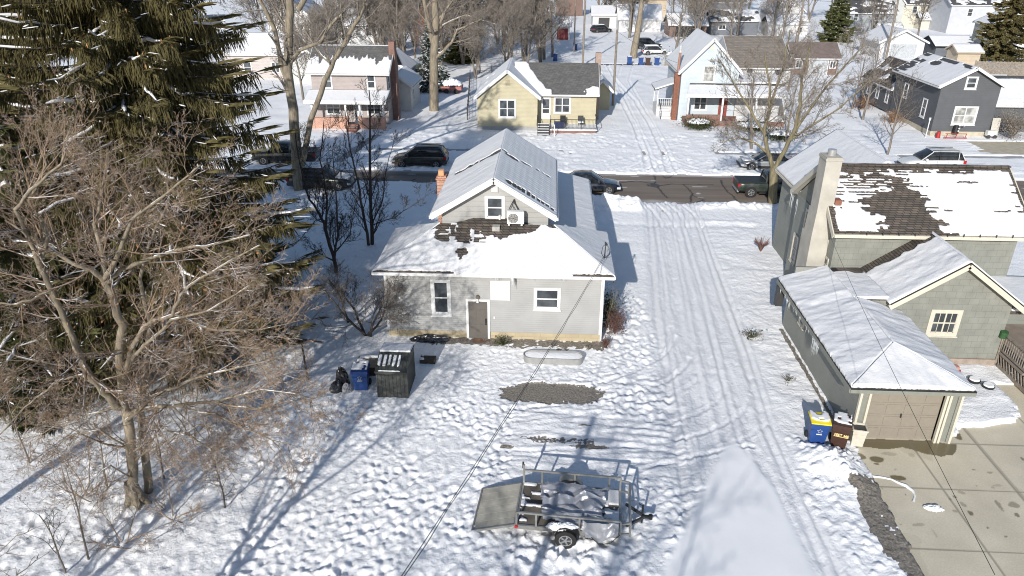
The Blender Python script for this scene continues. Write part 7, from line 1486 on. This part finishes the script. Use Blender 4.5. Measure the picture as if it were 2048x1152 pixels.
def spruce(label, x, y, hgt, rad, seed, mat, z0=1.0, dens=1.0, pend=.55, snowy=.5, step=.42, tw=.035, cones=0, name='spruce_tree', group=None, zmax=None, cat='tree'):
    rs = np.random.RandomState(seed); t = thing(name, label, cat, (x, y, 0), group); zmax = zmax or hgt
    tubes([(np.array([(x, y, -.2), (x, y, hgt * .5), (x, y, hgt)]), np.array([hgt * .018, hgt * .012, .02]))], 'trunk', B1, t, 9)
    P = []; D = []; Ls = []; Ws = []; limbs = []; snow = []; cn = []
    z = z0
    while z < min(hgt * .985, zmax):
        f = (z - z0) / (hgt - z0); R0 = rad * (1 - f) ** (.8 if rad < 6 else .42) * (.55 + .45 * min(1, (f + .05) / .15)); nb = max(4, int(7 * (1 - f) + 3.5))
        for b_ in range(nb):
            a = rs.uniform(0, 6.283); L = R0 * rs.uniform(.72, 1.12) + .25; zz_ = z + rs.uniform(-.4, .4); n = 9; tt = np.linspace(0, 1, n + 1); dz = L * (-.22 - .32 * (1 - f) + rs.uniform(-.22, .14)) * tt + L * .30 * tt ** 2.6 + (.12 * L) * np.sin(tt * 2.4) * f
            aa = a + .25 * rs.uniform(-1, 1) * tt ** 2; pts = np.stack([x + np.cos(aa) * L * tt, y + np.sin(aa) * L * tt, zz_ + dz], 1)
            limbs.append((pts, np.linspace(.012 + .012 * L, .008, n + 1)))
            if snowy and rs.rand() < snowy and L > .8:
                i0 = rs.randint(1, 6); i1 = min(n, i0 + rs.randint(2, 6)); seg = pts[i0:i1 + 1] + np.array([0, 0, .05]); k = len(seg)
                if k >= 3: seg = seg + rs.normal(0, .05, seg.shape); snow.append((seg, rs.uniform(.02, .05) * (1 + .9 * rs.rand(k)) * np.concatenate([[.3], np.ones(k - 2), [.3]]) * (1 + L * .06)))
                for _ in range(int(1 + L * 1.4)):
                    i = rs.randint(2, n + 1); la = rs.uniform(-1, 1) * .16 * L; q = pts[i] + np.array([-math.sin(aa[i]) * la, math.cos(aa[i]) * la, .03 - abs(la) * .22]); dv = np.array([math.cos(aa[i]) + rs.normal(0, .6), math.sin(aa[i]) + rs.normal(0, .6), -.25]) * rs.uniform(.05, .16); rr_ = rs.uniform(.014, .032); snow.append((np.array([q - dv, q, q + dv]), np.array([.3, 1, .3]) * rr_))
            ns = int(L * 26 * dens) + 3; s = rs.uniform(.12, 1, ns) ** .8; i = np.minimum((s * n).astype(int), n - 1); fr = (s * n - i)[:, None]; q = pts[i] * (1 - fr) + pts[i + 1] * fr
            lat = rs.uniform(-1, 1, ns) * (.16 * L * (1.15 - s) + .10); q = q + np.stack([-np.sin(aa[i]) * lat, np.cos(aa[i]) * lat, -np.abs(lat) * .25 - .0 * lat], 1)
            out_ = np.stack([np.cos(aa[i]), np.sin(aa[i]), np.zeros(ns)], 1); d_ = out_ * (1 - pend) + np.array([0, 0, -1]) * pend + rs.normal(0, .18, (ns, 3)); tip = s > .9; d_[tip] = out_[tip] + np.array([0, 0, .25]); d_ /= np.linalg.norm(d_, axis=1)[:, None]
            P.append(q); D.append(d_); Ls.append(rs.uniform(.2, 1.0, ns) * (.6 + .4 * min(1, L / 2)) * (.3 + .7 * pend)); Ws.append(tw * rs.uniform(.7, 1.5, ns))
            # side sprays along the bough so it reads as a flat frond
            ns = int(L * 12 * dens) + 2; s = rs.uniform(.15, 1, ns); i = np.minimum((s * n).astype(int), n - 1); q = pts[i]; sg = rs.choice([-1, 1], ns); d_ = np.stack([np.cos(aa[i]) * .5 - np.sin(aa[i]) * sg * .8, np.sin(aa[i]) * .5 + np.cos(aa[i]) * sg * .8, -.25 + rs.normal(0, .12, ns)], 1); d_ /= np.linalg.norm(d_, axis=1)[:, None]
            P.append(q); D.append(d_); Ls.append((.13 * L * (1.2 - s) + .2) * rs.uniform(.7, 1.3, ns)); Ws.append(tw * 1.1 * rs.uniform(.7, 1.4, ns))
            if cones and rs.rand() < .12:
                for _ in range(cones): i = rs.randint(5, n + 1); q = pts[i] + rs.normal(0, .18, 3); cn.append((np.array([q, q + [0, 0, -.07], q + [0, 0, -.15]]), np.array([.014, .026, .008])))
        z += step * (1 - .35 * f)
    tubes(limbs, 'branches', B3, t, 4)
    P = np.concatenate(P); D = np.concatenate(D); Ls = np.concatenate(Ls); Ws = np.concatenate(Ws); bend = np.stack([np.zeros(len(P)), np.zeros(len(P)), -Ls * .18 * pend], 1)
    V, Fc = strips(rs, P, D, Ls, Ws, bend); npmesh('foliage', V, Fc, [mat], t, False)
    if snow:
        pol = []
        for p, r_ in snow: pol.append((p, r_)) if abs(p[-1][2] - p[0][2]) < .55 * (math.hypot(p[-1][0] - p[0][0], p[-1][1] - p[0][1]) + .02) else None
        tubes(pol, 'snow_load', SNOW, t, 5, kind='stuff')
    if cones and cn: tubes(cn, 'cones', plain('cone_tan', (.42, .22, .09), .7), t, 5)
    return t
OL = needlemat('olive_needles', (.125, .108, .046)); OL2 = needlemat('dark_needles', (.085, .088, .033)); BS = needlemat('blue_needles', (.07, .085, .07), .45); AV = needlemat('arborvitae_leaf', (.075, .085, .03), .35)
spruce('enormous drooping spruce with snow on its boughs filling the upper left', -17.3, 29.5, 22, 6.9, 1, OL, 1.2, 2.0, .80, .8, .36, .017, cones=3, group='large left-hand spruces')
spruce('second large spruce at the left edge behind the first', -27, 34.5, 21, 6.6, 2, OL, 1.2, 1.5, .78, .8, .42, .020, cones=2, group='large left-hand spruces')
spruce('shorter dark spruce between the foreground tree and the left edge', -21.0, 25.0, 13.5, 4.2, 3, OL2, .8, 1.8, .74, .9, .44, .018, group='large left-hand spruces')
spruce('small frosted blue spruce touching the tall thick trunk', -15.3, 95, 8.2, 2.3, 4, BS, .3, 1.6, .25, .6, .3, .06, name='blue_spruce')
spruce('tall olive spruce at the upper right beside the ivory house', 72.3, 126, 16.5, 4.6, 5, OL, 1.0, 1.5, .35, .35, .5, .09)
spruce('rounded green arborvitae with snow beside the slate grey house', 55.2, 152, 10, 3.4, 6, AV, .2, 2.6, .45, .5, .4, .10, name='arborvitae')
spruce('dark spruce at the top edge behind the slate grey house', 72, 190, 13, 3.5, 7, OL2, .5, 1.4, .4, .3, .5, .1)
spruce('dark evergreen behind the woods left of the tall trunk', -14.5, 120, 11, 2.8, 8, OL2, .5, 1.6, .4, .5, .45, .08)
leaves(thing('leafy_oak', 'small oak still holding rusty leaves near the dark evergreen', 'tree', (-19, 118, 0)), 1600, (-19, 118, 5.2), (1.3, 1.2, 1.5), .16, plain('rust_leaf', (.34, .13, .06), .8, .3), 9, 'crown')
# shrubs
def shrub(label, x, y, r, hgt, mat, seed, n=900, size=.05, name='shrub', snowcap=False, dens_twigs=20, tw=None):
    t = thing(name, label, 'shrub', (x, y, 0)); rs = np.random.RandomState(seed); rng = random.Random(seed)
    tubes([(np.array([(x, y, 0), (x + math.cos(a) * r * .5, y + math.sin(a) * r * .5, hgt * .6), (x + math.cos(a) * r, y + math.sin(a) * r, hgt * rng.uniform(.7, 1.1))]), np.array([.015, .01, .005])) for a in [rng.uniform(0, 6.28) for _ in range(dens_twigs)]], 'stems', tw or T4, t, 3)
    if n: leaves(t, n, (x, y, hgt * .5), (r * .45, r * .45, hgt * .26), size, mat, seed, 'foliage')
    if snowcap: B = blob('x', (x, y, hgt * .55), (r * .7, r * .6), hgt * .35, SNOW, seed, None, None); npmesh('snow_load', B[0], B[1], [SNOW], t)
    return t
REDT = barkmat('red_twig', (.17, .09, .07), False); EVG = needlemat('yew_leaf', (.05, .06, .02)); RSL = plain('russet_leaf', (.10, .05, .038), .8, .3)
shrub('small round red-twigged shrub in the side yard snow', 13.1, 42.0, .45, .85, RSL, 1, 0, dens_twigs=110, tw=REDT)
shrub('dark flattened shrub in the snow left of the garage wall', 9.9, 31.0, .5, .35, EVG, 2, 260, .05, dens_twigs=30)
shrub('tiny scrap of shrub poking out of snow beside the garage', 10.5, 27.2, .3, .25, EVG, 3, 120, .04, dens_twigs=16)
shrub('dark evergreen shrub hugging the cottage right corner', 3.05, 31.8, .55, 1.9, EVG, 4, 1500, .06)
shrub('russet-leaved shrub at the cottage right corner', 3.35, 31.0, .5, 1.3, RSL, 5, 1200, .05, tw=REDT)
shrub('little russet shrub by the cottage front-right foundation corner', 2.85, 29.7, .25, .55, RSL, 6, 320, .04, tw=REDT)
shrub('low green plant right of the cottage doorstep', -2.0, 29.75, .4, .4, EVG, 7, 420, .045)
shrub('dry plant stalks by the cottage downspout', 2.0, 29.4, .12, .3, EVG, 8, 60, .03); shrub('dry plant stalk under the small kitchen window', .35, 29.5, .1, .35, EVG, 9, 50, .03)
shrub('spreading yew with snow before the pale blue house corner', 15.2, 75.2, 1.7, 1.1, EVG, 10, 2600, .09, snowcap=True)
shrub('snowy low hedge along the blue house porch', 20.5, 74.6, 2.2, .9, EVG, 11, 1800, .09, snowcap=True)
shrub('snow-laden dark bush between the blue house and the street tree', 22.2, 70.8, 1.6, 1.0, EVG, 12, 1500, .09, snowcap=True)
shrub('brown leafless bush right of the charcoal house', 44.8, 72.4, 1.5, 2.6, T4, 13, 2500, .07, dens_twigs=160)
shrub('brown foundation shrubs along the charcoal house side', 36.3, 79, 1.0, 1.2, LEAF, 14, 900, .08, dens_twigs=60)
shrub('brown brush patch behind the charcoal house side wall', 35.6, 86, 1.3, 1.4, LEAF, 15, 900, .09, dens_twigs=60)
shrub('leafless bush against the grey-green gable wall', 15.85, 28.4, .45, 1.3, LEAF, 16, 60, .04, dens_twigs=30)
shrub('dark snow-dusted bush beside the black car at the alley', 19.3, 124, 1.2, 1.5, EVG, 17, 500, .12, snowcap=True)
for i, (x, y, hh) in enumerate(((-9, -4, 9), (-16, 4.5, 13), (-11.5, 6.5, 9), (-21, 9, 12), (-3, -3, 12))):
    bare_tree(['bare tree just behind the viewpoint beyond the lower left edge', 'tall bare tree off the lower left corner', 'bare tree off the bottom edge left of centre', 'bare tree outside the left edge near the bottom', 'bare tree behind the viewpoint near the utility pole'][i], x, y, hh, .2, 301 + i, B1, T4, dict(max=4, kids=[9, 7, 5, 3, 0], rmin=.012), split=1)
